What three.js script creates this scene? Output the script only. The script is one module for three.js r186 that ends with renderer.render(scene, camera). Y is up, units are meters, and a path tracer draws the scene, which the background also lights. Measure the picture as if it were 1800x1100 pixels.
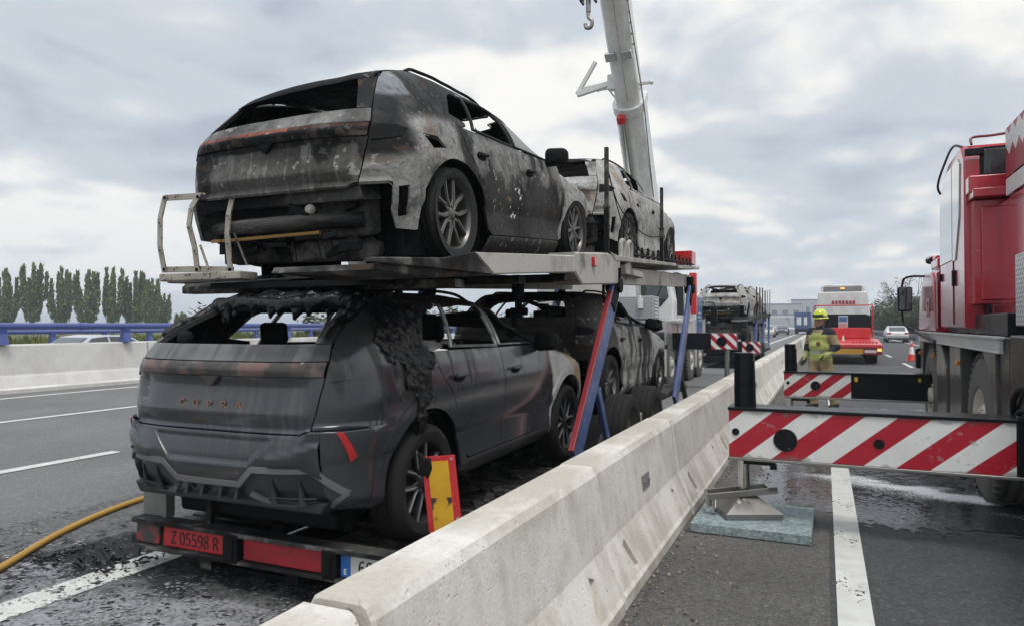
import * as THREE from 'three';
import { mergeGeometries, toCreasedNormals } from 'three/addons/utils/BufferGeometryUtils.js';
import { RoundedBoxGeometry } from 'three/addons/geometries/RoundedBoxGeometry.js';
import { ImprovedNoise } from 'three/addons/math/ImprovedNoise.js';
import { Brush, Evaluator, SUBTRACTION } from 'three-bvh-csg';
import { MarchingCubes } from 'three/addons/objects/MarchingCubes.js';

// ---------------------------------------------------------------- camera, sky, sun, exposure
const scene = new THREE.Scene();
const camera = new THREE.PerspectiveCamera(2 * Math.atan(550 / 1250) * 180 / Math.PI, 1800 / 1100, 0.05, 4000);
camera.position.set(0, 1.6, 0);
camera.rotation.order = 'YXZ';
camera.rotation.y = Math.atan(550 / 1250);
camera.rotation.x = Math.atan(20 / 1250);
const renderer = new THREE.WebGLRenderer();
renderer.toneMapping = THREE.LinearToneMapping;
renderer.toneMappingExposure = 1.2;
renderer.shadowMap.enabled = true;

const perlin = new ImprovedNoise();
const n3 = (x, y, z) => perlin.noise(x + 100.37, y + 50.71, z + 75.13);
function fbm(x, y, z, o = 4) { let s = 0, a = .5, f = 1; for (let i = 0; i < o; i++) { s += a * n3(x * f, y * f, z * f); a *= .5; f *= 2.03; } return s; }
const clamp = (v, a = 0, b = 1) => v < a ? a : v > b ? b : v;
const lerp = (a, b, t) => a + (b - a) * t;
const sstep = (a, b, v) => { const t = clamp((v - a) / (b - a)); return t * t * (3 - 2 * t); };
const mixc = (a, b, t) => [lerp(a[0], b[0], t), lerp(a[1], b[1], t), lerp(a[2], b[2], t)];
let seed_ = 12345;
const rnd = () => { seed_ |= 0; seed_ = seed_ + 0x6D2B79F5 | 0; let t = Math.imul(seed_ ^ seed_ >>> 15, 1 | seed_); t = t + Math.imul(t ^ t >>> 7, 61 | t) ^ t; return ((t ^ t >>> 14) >>> 0) / 4294967296; };
const rr = (a, b) => a + (b - a) * rnd();

// fast value noise from tables: vf() endless, tn() repeating over the unit square
const RT = new Float32Array(4096), PT = new Uint16Array(4096);
for (let i = 0; i < 4096; i++) { RT[i] = rnd() * 2 - 1; PT[i] = i; }
for (let i = 4095; i > 0; i--) { const j = Math.floor(rnd() * (i + 1)), t = PT[i]; PT[i] = PT[j]; PT[j] = t; }
const h2 = (i, j) => RT[PT[(PT[i & 4095] + j) & 4095]];
function vf(x, y, o = 4) {
  let r = 0, a = .5;
  for (let k = 0; k < o; k++) {
    const fx = Math.floor(x), fy = Math.floor(y), tx = x - fx, ty = y - fy, sx = tx * tx * (3 - 2 * tx), sy = ty * ty * (3 - 2 * ty), i = fx + k * 77, j = fy + k * 131;
    const p = h2(i, j), q = h2(i + 1, j), u = h2(i, j + 1), w = h2(i + 1, j + 1);
    const e = p + (q - p) * sx, f = u + (w - u) * sx; r += a * (e + (f - e) * sy); a *= .5; x = x * 2.03 + 11.3; y = y * 2.03 + 5.7;
  }
  return r;
}
function tn(u, v, f, o = 4, s = 0) {
  let r = 0, a = .5, F = f;
  for (let k = 0; k < o; k++) {
    const x = u * F, y = v * F, fx = Math.floor(x), fy = Math.floor(y), tx = x - fx, ty = y - fy, sx = tx * tx * (3 - 2 * tx), sy = ty * ty * (3 - 2 * ty);
    const c = s * 131 + k * 57, i0 = fx % F + c, i1 = (fx + 1) % F + c, j0 = fy % F + c, j1 = (fy + 1) % F + c;
    const p = h2(i0, j0), q = h2(i1, j0), z = h2(i0, j1), w = h2(i1, j1), e = p + (q - p) * sx, g = z + (w - z) * sx;
    r += a * (e + (g - e) * sy); a *= .5; F *= 2;
  }
  return r;
}

{ // overcast sky: grey blue cloud layer with brighter thin places, paler towards the horizon
  const w = 1536, h = 768, d = new Float32Array(w * h * 4);
  for (let j = 0; j < h; j++) {
    const el = (j + .5) / h * Math.PI - Math.PI / 2, y = Math.sin(el), c = Math.cos(el);
    for (let i = 0; i < w; i++) {
      const ph = ((i + .5) / w - .5) * 2 * Math.PI, x = Math.cos(ph) * c, z = Math.sin(ph) * c;
      let col;
      if (y < 0) col = [.30, .30, .30];
      else {
        const k = 1 / (y + .16), px = x * k, pz = z * k;
        const wx = vf(px * .8 + 7, pz * .8 + 3, 3), wz = vf(px * .8 + 17, pz * .8 + 31, 3);
        const big = vf(px * 1.1 + wx * .7 + 40, pz * 1.1 + wz * .7 + 3, 6) * .8;
        const fine = vf(px * 4.6 + wx * 1.6 + 9, pz * 4.6 + wz * 1.6 + 90, 6) * .8;
        const v = clamp(.635 + big * .85 + fine * .6);
        const dark = [.365, .412, .482], mid = [.50, .548, .61], bright = [.84, .83, .80];
        col = v < .5 ? mixc(dark, mid, sstep(.08, .5, v)) : mixc(mid, bright, sstep(.52, .98, v));
        const hz = Math.exp(-y * 7.5);
        col = mixc(col, [.60, .645, .69], hz * .8);
        const toE = clamp(x * .45 - z * .9);                       // the thinner, slightly warm side, along the road
        const wm = Math.pow(toE, 6) * Math.exp(-Math.pow((y - .16) / .14, 2)) * sstep(-.1, .35, fine + big * .6);
        col = mixc(col, [.95, .90, .80], wm * .75);
        const lift = 1 + .8 * sstep(.35, 1, y);                     // an overcast sky is brighter overhead
        col = [col[0] * lift, col[1] * lift, col[2] * lift];
      }
      const o = (j * w + i) * 4; d[o] = col[0]; d[o + 1] = col[1]; d[o + 2] = col[2]; d[o + 3] = 1;
    }
  }
  const t = new THREE.DataTexture(d, w, h, THREE.RGBAFormat, THREE.FloatType);
  t.mapping = THREE.EquirectangularReflectionMapping; t.magFilter = THREE.LinearFilter; t.minFilter = THREE.LinearFilter;
  t.colorSpace = THREE.LinearSRGBColorSpace; t.needsUpdate = true;
  scene.background = t; scene.environment = t;
}
const sun = new THREE.DirectionalLight(new THREE.Color().setRGB(1, .965, .91), 1.5);
sun.position.set(16, 60, 8); sun.target.position.set(-2, 0, -12);
sun.castShadow = true; sun.shadow.radius = 34; sun.shadow.mapSize.set(2048, 2048);
Object.assign(sun.shadow.camera, { left: -40, right: 40, top: 40, bottom: -40, near: 1, far: 160 });
scene.add(sun, sun.target);
scene.fog = new THREE.FogExp2(0xc6ced8, 0.0008);

// ---------------------------------------------------------------- naming and building helpers
const taken = {};
function numbered(n) { if (!(n in taken)) { taken[n] = 0; return n; } return n + '_' + String(++taken[n]).padStart(3, '0'); }
function flat(g) { const q = g.index ? g.toNonIndexed() : g; for (const k of Object.keys(q.attributes)) if (!['position', 'normal', 'uv', 'color'].includes(k)) q.deleteAttribute(k); if (!q.attributes.normal) q.computeVertexNormals(); return q; }
function metric(g, s = 1) { // uv in metres from the dominant axis of each face
  const q = flat(g), p = q.attributes.position, uv = new Float32Array(p.count * 2);
  const a = new THREE.Vector3(), b = new THREE.Vector3(), c = new THREE.Vector3(), n = new THREE.Vector3();
  for (let i = 0; i < p.count; i += 3) {
    a.fromBufferAttribute(p, i); b.fromBufferAttribute(p, i + 1); c.fromBufferAttribute(p, i + 2);
    n.crossVectors(b.clone().sub(a), c.clone().sub(a));
    const ax = Math.abs(n.x), ay = Math.abs(n.y), az = Math.abs(n.z);
    [a, b, c].forEach((v, k) => {
      const u = ax > ay && ax > az ? [v.z, v.y] : ay > az ? [v.x, v.z] : [v.x, v.y];
      uv[(i + k) * 2] = u[0] * s; uv[(i + k) * 2 + 1] = u[1] * s;
    });
  }
  q.setAttribute('uv', new THREE.BufferAttribute(uv, 2)); return q;
}
function merge(list) {
  const l = list.flat(9).map(g => { const q = flat(g); if (!q.attributes.uv) q.setAttribute('uv', new THREE.BufferAttribute(new Float32Array(q.attributes.position.count * 2), 2)); return q; });
  const col = l.some(g => g.attributes.color);
  if (col) l.forEach(g => { if (!g.attributes.color) g.setAttribute('color', new THREE.BufferAttribute(new Float32Array(g.attributes.position.count * 3).fill(1), 3)); });
  return l.length === 1 ? l[0] : mergeGeometries(l, false);
}
function mesh(name, geoms, m, parent, label) {
  const o = new THREE.Mesh(merge([geoms]), m);
  o.castShadow = o.receiveShadow = true;
  o.name = parent ? name : numbered(name); (parent || scene).add(o);
  if (label) o.userData.label = label;
  return o;
}
function tag(o, label, category, group) { o.userData.label = label; o.userData.category = category; if (group) o.userData.group = group; return o; }
function thing(name, label, category, p = [0, 0, 0], ry = 0, group) {
  const o = new THREE.Group(); o.name = numbered(name); o.position.set(...p); o.rotation.y = ry; scene.add(o);
  return tag(o, label, category, group);
}
function struct(name, geoms, m, parent) { const o = mesh(name, geoms, m, parent); if (!parent) o.userData.kind = 'structure'; return o; }
function copyThing(src, p, ry, label, group) {
  const o = src.clone(true); o.name = numbered(src.name.replace(/_\d{3}$/, '')); o.userData = { ...src.userData }; scene.add(o);
  if (p) o.position.set(...p); if (ry !== undefined) o.rotation.y = ry; if (label) o.userData.label = label; if (group) o.userData.group = group; return o;
}
const V = (x, y, z) => new THREE.Vector3(x, y, z);
function place(g, p, r) { if (r) { g.rotateX(r[0]); g.rotateY(r[1]); g.rotateZ(r[2]); } if (p) g.translate(p[0], p[1], p[2]); return g; }
// box given by its two corners; b = bevel radius
function bx(x0, x1, y0, y1, z0, z1, b = .006) {
  const w = Math.abs(x1 - x0), h = Math.abs(y1 - y0), d = Math.abs(z1 - z0), r = Math.min(b, w * .45, h * .45, d * .45);
  const g = r > .0008 ? new RoundedBoxGeometry(w, h, d, 1, r) : new THREE.BoxGeometry(w, h, d);
  g.translate((x0 + x1) / 2, (y0 + y1) / 2, (z0 + z1) / 2); return metric(g);
}
function cbox(w, h, d, p, r, b = .006) { const q = Math.min(b, w * .45, h * .45, d * .45); const g = q > .0008 ? new RoundedBoxGeometry(w, h, d, 1, q) : new THREE.BoxGeometry(w, h, d); const m = metric(g); return place(m, p, r); }
// beam of rectangular section between two points; up = direction of its height
function beam(a, b, w, h, bev = .006, up = [0, 1, 0]) {
  const A = V(...a), B = V(...b), L = A.distanceTo(B), g = metric(new RoundedBoxGeometry(w, h, L, 1, Math.min(bev, w * .4, h * .4)));
  const m = new THREE.Matrix4().lookAt(B, A, V(...up)); g.applyMatrix4(m); const c = A.add(B).multiplyScalar(.5); g.translate(c.x, c.y, c.z); return g;
}
function rod(a, b, r, seg = 14, r2) {
  const A = V(...a), B = V(...b), L = A.distanceTo(B), g = flat(new THREE.CylinderGeometry(r2 ?? r, r, L, seg, 1)); g.rotateX(Math.PI / 2);
  g.applyMatrix4(new THREE.Matrix4().lookAt(B, A, Math.abs(B.y - A.y) > L * .98 ? V(1, 0, 0) : V(0, 1, 0))); const c = A.add(B).multiplyScalar(.5); g.translate(c.x, c.y, c.z); return g;
}
function tube(pts, r, seg = 24, rs = 8) { return flat(new THREE.TubeGeometry(new THREE.CatmullRomCurve3(pts.map(p => V(...p))), seg, r, rs)); }
// polygon in a plane, extruded: axis 'x' takes points (z,y), 'z' takes (x,y), 'y' takes (x,z); from lo to hi along the axis
function prism(pts, lo, hi, axis = 'z', bev = 0, holes) {
  const sh = new THREE.Shape(pts.map(p => new THREE.Vector2(p[0], p[1])));
  if (holes) for (const h of holes) sh.holes.push(new THREE.Path(h.map(p => new THREE.Vector2(p[0], p[1]))));
  const g = new THREE.ExtrudeGeometry(sh, { depth: hi - lo - 2 * bev, bevelEnabled: bev > 0, bevelSize: bev, bevelThickness: bev, bevelOffset: -bev, bevelSegments: 1, curveSegments: 10 });
  g.translate(0, 0, lo + bev);
  const p = g.attributes.position;
  if (axis === 'x') { for (let i = 0; i < p.count; i++) { const a = p.getX(i), y = p.getY(i), c = p.getZ(i); p.setXYZ(i, c, y, a); } flip(g); }
  if (axis === 'y') { for (let i = 0; i < p.count; i++) { const a = p.getX(i), y = p.getY(i), c = p.getZ(i); p.setXYZ(i, a, c, y); } flip(g); }
  g.computeVertexNormals(); return metric(g);
}
function flip(g) { if (g.index) { const x = g.index.array; for (let i = 0; i < x.length; i += 3) { const t = x[i]; x[i] = x[i + 1]; x[i + 1] = t; } } else { for (const k of Object.keys(g.attributes)) { const A = g.attributes[k], n = A.itemSize, r = A.array; for (let i = 0; i < A.count; i += 3) for (let j = 0; j < n; j++) { const t = r[i * n + j]; r[i * n + j] = r[(i + 1) * n + j]; r[(i + 1) * n + j] = t; } } } return g; }
function lathe(pts, seg = 32) { return flat(new THREE.LatheGeometry(pts.map(p => new THREE.Vector2(p[0], p[1])), seg)); }

// ---------------------------------------------------------------- textures and materials
const toS = v => { v = clamp(v); return 255 * (v <= .0031308 ? 12.92 * v : 1.055 * Math.pow(v, 1 / 2.4) - .055); };
function tex(w, h, f, srgb = true, wrap = true) { // f(u,v,i,j) -> [r,g,b(,a)] linear 0..1
  const d = new Uint8Array(w * h * 4);
  for (let j = 0; j < h; j++) for (let i = 0; i < w; i++) {
    const c = f(i / w, j / h, i, j), o = (j * w + i) * 4;
    for (let k = 0; k < 3; k++) d[o + k] = srgb ? toS(c[k]) : 255 * clamp(c[k]);
    d[o + 3] = c.length > 3 ? 255 * clamp(c[3]) : 255;
  }
  const t = new THREE.DataTexture(d, w, h, THREE.RGBAFormat); t.magFilter = THREE.LinearFilter; t.minFilter = THREE.LinearMipmapLinearFilter; t.generateMipmaps = true;
  if (wrap) t.wrapS = t.wrapT = THREE.RepeatWrapping; if (srgb) t.colorSpace = THREE.SRGBColorSpace; t.needsUpdate = true; return t;
}
function rep(t, m) { t.repeat.set(1 / m, 1 / m); return t; }       // uv in metres: one tile covers m metres
const rgb = (r, g, b) => new THREE.Color().setRGB(r, g, b);
function std(c, rough, metal = 0, extra = {}) { return new THREE.MeshStandardMaterial({ color: Array.isArray(c) ? rgb(...c) : c, roughness: rough, metalness: metal, side: THREE.DoubleSide, ...extra }); }
function phys(c, rough, metal = 0, extra = {}) { return new THREE.MeshPhysicalMaterial({ color: rgb(...c), roughness: rough, metalness: metal, side: THREE.DoubleSide, ...extra }); }

// greyscale variation tile, multiplied onto plain paint so that no panel is one flat tone
const grimeTile = rep(tex(512, 512, (u, v) => { const a = tn(u, v, 4, 6, 3), b = tn(u, v, 40, 3, 8), s = tn(u * 1, v, 24, 2, 5) * .5; const k = clamp(.9 + a * .18 + b * .06 + s * .03, .5, 1); return [k, k * .99, k * .975]; }), 1.3);
const roughTile = rep(tex(512, 512, (u, v) => { const a = tn(u, v, 5, 5, 21), b = tn(u, v, 64, 2, 4); const k = clamp(.75 + a * .3 + b * .1, .3, 1); return [0, k, 0]; }, false), 1.1);
const paint = (c, rough = .35, cc = .5) => phys(c, rough, 0, { map: grimeTile, roughnessMap: roughTile, clearcoat: cc, clearcoatRoughness: .15 });
// charred metal: soot black, ash grey and rusty patches
const sootTile = rep(tex(512, 512, (u, v) => {
  const a = tn(u, v, 3, 6, 11), b = tn(u, v, 9, 5, 12), g = tn(u, v, 70, 2, 13);
  let c = mixc([.012, .012, .013], [.075, .073, .07], sstep(-.15, .5, a + b * .4)); c = mixc(c, [.22, .21, .195], sstep(.3, .65, b + a * .3) * .7);
  c = mixc(c, [.10, .06, .035], sstep(.32, .6, tn(u, v, 6, 4, 15)) * .5); const k = 1 + g * .35; return [c[0] * k, c[1] * k, c[2] * k];
}), 1.6);
const sootBump = rep(tex(512, 512, (u, v) => { const k = .5 + .35 * tn(u, v, 8, 5, 12) + .25 * tn(u, v, 60, 2, 13); return [k, k, k]; }, false), 1.6);
const ashTile = rep(tex(512, 512, (u, v) => {
  const a = tn(u, v, 3, 6, 31), b = tn(u, v, 12, 5, 32), st = tn(u, v * .12 + .3, 42, 3, 33);
  let c = mixc([.33, .315, .285], [.50, .485, .45], sstep(-.4, .4, a + b * .4 + st * .3)); c = mixc(c, [.07, .065, .06], sstep(.15, .6, tn(u, v, 4, 6, 35) + b * .3) * .85);
  c = mixc(c, [.26, .18, .11], sstep(.35, .6, tn(u, v, 5, 5, 37)) * .5); return c;
}), 1.9);
const M = {
  soot: phys([.8, .8, .8], .82, 0, { specularIntensity: .35, map: sootTile, bumpMap: sootBump, bumpScale: .006 }),
  ash: std([1, 1, 1], .7, .15, { map: ashTile, bumpMap: sootBump, bumpScale: .003 }),
  char: phys([.008, .008, .0085], .7, 0, { specularIntensity: .3, bumpMap: sootBump, bumpScale: .012 }),
  rubber: phys([.018, .018, .019], .8, 0, { specularIntensity: .4, map: grimeTile }),
  tyre: phys([.024, .0235, .023], .8, 0, { specularIntensity: .45, map: grimeTile }),
  black: phys([.008, .009, .012], .45, 0, { map: grimeTile, roughnessMap: roughTile, specularIntensity: .45 }), steel: std([.55, .55, .54], .28, 1, { roughnessMap: roughTile }),
  dullsteel: std([.32, .31, .30], .5, .8, { map: grimeTile, roughnessMap: roughTile }),
  alu: std([.62, .63, .64], .42, .75, { map: grimeTile, roughnessMap: roughTile }),
  white: paint([.74, .75, .75], .35, .4), offwhite: paint([.55, .54, .5], .5, .1), grey: paint([.25, .26, .27], .5, .1),
  red: paint([.48, .018, .04], .3, 1), darkred: paint([.2, .01, .02], .45, .2), brightred: paint([.62, .03, .035], .4, .3),
  blue: paint([.05, .085, .235], .42, .3), skyblue: paint([.06, .16, .38], .4, .3), railblue: paint([.05, .085, .30], .38, .35),
  navy: paint([.012, .02, .05], .4, .3), yellow: paint([.72, .46, .03], .5, .1), orange: paint([.75, .2, .02], .35, .3),
  glass: phys([.03, .04, .042], .05, 0, { clearcoat: 1, clearcoatRoughness: .03, specularIntensity: 1 }),
  paleglass: phys([.42, .48, .47], .06, .0, { clearcoat: 1, clearcoatRoughness: .03 }),
};
// ---------------------------------------------------------------- ground, carriageways, markings
function sheet(x0, x1, z0, z1, y, nx = 1, nz = 1) { const g = new THREE.PlaneGeometry(x1 - x0, Math.abs(z1 - z0), nx, nz); g.rotateX(-Math.PI / 2); g.translate((x0 + x1) / 2, y, (z0 + z1) / 2); return metric(g); }
function asphaltTile(base, con, tint, s, patches = 0) {
  return tex(1024, 1024, (u, v) => {
    const sp = tn(u, v, 256, 2, s), md = tn(u, v, 90, 2, s + 1), lo = tn(u, v, 3, 5, s + 2), st = tn(u, v, 2, 4, s + 4);
    let k = base * (1 + lo * .22 + st * patches) * (1 + sp * con + md * con * .6);
    if (sp > .42) k *= 1.7; if (sp < -.45) k *= .55;
    return [k * tint[0], k * tint[1], k * tint[2]];
  });
}
const asphBump = rep(tex(512, 512, (u, v) => { const k = .5 + .4 * tn(u, v, 128, 2, 61) + .2 * tn(u, v, 40, 2, 62); return [k, k, k]; }, false), 1.5);
const asphRough = rep(tex(512, 512, (u, v) => { const k = clamp(.86 + .16 * tn(u, v, 60, 3, 64)); return [0, k, 0]; }, false), 1.5);
M.roadL = std([1, 1, 1], 1, 0, { map: rep(asphaltTile(.135, .3, [1, .99, .985], 71, .15), 3.1), bumpMap: asphBump, bumpScale: .004, roughnessMap: asphRough });
M.roadR = std([1, 1, 1], 1, 0, { map: rep(asphaltTile(.066, .45, [1, 1, 1.02], 81, .2), 3.3), bumpMap: asphBump, bumpScale: .005, roughnessMap: asphRough });
M.shoulder = std([1, 1, 1], 1, 0, { map: rep(asphaltTile(.085, .65, [1.04, 1, .93], 91, .25), 2.2), bumpMap: asphBump, bumpScale: .009 });
M.earth = std([1, 1, 1], 1, 0, { map: rep(tex(512, 512, (u, v) => { const a = tn(u, v, 4, 6, 41), b = tn(u, v, 50, 3, 42); return mixc([.09, .10, .04], [.17, .155, .085], clamp(.5 + a + b * .4)); }), 14) });
struct('ground', sheet(-1800, 1800, 60, -3000, -.30), M.earth);
struct('left_carriageway', sheet(-17.6, -1.3, 12, -900, 0), M.roadL);
struct('right_carriageway', sheet(-1.3, 8.2, 12, -900, 0), M.roadR);
struct('shoulder', sheet(-1.25, .02, 12, -400, .004), M.shoulder);
struct('service_road', sheet(-26, -17.6, 12, -600, -.18), M.roadL);
{ // road paint, worn through to the stone
  const worn = (th, s, m) => { const t = rep(tex(512, 512, (u, v) => { const a = tn(u, v, 60, 3, s) * .7 + tn(u, v, 6, 4, s + 1) * .6; const c = mixc([.64, .635, .60], [.52, .51, .47], clamp(.5 + tn(u, v, 12, 4, s + 2))); return [...c, a > th ? 0 : 1]; }), m); return std([1, 1, 1], .75, 0, { map: t, alphaTest: .5, bumpMap: asphBump, bumpScale: .003 }); };
  M.line = worn(.52, 101, 1.1); M.lineWorn = worn(.3, 111, 1.3);
  const ln = (x0, x1, z0, z1, m = M.line, y = .008) => struct('road_marking', sheet(x0, x1, z0, z1, y), m);
  ln(.055, .235, 10, -420);
  ln(-4.32, -4.06, 8, -2.2, M.lineWorn); ln(-4.32, -4.06, -2.2, -3.2, M.lineWorn); ln(-4.32, -4.06, -3.2, -420);
  for (let z = 2.2; z > -200; z -= 13.2) ln(-8.25, -8.07, z, z - 8.4);
  ln(-12.39, -12.22, 8, -300); ln(-16.25, -16.06, 8, -300);
  for (let z = -30; z > -260; z -= 9.2) ln(2.9, 3.04, z, z - 3.4);
  ln(6.4, 6.58, 8, -400);
}
// ---------------------------------------------------------------- precast concrete barrier between the carriageways
function concrete(base, s, poreK, m = 1.7, con = 1, cool = 0) {
  return rep(tex(1024, 1024, (u, v) => {
    const lo = tn(u, v, 3, 6, s), md = tn(u, v, 14, 4, s + 1), fi = tn(u, v, 150, 2, s + 2), st = tn(u, v * .2, 30, 3, s + 5);
    let c = mixc([base * .76, base * .70, base * .60], [base * 1.08, base * 1.03, base * .94], clamp(.55 + con * (lo * 1.6 + md * .6 + st * .45)));
    const po = tn(u, v, 128, 2, s + 3) + tn(u, v, 9, 2, s + 7) * .25;
    if (po > poreK) c = mixc(c, [base * .36, base * .32, base * .27], sstep(poreK, poreK + .12, po));
    const k = 1 + fi * .12; return [c[0] * k, c[1] * k * (1 + cool * .03), c[2] * k * (1 + cool * .1)];
  }), m);
}
const concBump = rep(tex(512, 512, (u, v) => { const po = tn(u, v, 40, 2, 134); const k = .6 + .15 * tn(u, v, 6, 4, 131) + .12 * tn(u, v, 90, 2, 132) - sstep(.4, .55, po) * .4; return [k, k, k]; }, false), .85);
M.concrete = std([1, 1, 1], .92, 0, { map: concrete(.64, 121, .56), bumpMap: concBump, bumpScale: .006 });
M.concreteWhite = std([1, 1, 1], .85, 0, { map: concrete(.68, 141, .66, 3.3, .4, 1), bumpMap: concBump, bumpScale: .002 });
const BC = -1.31, SEG = 2.19;
function njGeom(L, h = .8, s = 1, grow = 0) {
  const hw = [[.29, 0], [.29, .075], [.272, .095], [.178, .31], [.165, .345], [.122, h - .05], [.10, h - .012], [.08, h]].map(([x, y]) => [(x + grow) * s, y]);
  const pts = [...hw, ...hw.slice().reverse().map(([x, y]) => [-x, y])];
  return prism(pts, -L / 2, L / 2, 'z', .012);
}
function barrierSegment() {
  const t = thing('concrete_barrier', 'precast concrete barrier segment in the row between the carriageways', 'barrier', [BC, 0, 0], 0, 'barrier segments in the median row');
  // slanting pockets sunk into the sloping foot, one near each end of each face
  const ev = new Evaluator(); ev.attributes = ['position', 'normal', 'uv']; ev.useGroups = false;
  let b = new Brush(njGeom(SEG - .03)); b.updateMatrixWorld();
  for (const s of [-1, 1]) for (const e of [-1, 1]) {
    const c = new Brush(metric(new THREE.BoxGeometry(.05, .20, .075))); c.position.set(s * .225, .20, e * .72); c.rotation.order = 'ZXY'; c.rotation.z = s * .412; c.rotation.x = e * .45; c.updateMatrixWorld();
    b = ev.evaluate(b, c, SUBTRACTION);
  }
  mesh('body', metric(b.geometry), M.concrete, t);
  mesh('joint_key', [bx(-.06, .06, .1, .7, -SEG / 2 - .016, -SEG / 2 + .016, .004)], M.concrete, t);
  return t;
}
{
  const b0 = barrierSegment(); let first = true;
  for (let k = 0; k < 42; k++) {
    const z = -1.7 + SEG / 2 - k * SEG, dx = k === 0 ? -.012 : rr(-.006, .006), o = k === 41 ? b0 : copyThing(b0);
    o.position.set(BC + dx, k === 0 ? -.012 : 0, z); o.rotation.y = rr(-.002, .002);
    if (k % 4 === 2) { mesh('steel_plate', [cbox(.012, .10, .20, [.152, .50, .0], [0, 0, .098], .003)], M.plategrey ||= std([.30, .295, .28], .5, .4, { map: grimeTile }), o); for (const d of [-.06, .06]) mesh('plate_bolt', rod([.15, .50, d], [.168, .502, d], .011, 8), M.dullsteel, o); }
  }
  const run = mesh('concrete_barrier_run', place(njGeom(240), [BC, 0, -1.7 + SEG - 42 * SEG - 120 - .02]), M.concrete); run.userData.kind = 'stuff';
  tag(run, 'distant unbroken stretch of the concrete median barrier', 'barrier');
}
// loose stones along the foot of the barrier
{
  const g = new THREE.IcosahedronGeometry(1, 0), im = new THREE.InstancedMesh(g, std([.17, .155, .135], .95), 900), m4 = new THREE.Matrix4(), q = new THREE.Quaternion(), c = new THREE.Color();
  for (let i = 0; i < 900; i++) { const z = -rr(2.5, 22), x = -1.0 + Math.pow(rnd(), 2.2) * .5, s = rr(.004, .014); q.setFromEuler(new THREE.Euler(rr(0, 6), rr(0, 6), rr(0, 6))); m4.compose(V(x, .004 + s * .5, z), q, V(s * 1.3, s * .8, s)); im.setMatrixAt(i, m4); const k = rr(.5, 1.9); im.setColorAt(i, c.setRGB(k, k * .97, k * .92)); }
  im.name = 'loose_gravel'; im.userData = { label: 'loose gravel gathered along the foot of the concrete barrier', category: 'gravel', kind: 'stuff' }; im.castShadow = im.receiveShadow = true; scene.add(im);
}
// ---------------------------------------------------------------- far side parapet, blue rails
function parapetPiece(L) { // section facing +x, base at x = 0
  const p = [[0, 0], [0, .09], [-.05, .13], [-.16, .36], [-.2, .42], [-.27, 1.10], [-.30, 1.13], [-.60, 1.13], [-.62, 1.10], [-.62, 0]];
  return prism(p, -L / 2, L / 2, 'z', .012);
}
{
  const g = parapetPiece(7.96); let z = -6.2;
  for (let k = 0; k < 9; k++) { const o = mesh('concrete_parapet', k ? g.clone() : g, M.concreteWhite); o.position.set(-17.2, 0, z + 4 - 8 * k + .0); tag(o, 'pale concrete parapet wall under the thick blue rail', 'wall', 'parapet walls along the far side of the carriageway'); }
  const run = mesh('concrete_parapet', parapetPiece(330), M.concreteWhite); run.position.set(-17.2, 0, -66.2 - 165 - .02); tag(run, 'long distant stretch of pale parapet wall beside the carriageway', 'wall');
  const rail = (x, y, r, ps, h, z0, z1, lab, th) => {
    const t = thing('blue_railing', lab, 'railing', [x, 0, 0]);
    mesh('rail', [rod([0, y, z0], [0, y, z1], r, 18)], M.railblue, t);
    const pp = [[.13, h], [-.14, h], [-.10, y - r * .6], [.035, y - r * .2]].map(([a, b]) => [a, b]);
    const pg = prism([[.16, h], [-.15, h], [-.06, h + (y - h) * .55], [-.05, y], [.07, y], [.075, h + (y - h) * .6]], -th / 2, th / 2, 'z', .008);
    for (let z = z0 + 1.28; z > z1; z -= ps) { const o = mesh('post', pg, M.railblue, t); o.position.z = z; }
    if (r > .07) for (let z = z0 - .6; z > z1; z -= 9.6) mesh('rail_sleeve', rod([0, y, z], [0, y, z - .16], r * 1.1, 18), M.railblue, t);
    return t;
  };
  rail(-17.5, 1.55, .088, 3.2, 1.13, -2, -150, 'thick blue tube rail on posts along the nearer parapet', .2);
  rail(-25.4, 1.33, .07, 2.0, .86, -4, -120, 'thinner blue tube rail beyond the service road', .16);
  const low = mesh('concrete_parapet', place(prism([[0, -.18], [-.05, .86], [-.4, .86], [-.4, -.18]], -90, 90, 'z', .01), [-25.2, 0, -70]), M.concreteWhite); tag(low, 'low concrete wall under the thinner blue rail', 'wall');
}
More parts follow.
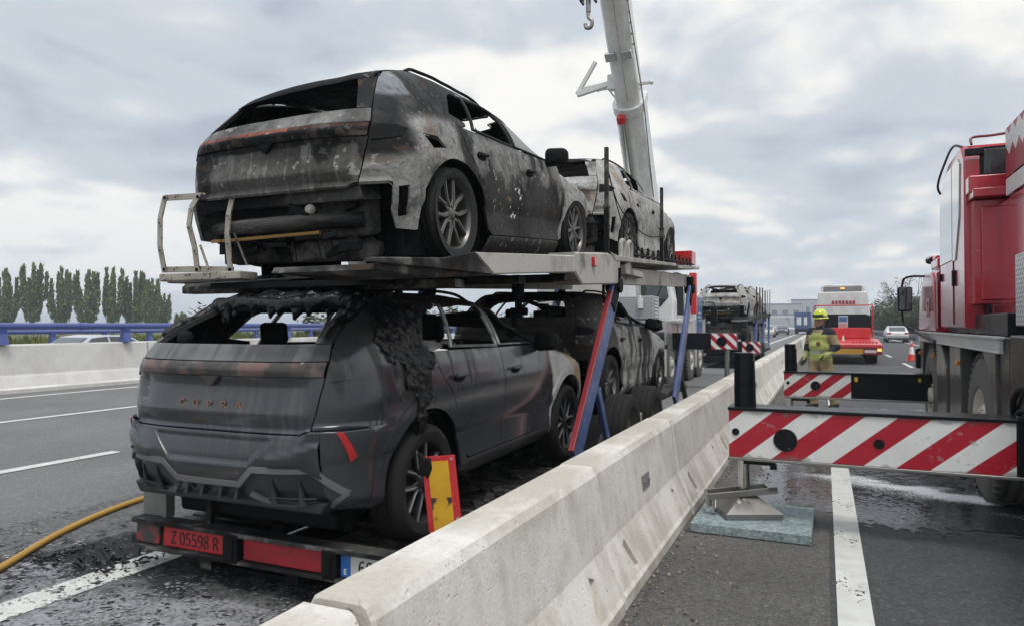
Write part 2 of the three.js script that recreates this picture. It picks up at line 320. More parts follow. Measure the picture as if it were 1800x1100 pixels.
// ---------------------------------------------------------------- vegetation
function leafMat(c, s) { return phys([1, 1, 1], .95, 0, { transmission: .3, thickness: 0, specularIntensity: .3, map: rep(tex(64, 64, (u, v) => { const k = .8 + .5 * tn(u, v, 8, 3, s); return [c[0] * k, c[1] * k, c[2] * k]; }), 1), vertexColors: true }); }
M.poplar = leafMat([.235, .31, .12], 151); M.shrub = leafMat([.115, .14, .055], 152); M.dark = leafMat([.085, .105, .05], 153); M.bark = std([.13, .11, .085], .95, 0, { map: grimeTile });
function leaves(n, pos, size, asp = 1.6) { // many small leaf sprays, each a bent pair of faces
  const P = [], N = [], C = [], U = [];
  for (let i = 0; i < n; i++) {
    const [x, y, z, up] = pos(), s = size * rr(.55, 1.35), a = rr(0, 6.283), tl = rr(-.6, .9), k = rr(.6, 1.35), kk = [k * rr(.9, 1.12), k, k * rr(.8, 1.1)];
    const d = V(Math.cos(a), 0, Math.sin(a)), u = V(Math.cos(a + 1.6) * (1 - (up || 0)), (up || 0) + tl * .4, Math.sin(a + 1.6) * (1 - (up || 0))).normalize(), nn = V().crossVectors(d, u).normalize();
    const q = [[-.5, 0], [.5, 0], [.32, asp * .6], [0, asp], [-.36, asp * .55]].map(([p, r]) => V(x, y, z).addScaledVector(d, p * s).addScaledVector(u, r * s).addScaledVector(nn, (r * .15 - p * p * .5) * s));
    for (const [e, f, g] of [[0, 1, 2], [0, 2, 4], [2, 3, 4]]) for (const w of [e, f, g]) { P.push(q[w].x, q[w].y, q[w].z); N.push(nn.x * .6, .8, nn.z * .6); C.push(...kk); U.push(q[w].x, q[w].y); }
  }
  const g = new THREE.BufferGeometry(); g.setAttribute('position', new THREE.Float32BufferAttribute(P, 3)); g.setAttribute('uv', new THREE.Float32BufferAttribute(U, 2)); g.setAttribute('color', new THREE.Float32BufferAttribute(C, 3)); g.computeVertexNormals(); return g;
}
function poplar(p, h, w, label, n = 3300) {
  const t = thing('poplar_tree', label, 'tree', p, 0, 'poplars in a row beyond the railings');
  const g = [rod([0, -.6, 0], [0, h * .5, 0], .26, 8, .16), rod([0, h * .5, 0], [.1, h * .9, 0], .16, 6, .03)], st = [];
  const k = 8 + Math.floor(rnd() * 5);
  for (let i = 0; i < k; i++) { const a = i / k * 6.283 + rr(-.3, .3), r = w * .5 * rr(.45, .95), y0 = h * rr(.04, .2), top = h * rr(.66, 1), e = [Math.cos(a) * r, top, Math.sin(a) * r]; st.push({ a, r, y0, top }); g.push(tube([[0, y0, 0], [Math.cos(a) * r * .75, y0 + (top - y0) * .3, Math.sin(a) * r * .75], e], .055, 6, 5)); }
  st.push({ a: 0, r: .1, y0: h * .2, top: h });
  mesh('trunk', g, M.bark, t);
  mesh('crown', leaves(n, () => { const s = st[Math.floor(rnd() * st.length)], f = Math.pow(rnd(), .8), y = s.y0 + (s.top - s.y0) * (.05 + .95 * f), rad = s.r * Math.min(1, .35 + f * 1.6), sp = w * .115 * (1.25 - f * .9), a = rr(0, 6.283), q = Math.sqrt(rnd()) * sp; return [Math.cos(s.a) * rad + Math.cos(a) * q, y, Math.sin(s.a) * rad + Math.sin(a) * q, .75]; },   .30, 2.2), M.poplar, t);
  return t;
}
{
  const kinds = [[8, 11.6, 4.7], [56, 12.8, 4.9], [106, 12.3, 5.2], [154, 11.2, 4.8], [197, 12.0, 4.9], [237, 11.5, 4.5], [266, 9.6, 3.7], [287, 7.0, 3.0], [318, 3.6, 2.6]];
  const f = V(-Math.sin(camera.rotation.y), 0, -Math.cos(camera.rotation.y)), r = V(Math.cos(camera.rotation.y), 0, -Math.sin(camera.rotation.y));
  kinds.forEach(([px, h, w], i) => { const d = 130 + (i % 3) * 2.5, q = f.clone().multiplyScalar(d).addScaledVector(r, (px - 900) / 1250 * d); poplar([q.x, -.1, q.z], h, w, i === 8 ? 'short young poplar at the end of the poplar row' : i === 7 ? 'lower poplar beside the young end tree of the row' : i === 6 ? 'poplar with a sloping side near the low end of the row' : 'tall columnar poplar in the row beyond the railings', i > 6 ? 1500 : 3300); });
  const bush = (name, lab, p, rx, ry, rz, n, s, m, grp, cat = 'bush') => {
    const t = thing(name, lab, cat, p, 0, grp), bl = []; for (let i = 0; i < 9; i++) bl.push([rr(-.7, .7) * rx, rr(.25, .8) * ry, rr(-.7, .7) * rz, rr(.28, .5)]);
    const g = [rod([0, -.2, 0], [0, ry * .5, 0], rx * .04, 6)]; for (const b of bl) g.push(tube([[0, .1, 0], [b[0] * .4, b[1] * .5, b[2] * .4], [b[0], b[1], b[2]]], rx * .014, 5, 4));
    mesh('trunk', g, M.bark, t);
    mesh('crown', leaves(n, () => { const b = bl[Math.floor(rnd() * bl.length)], a = rr(0, 6.283), e = Math.asin(rr(-1, 1)), q = Math.cbrt(rnd()) * b[3]; return [b[0] + Math.cos(a) * Math.cos(e) * q * rx, Math.max(.05, b[1] + Math.sin(e) * q * ry), b[2] + Math.sin(a) * Math.cos(e) * q * rz, .3]; }, s), m, t); return t;
  };
  const onRay = (px, d) => { const q = f.clone().multiplyScalar(d).addScaledVector(r, (px - 900) / 1250 * d); return [q.x, -.3, q.z]; };
  // dark mass of trees along the right verge
  [[1548, 150, 6, 4.4, M.shrub], [1564, 135, 6, 5.0, M.dark], [1582, 118, 6, 6.4, M.dark], [1602, 104, 6, 6.2, M.dark], [1624, 94, 6, 6.4, M.dark], [1648, 86, 6, 6.0, M.shrub], [1672, 80, 6, 6, M.dark], [1532, 180, 7, 3.4, M.shrub], [1592, 150, 9, 8, M.shrub]].forEach(([px, d, rx, ry, m], i) => bush('roadside_tree', 'dense green tree on the verge behind the right hand guardrail', onRay(px, d), rx, ry * .82, rx, 4200, .27, m, 'trees on the right hand verge', 'tree'));
  // bare branching tree beside the mirror of the red crane
  const t = thing('bare_tree', 'sparsely leaved tree with bare branches above the verge trees', 'tree', onRay(1592, 98)); const g = [], tips = [];
  const grow = (p, d, l, rad, k) => { const e = p.clone().addScaledVector(d, l); g.push(rod(p.toArray(), e.toArray(), rad, 5, rad * .65)); if (k === 0) { tips.push(e); return; } const n = k > 2 ? 3 : 2; for (let i = 0; i < n; i++) { const q = d.clone().add(V(rr(-.75, .75), rr(-.1, .5), rr(-.75, .75))).normalize(); grow(e, q, l * rr(.62, .85), rad * .62, k - 1); } };
  grow(V(0, 0, 0), V(0, 1, 0), 2.6, .17, 5); mesh('trunk', g, M.bark, t);
  mesh('crown', leaves(420, () => { const q = tips[Math.floor(rnd() * tips.length)]; return [q.x + rr(-.2, .2), q.y + rr(-.2, .2), q.z + rr(-.2, .2), .3]; }, .16), M.shrub, t);
  // shrubs seen under the upper deck and beyond the rails on the left
  [[395, 70], [560, 64], [720, 70], [770, 60], [800, 72], [905, 62], [945, 68], [870, 80], [1000, 75], [640, 80]].forEach(([px, d], i) => bush('verge_bush', 'rounded green bush beyond the blue rails', onRay(px, d), 2.6, i % 3 ? 2.6 : 3.4, 2.6, 900, .3, M.shrub, 'bushes beyond the blue rails'));
  // long grass on the far verge
  const gr = mesh('verge_grass', leaves(15000, () => { const d = rr(33, 60), x = -27 - Math.pow(rnd(), 1.5) * 26, z = -rr(6, 75); return [x, -.2 + 0 * d, z, .9]; }, .26, 3.6), leafMat([.16, .19, .055], 155)); gr.userData = { kind: 'stuff', label: 'long green grass on the verge beyond the rails', category: 'grass' };
}
// ---------------------------------------------------------------- right hand guardrail, hill, distant buildings
{
  const t = thing('guardrail', 'corrugated metal guardrail along the right hand verge', 'guardrail', [7.2, 0, 0]);
  const prof = [[0, .46], [.05, .50], [.05, .55], [0, .60], [0, .63], [.05, .68], [.05, .73], [0, .78]]; const gg = [];
  for (let i = 0; i < prof.length - 1; i++) gg.push(beam([-prof[i][0] / 1 - .02, (prof[i][1] + prof[i + 1][1]) / 2, -20], [-prof[i][0] - .02, (prof[i][1] + prof[i + 1][1]) / 2, -320], .012, .058, .002));
  M.railgrey = paint([.17, .19, .27], .45, .2); mesh('rail', gg, M.railgrey, t); for (let z = -22; z > -150; z -= 4) mesh('post', bx(.02, .12, -.3, .76, z - .05, z + .05), M.railgrey, t);
  const hg = new THREE.SphereGeometry(1, 48, 16, 0, 6.283, 0, 1.57); const hp = hg.attributes.position; for (let i = 0; i < hp.count; i++) { const k = 1 + .12 * fbm(hp.getX(i) * 3, hp.getZ(i) * 3, 2, 3); hp.setY(i, hp.getY(i) * k); } hg.computeVertexNormals();
  M.hill = std([1, 1, 1], 1, 0, { map: rep(tex(256, 256, (u, v) => { const a = tn(u, v, 5, 6, 161); return mixc([.30, .22, .13], [.10, .105, .05], sstep(-.1, .35, a)); }), 60) });
  const h1 = struct('hill', metric(hg.clone()), M.hill); h1.scale.set(55, 11, 40); h1.position.set(48, -1.5, -330);
  const h2 = struct('hill', metric(hg.clone()), M.hill); h2.scale.set(120, 9, 60); h2.position.set(90, -2, -480);
  M.bld = paint([.42, .38, .33], .8, 0); M.pane = std([.09, .10, .11], .3);
  [[28, -300, 7, 9.5, 4.5], [37, -305, 9, 8.2, 5]].forEach(([x, z, w, y, h], i) => { const b = thing('hillside_house', 'pale house on the low hill behind the verge', 'house', [x, y - 1.8, z], .2, 'houses on the low hill'); mesh('wall', bx(-w / 2, w / 2, -3, h * .6, -3, 3), M.bld, b); mesh('roof', prism([[-w / 2 - .3, h * .6], [w / 2 + .3, h * .6], [0, h * .6 + 1.4]], -3.3, 3.3, 'z'), paint([.25, .13, .08], .8, 0), b); for (const k of [-1, 1]) mesh('window', bx(k * w * .22 - .5, k * w * .22 + .5, .5, 1.6, 2.99, 3.04), M.pane, b); });
  // overpass and industrial sheds far down the road
  const ov = thing('road_overpass', 'distant grey overpass crossing the motorway', 'bridge', [0, 0, -420]); mesh('deck', bx(-70, 20, 5.2, 6.4, -4, 4, .05), M.concreteWhite, ov); mesh('parapet', bx(-70, 20, 6.45, 7.2, 3.6, 4.05, .02), M.railgrey, ov); for (const x of [-60, -40, -19, -1.3, 14]) mesh('pier', bx(x - .6, x + .6, -.3, 5.15, -2.5, 2.5, .05), M.concreteWhite, ov);
  const sh = (x, z, w, h, lab) => { const b = thing('industrial_shed', lab, 'building', [x, 0, z]); mesh('wall', bx(-w / 2, w / 2, -.3, h, -8, 8, .05), paint([.45, .48, .5], .7, 0), b); mesh('roof', bx(-w / 2 - .3, w / 2 + .3, h + .01, h + .6, -8.3, 8.3, .05), M.railgrey, b); for (let k = 0; k < 5; k++) mesh('window', bx(-w / 2 + w * (k + .25) / 5, -w / 2 + w * (k + .75) / 5, h * .45, h * .75, 8, 8.06, 0), M.pane, b); };
  sh(-31, -520, 34, 15, 'long pale industrial shed beyond the overpass'); sh(-11, -560, 22, 19, 'taller grey industrial shed beyond the overpass'); sh(-75, -500, 40, 9, 'low wide shed left of the overpass piers');
  [[-52, -380, 15], [-44, -460, 17], [-20, -470, 16], [-6, -430, 13]].forEach(([x, z, h]) => { const p = thing('light_mast', 'thin distant lighting mast beside the motorway', 'lamp post', [x, 0, z], 0, 'distant lighting masts'); mesh('mast', rod([0, -.3, 0], [0, h, 0], .16, 8, .08), M.railgrey, p); mesh('lamp_head', bx(-1, 1, h, h + .2, -.2, .2), M.railgrey, p); });
}
// ---------------------------------------------------------------- car body as panels cut out of one smooth surface
// car frame: a = metres forward of the rear axle, y up, x to the right; in the mesh z = -a
const curve = tb => v => { // monotone smooth interpolation through [v, f] pairs
  const n = tb.length; if (v <= tb[0][0]) return tb[0][1]; if (v >= tb[n - 1][0]) return tb[n - 1][1];
  let i = 0; while (v > tb[i + 1][0]) i++;
  const [x0, y0] = tb[i], [x1, y1] = tb[i + 1], h = x1 - x0, t = (v - x0) / h, d = (y1 - y0) / h;
  const dm = i > 0 ? (y0 - tb[i - 1][1]) / (x0 - tb[i - 1][0]) : d, dp = i < n - 2 ? (tb[i + 2][1] - y1) / (tb[i + 2][0] - x1) : d;
  const m0 = dm * d <= 0 ? 0 : 2 * dm * d / (dm + d), m1 = dp * d <= 0 ? 0 : 2 * dp * d / (dp + d), t2 = t * t, t3 = t2 * t;
  return (2 * t3 - 3 * t2 + 1) * y0 + (t3 - 2 * t2 + t) * h * m0 + (-2 * t3 + 3 * t2) * y1 + (t3 - t2) * h * m1;
};
const BELT = 1.17;
const secLow = curve([[.26, .80], [.33, .872], [.40, .900], [.50, .893], [.60, .893], [.66, .912], [.78, .926], [.90, .930], [.98, .922], [1.05, .908], [1.12, .893], [1.17, .872]]);
const secTop = curve([[0, .872], [.25, .832], [.5, .775], [.72, .712], [.86, .655], [.94, .58], [.98, .44], [1, 0]]);
const secHood = curve([[0, .872], [.3, .85], [.6, .80], [.8, .72], [.93, .5], [1, 0]]);
const topLine = curve([[-.7, 1.52], [-.56, 1.535], [-.3, 1.562], [.2, 1.585], [.7, 1.588], [1.2, 1.555], [1.5, 1.498], [1.75, 1.39], [2.05, 1.24], [2.2, 1.19], [2.5, 1.15], [3.0, 1.07], [3.35, .96], [3.6, .80]]);
const rearLine0 = curve([[.30, .72], [.36, .80], [.42, .862], [.50, .902], [.60, .918], [.70, .905], [.765, .885], [.785, .862], [.875, .892], [.95, .868], [1.04, .850], [1.085, .862], [1.115, .895], [1.155, .888], [1.18, .86], [1.26, .80], [1.46, .605], [1.51, .575], [1.535, .53], [1.56, .42], [1.59, .1]]);
let RAKE = 1;   // 1: the plastic spoiler burnt away, the roof ends farther forward
const rakeOf = curve([[1.26, 0], [1.36, .075], [1.46, .195], [1.51, .24], [1.535, .26], [1.56, .25], [1.59, .2]]);
const rearSmooth0 = curve([[.30, .72], [.36, .80], [.42, .858], [.50, .89], [.60, .905], [.75, .905], [.90, .893], [1.05, .882], [1.155, .868], [1.26, .80], [1.46, .605], [1.51, .575], [1.535, .53], [1.56, .42], [1.59, .1]]);
const rearLine = y => rearLine0(y) - (y > 1.26 ? RAKE * rakeOf(y) : 0), rearSmooth = y => rearSmooth0(y) - (y > 1.26 ? RAKE * rakeOf(y) : 0);
function W(y, a, rl) {
  let w, tp = topLine(a), k = clamp((tp - 1.2) / .2);
  if (a > 2.2) { const b = Math.min(BELT, tp - .12); w = y < b ? secLow(y * BELT / b * .5 + y * .5) : secHood((y - b) / Math.max(.02, tp - b)); }
  else w = y < BELT ? secLow(y) : secTop((y - BELT) / (tp - BELT));
  if (a < 0) { const b = rl ?? rearSmooth(y), b0 = Math.min(.22, b - .42); if (-a > b0) { const t = clamp((-a - b0) / (b - b0)), n = y < .8 ? 3.6 : 3.1; w *= Math.pow(Math.max(0, 1 - Math.pow(t, n)), 1 / n); } }
  if (a > 2.75) { const t = clamp((a - 2.75) / .86); w *= Math.pow(Math.max(0, 1 - Math.pow(t, 2.8)), 1 / 2.8); }
  return w;
}
function Rr(x, y) { x = Math.abs(x); const rl = lerp(rearLine(y), rearSmooth(y), sstep(.56, .68, x)); let lo = -.2, hi = rl; for (let i = 0; i < 26; i++) { const m = (lo + hi) / 2; W(y, -m, rl) > x ? lo = m : hi = m; } return lo; } // metres behind the axle
function Tt(x, a) { x = Math.abs(x); let lo = .8, hi = topLine(a); for (let i = 0; i < 24; i++) { const m = (lo + hi) / 2; W(m, a) > x ? lo = m : hi = m; } return lo; }
function clipRect(poly, x0, x1, y0, y1) {
  const cut = (P, f, t) => { const o = []; for (let i = 0; i < P.length; i++) { const A = P[i], B = P[(i + 1) % P.length], fa = f(A), fb = f(B); if (fa >= 0) o.push(A); if ((fa >= 0) !== (fb >= 0)) { const k = fa / (fa - fb); o.push([A[0] + (B[0] - A[0]) * k, A[1] + (B[1] - A[1]) * k]); } } return o; };
  let P = cut(poly, p => p[0] - x0); P = P.length ? cut(P, p => x1 - p[0]) : P; P = P.length ? cut(P, p => p[1] - y0) : P; return P.length ? cut(P, p => y1 - p[1]) : P;
}
function withHole(poly, hole) { // one outline with a bridge into the hole
  const area = P => P.reduce((s, p, i) => { const q = P[(i + 1) % P.length]; return s + p[0] * q[1] - q[0] * p[1]; }, 0);
  if (area(poly) * area(hole) > 0) hole = hole.slice().reverse();
  let bi = 0, bj = 0, bd = 1e9; poly.forEach((p, i) => hole.forEach((h, j) => { const d = (p[0] - h[0]) ** 2 + (p[1] - h[1]) ** 2; if (d < bd) { bd = d; bi = i; bj = j; } }));
  return [...poly.slice(0, bi + 1), ...hole.slice(bj), ...hole.slice(0, bj + 1), ...poly.slice(bi)];
}
const ATW = 960, ATH = 1096, PPM = 200;
const uvSide = (a, y) => [(a + 1) * PPM / ATW, y * PPM / ATH], uvTop = (a, x) => [(a + 1) * PPM / ATW, (344 + (x + 1) * PPM) / ATH], uvRear = (x, y) => [(x + 1) * PPM / ATW, (750 + y * PPM) / ATH];
// poly in the view plane -> sheet on the body with a folded edge
function panel(poly, view, o = {}) {
  const cell = o.cell || .05, off = o.off || 0, sd = o.side || 1, fl = o.flange ?? .018, warp = o.warp || 0, ws = o.ws || 3;
  const raw = view === 'side' ? (a, y) => [sd * (W(y, a) + off), y, -a] : view === 'rear' ? (x, y) => [x, y, Rr(x, y) + off] : (a, x) => [x, Tt(x, a) + off, -a];
  const uvf = view === 'side' ? uvSide : view === 'rear' ? uvRear : uvTop;
  const ref = view === 'side' ? V(sd, 0, 0) : view === 'rear' ? V(0, 0, 1) : V(0, 1, 0);
  const map = (u, v) => { const p = raw(u, v); if (warp) { const d = warp * vf(u * ws + 31 * sd, v * ws + 7, 3); p[0] += ref.x * d; p[1] += ref.y * d; p[2] += ref.z * d; } if (o.mod) o.mod(p, u, v); return p; };
  const P = [], N = [], U = [];
  const nrm = (u, v) => { const e = .006, A = V(...map(u + e, v)).sub(V(...map(u - e, v))), B = V(...map(u, v + e)).sub(V(...map(u, v - e))); const n = A.cross(B).normalize(); return n.dot(ref) < 0 ? n.negate() : n; };
  const vert = (u, v) => { const p = map(u, v), n = nrm(u, v), q = uvf(u, v); return { p, n, q }; };
  const tri = (a, b, c) => {
    const A = V(...a.p), nn = V(...b.p).sub(A).cross(V(...c.p).sub(A)); if (nn.lengthSq() < 1e-14) return; if (nn.dot(a.n) < 0) [b, c] = [c, b];
    for (const w of [a, b, c]) { P.push(...w.p); N.push(w.n.x, w.n.y, w.n.z); U.push(...w.q); }
  };
  let x0 = 1e9, x1 = -1e9, y0 = 1e9, y1 = -1e9; for (const p of poly) { x0 = Math.min(x0, p[0]); x1 = Math.max(x1, p[0]); y0 = Math.min(y0, p[1]); y1 = Math.max(y1, p[1]); }
  const nx = Math.ceil((x1 - x0) / cell), ny = Math.ceil((y1 - y0) / cell);
  for (let i = 0; i < nx; i++) for (let j = 0; j < ny; j++) {
    const c = clipRect(poly, x0 + i * cell, x0 + (i + 1) * cell, y0 + j * cell, y0 + (j + 1) * cell); if (c.length < 3) continue;
    const cl = c.filter((p, k) => { const q = c[(k + 1) % c.length]; return Math.abs(p[0] - q[0]) + Math.abs(p[1] - q[1]) > 1e-7; }); if (cl.length < 3) continue;
    const vs = cl.map(p => vert(p[0], p[1]));
    for (const t of THREE.ShapeUtils.triangulateShape(cl.map(p => new THREE.Vector2(p[0], p[1])), [])) tri(vs[t[0]], vs[t[1]], vs[t[2]]);
  }
  if (fl > 0) for (let i = 0; i < poly.length; i++) {
    const A = poly[i], B = poly[(i + 1) % poly.length], L = Math.hypot(B[0] - A[0], B[1] - A[1]); if (L < 1e-6) continue; const n = Math.max(1, Math.ceil(L / cell));
    for (let k = 0; k < n; k++) {
      const s = vert(A[0] + (B[0] - A[0]) * k / n, A[1] + (B[1] - A[1]) * k / n), e = vert(A[0] + (B[0] - A[0]) * (k + 1) / n, A[1] + (B[1] - A[1]) * (k + 1) / n);
      const inn = w => ({ p: [w.p[0] - w.n.x * fl, w.p[1] - w.n.y * fl, w.p[2] - w.n.z * fl], q: w.q }), s2 = inn(s), e2 = inn(e);
      const nn = V(...e.p).sub(V(...s.p)).cross(V(...s2.p).sub(V(...s.p))).normalize();
      for (const [a, b, c] of [[s, e, e2], [s, e2, s2]]) for (const w of [a, b, c]) { P.push(...w.p); N.push(nn.x, nn.y, nn.z); U.push(...w.q); }
    }
  }
  const g = new THREE.BufferGeometry(); g.setAttribute('position', new THREE.Float32BufferAttribute(P, 3)); g.setAttribute('normal', new THREE.Float32BufferAttribute(N, 3)); g.setAttribute('uv', new THREE.Float32BufferAttribute(U, 2)); return g;
}
const arc = (cx, cy, r, d0, d1, n = 16) => Array.from({ length: n + 1 }, (_, i) => { const t = (d0 + (d1 - d0) * i / n) * Math.PI / 180; return [cx + r * Math.cos(t), cy + r * Math.sin(t)]; });
const WB = 2.68, AY = .37, xTail = curve([[.78, .655], [.90, .685], [1.0, .70], [1.07, .712], [1.16, .715], [1.26, .69], [1.36, .655], [1.46, .612], [1.52, .59]]);
const tailPts = (y0, y1, n, dx = 0) => Array.from({ length: n + 1 }, (_, i) => { const y = y0 + (y1 - y0) * i / n; return [-Rr(xTail(y) + dx, y), y]; });
const QWIN = [[.07, 1.262], [.27, 1.235], [.405, 1.465], [.33, 1.468], [.22, 1.425]], RWIN = [[.44, 1.215], [1.115, 1.195], [1.135, 1.49], [.86, 1.498], [.56, 1.478]], FWIN = [[1.215, 1.195], [2.06, 1.18], [1.96, 1.245], [1.78, 1.36], [1.55, 1.448], [1.25, 1.49]];
const SIDE = {
  rearDoor: [[.165, 1.185], [1.163, 1.165], [1.163, .43], [1.15, .415], [.61, .415], ...arc(0, AY, .562, 8, 48, 6), [.335, .89], [.24, .985], [.185, 1.07]],
  frontDoor: [[1.171, 1.165], [2.17, 1.15], [2.195, 1.05], [2.195, .5], [2.175, .43], [2.15, .415], [1.16, .415], [1.171, .43]],
  fender: [[2.203, 1.06], [2.19, 1.145], [2.45, 1.085], [2.9, 1.01], [3.2, .93], [3.27, .84], [3.2, .74], ...arc(WB, AY, .47, 42, 172, 18), [2.203, .43]],
  sill: [[.585, .407], [2.115, .407], [2.13, .33], [2.12, .275], [.57, .275], [.56, .33]],
  trimR: [...arc(0, AY, .555, -4, 184, 24), ...arc(0, AY, .462, 184, -4, 24)], trimF: [...arc(WB, AY, .54, 10, 184, 24), ...arc(WB, AY, .462, 184, 10, 24)],
};
SIDE.quarterOut = [...arc(0, AY, .552, 140, 48, 12), [.33, .882], [.232, .98], [.176, 1.07], [.156, 1.185], [.30, 1.205], [.30, 1.232]];
const quarterPoly = (low) => [...low, ...SIDE.quarterOut, [.27, 1.235], [.07, 1.262], [.22, 1.425], [.33, 1.468], [.405, 1.465], [.46, 1.485], [.56, 1.495], [.56, 1.545], [.2, 1.55], ...(RAKE ? [[-.1, 1.535], [-.2, 1.515]] : [[-.2, 1.535], [-.40, 1.508]]), ...tailPts(1.47, .80, 14, .006)];
const railPoly = [[.565, 1.495], [.86, 1.512], [1.14, 1.505], [1.25, 1.505], [1.55, 1.463], [1.78, 1.375], [1.96, 1.26], [2.07, 1.185], [2.19, 1.155], [2.17, 1.187], [2.02, 1.235], [1.82, 1.34], [1.6, 1.44], [1.4, 1.502], [1.2, 1.532], [.86, 1.552], [.565, 1.547]];
const ring = (win, d) => { const c = win.reduce((s, p) => [s[0] + p[0] / win.length, s[1] + p[1] / win.length], [0, 0]); return win.map(p => { const v = [p[0] - c[0], p[1] - c[1]], l = Math.hypot(...v); return [p[0] + v[0] / l * d, p[1] + v[1] / l * d]; }); };

function wheelParts(parent, x, y, a, sd, mats, o = {}) { // wheel > tyre, rim
  const w = new THREE.Group(); w.name = 'wheel'; parent.add(w); w.position.set(x, y, -a); if (sd < 0) w.rotation.y = Math.PI; if (o.tilt) w.rotation.z = o.tilt; if (o.steer) w.rotation.y += o.steer; w.rotateX(o.spin || 0);
  const R = o.r || .366, rim = .262, hw = .118;
  if (!o.noTyre) {
    const pr = [[rim - .012, -hw + .01], [rim + .012, -hw], [rim + .05, -hw - .006], [R - .03, -hw + .004], [R - .006, -hw + .022], [R, -hw + .05], [R - .004, -.042], [R - .011, -.040], [R - .011, -.034], [R, -.032], [R, -.004], [R - .011, -.002], [R - .011, .004], [R, .006], [R, .034], [R - .011, .036], [R - .011, .042], [R, .044], [R, hw - .05], [R - .006, hw - .022], [R - .03, hw - .004], [rim + .055, hw + .006], [rim + .05, hw + .003], [rim + .014, hw], [rim - .012, hw - .012]];
    const g = lathe(pr, 56); g.rotateZ(-Math.PI / 2); const ty = mesh('tyre', g, mats.tyre, w);
  }
  const gr = [], bar = lathe([[rim + .012, hw - .004], [rim + .008, hw - .012], [rim - .012, hw - .02], [rim - .022, hw - .06], [rim - .04, -hw + .02], [rim + .004, -hw + .006], [rim + .01, -hw]], 48); bar.rotateZ(-Math.PI / 2); gr.push(bar);
  const disc = lathe([[.0, .02], [.17, .015], [.215, -.03]], 32); disc.rotateZ(-Math.PI / 2);
  const sp = [], face = [];
  for (let k = 0; k < 5; k++) for (const e of [-1, 1]) {
    const t = k / 5 * 6.2832, c = Math.cos(t), s = Math.sin(t), q = (u, v) => [c * u - s * v, s * u + c * v];
    const p = [[.035, e * .012], [.10, e * .006], [rim - .016, e * .075], [rim - .014, e * .112], [rim - .05, e * .098], [.10, e * .04], [.05, e * .036]].map(([u, v]) => q(u, v)); if (e < 0) p.reverse();
    sp.push(prism(p, .035, .078, 'x', .006));
    const f = [[.07, e * .012], [.11, e * .014], [rim - .022, e * .086], [rim - .026, e * .104], [.12, e * .036]].map(([u, v]) => q(u, v)); if (e < 0) f.reverse(); face.push(prism(f, .077, .083, 'x', .002));
  }
  const hub = lathe([[0, .088], [.03, .086], [.034, .078], [.06, .07], [.066, .03]], 20); hub.rotateZ(-Math.PI / 2); for (let k = 0; k < 5; k++) sp.push(rod([.07, Math.cos(k * 1.2566 + .6) * .05, Math.sin(k * 1.2566 + .6) * .05], [.083, Math.cos(k * 1.2566 + .6) * .05, Math.sin(k * 1.2566 + .6) * .05], .008, 8));
  mesh('rim', [...gr, ...sp, hub], mats.rim, w); mesh('spoke_face', face, mats.face, w); mesh('brake_disc', disc, mats.disc, w);
  return w;
}
function bakeCar(f, seed) { // f(view, u, v) -> { c:[r,g,b], r: roughness, b: bump }
  const col = new Uint8Array(ATW * ATH * 4).fill(255), ro = new Uint8Array(ATW * ATH * 4).fill(255), bu = new Uint8Array(ATW * ATH * 4).fill(255);
  const put = (i, j, q) => { const o = (j * ATW + i) * 4; for (let k = 0; k < 3; k++) { col[o + k] = toS(q.c[k]); bu[o + k] = 255 * clamp(q.b); } ro[o] = 0; ro[o + 1] = 255 * clamp(q.r); ro[o + 2] = 0; };
  for (let j = 0; j < 340; j++) for (let i = 0; i < ATW; i++) put(i, j, f('side', i / PPM - 1, j / PPM));
  for (let j = 344; j < 744; j++) for (let i = 0; i < ATW; i++) put(i, j, f('top', i / PPM - 1, (j - 344) / PPM - 1));
  for (let j = 750; j < 1090; j++) for (let i = 0; i < 404; i++) put(i, j, f('rear', i / PPM - 1, (j - 750) / PPM));
  const mk = (d, s) => { const t = new THREE.DataTexture(d, ATW, ATH, THREE.RGBAFormat); t.magFilter = THREE.LinearFilter; t.minFilter = THREE.LinearMipmapLinearFilter; t.generateMipmaps = true; if (s) t.colorSpace = THREE.SRGBColorSpace; t.needsUpdate = true; return t; };
  return { map: mk(col, true), roughnessMap: mk(ro), bumpMap: mk(bu) };
}
const soft = (v, c, w) => sstep(c - w, c + w, v), box2 = (u, v, u0, u1, v0, v1, e) => soft(u, u0, e) * (1 - soft(u, u1, e)) * soft(v, v0, e) * (1 - soft(v, v1, e));
const INK = [.006, .006, .0065], ASH = [.40, .395, .375], SOOT = [.035, .034, .034], RUST = [.30, .15, .055];
// scale and blisters: small crisp edged spots of pale scale and of soot, on all the burnt looks
function flake(c, u, v) { const a = vf(u * 21 + 3, v * 21 + 8, 4), d = vf(u * 9 + 40, v * 9, 4), e = vf(u * 55, v * 55, 2), k = 1 + .35 * e; let q = [c[0] * k, c[1] * k, c[2] * k]; const l = c[0] + c[1] + c[2]; if (l > .12) { q = mixc(q, [.045, .042, .04], sstep(.36, .50, a + d * .5) * .5); q = mixc(q, [.50, .495, .48], sstep(.42, .54, -a + d * .4) * .4); } else { q = mixc(q, [.15, .145, .137], sstep(.44, .54, a - d * .3) * .4); q = mixc(q, [.085, .052, .032], sstep(.40, .52, d + e * .2) * .5); } return q; }
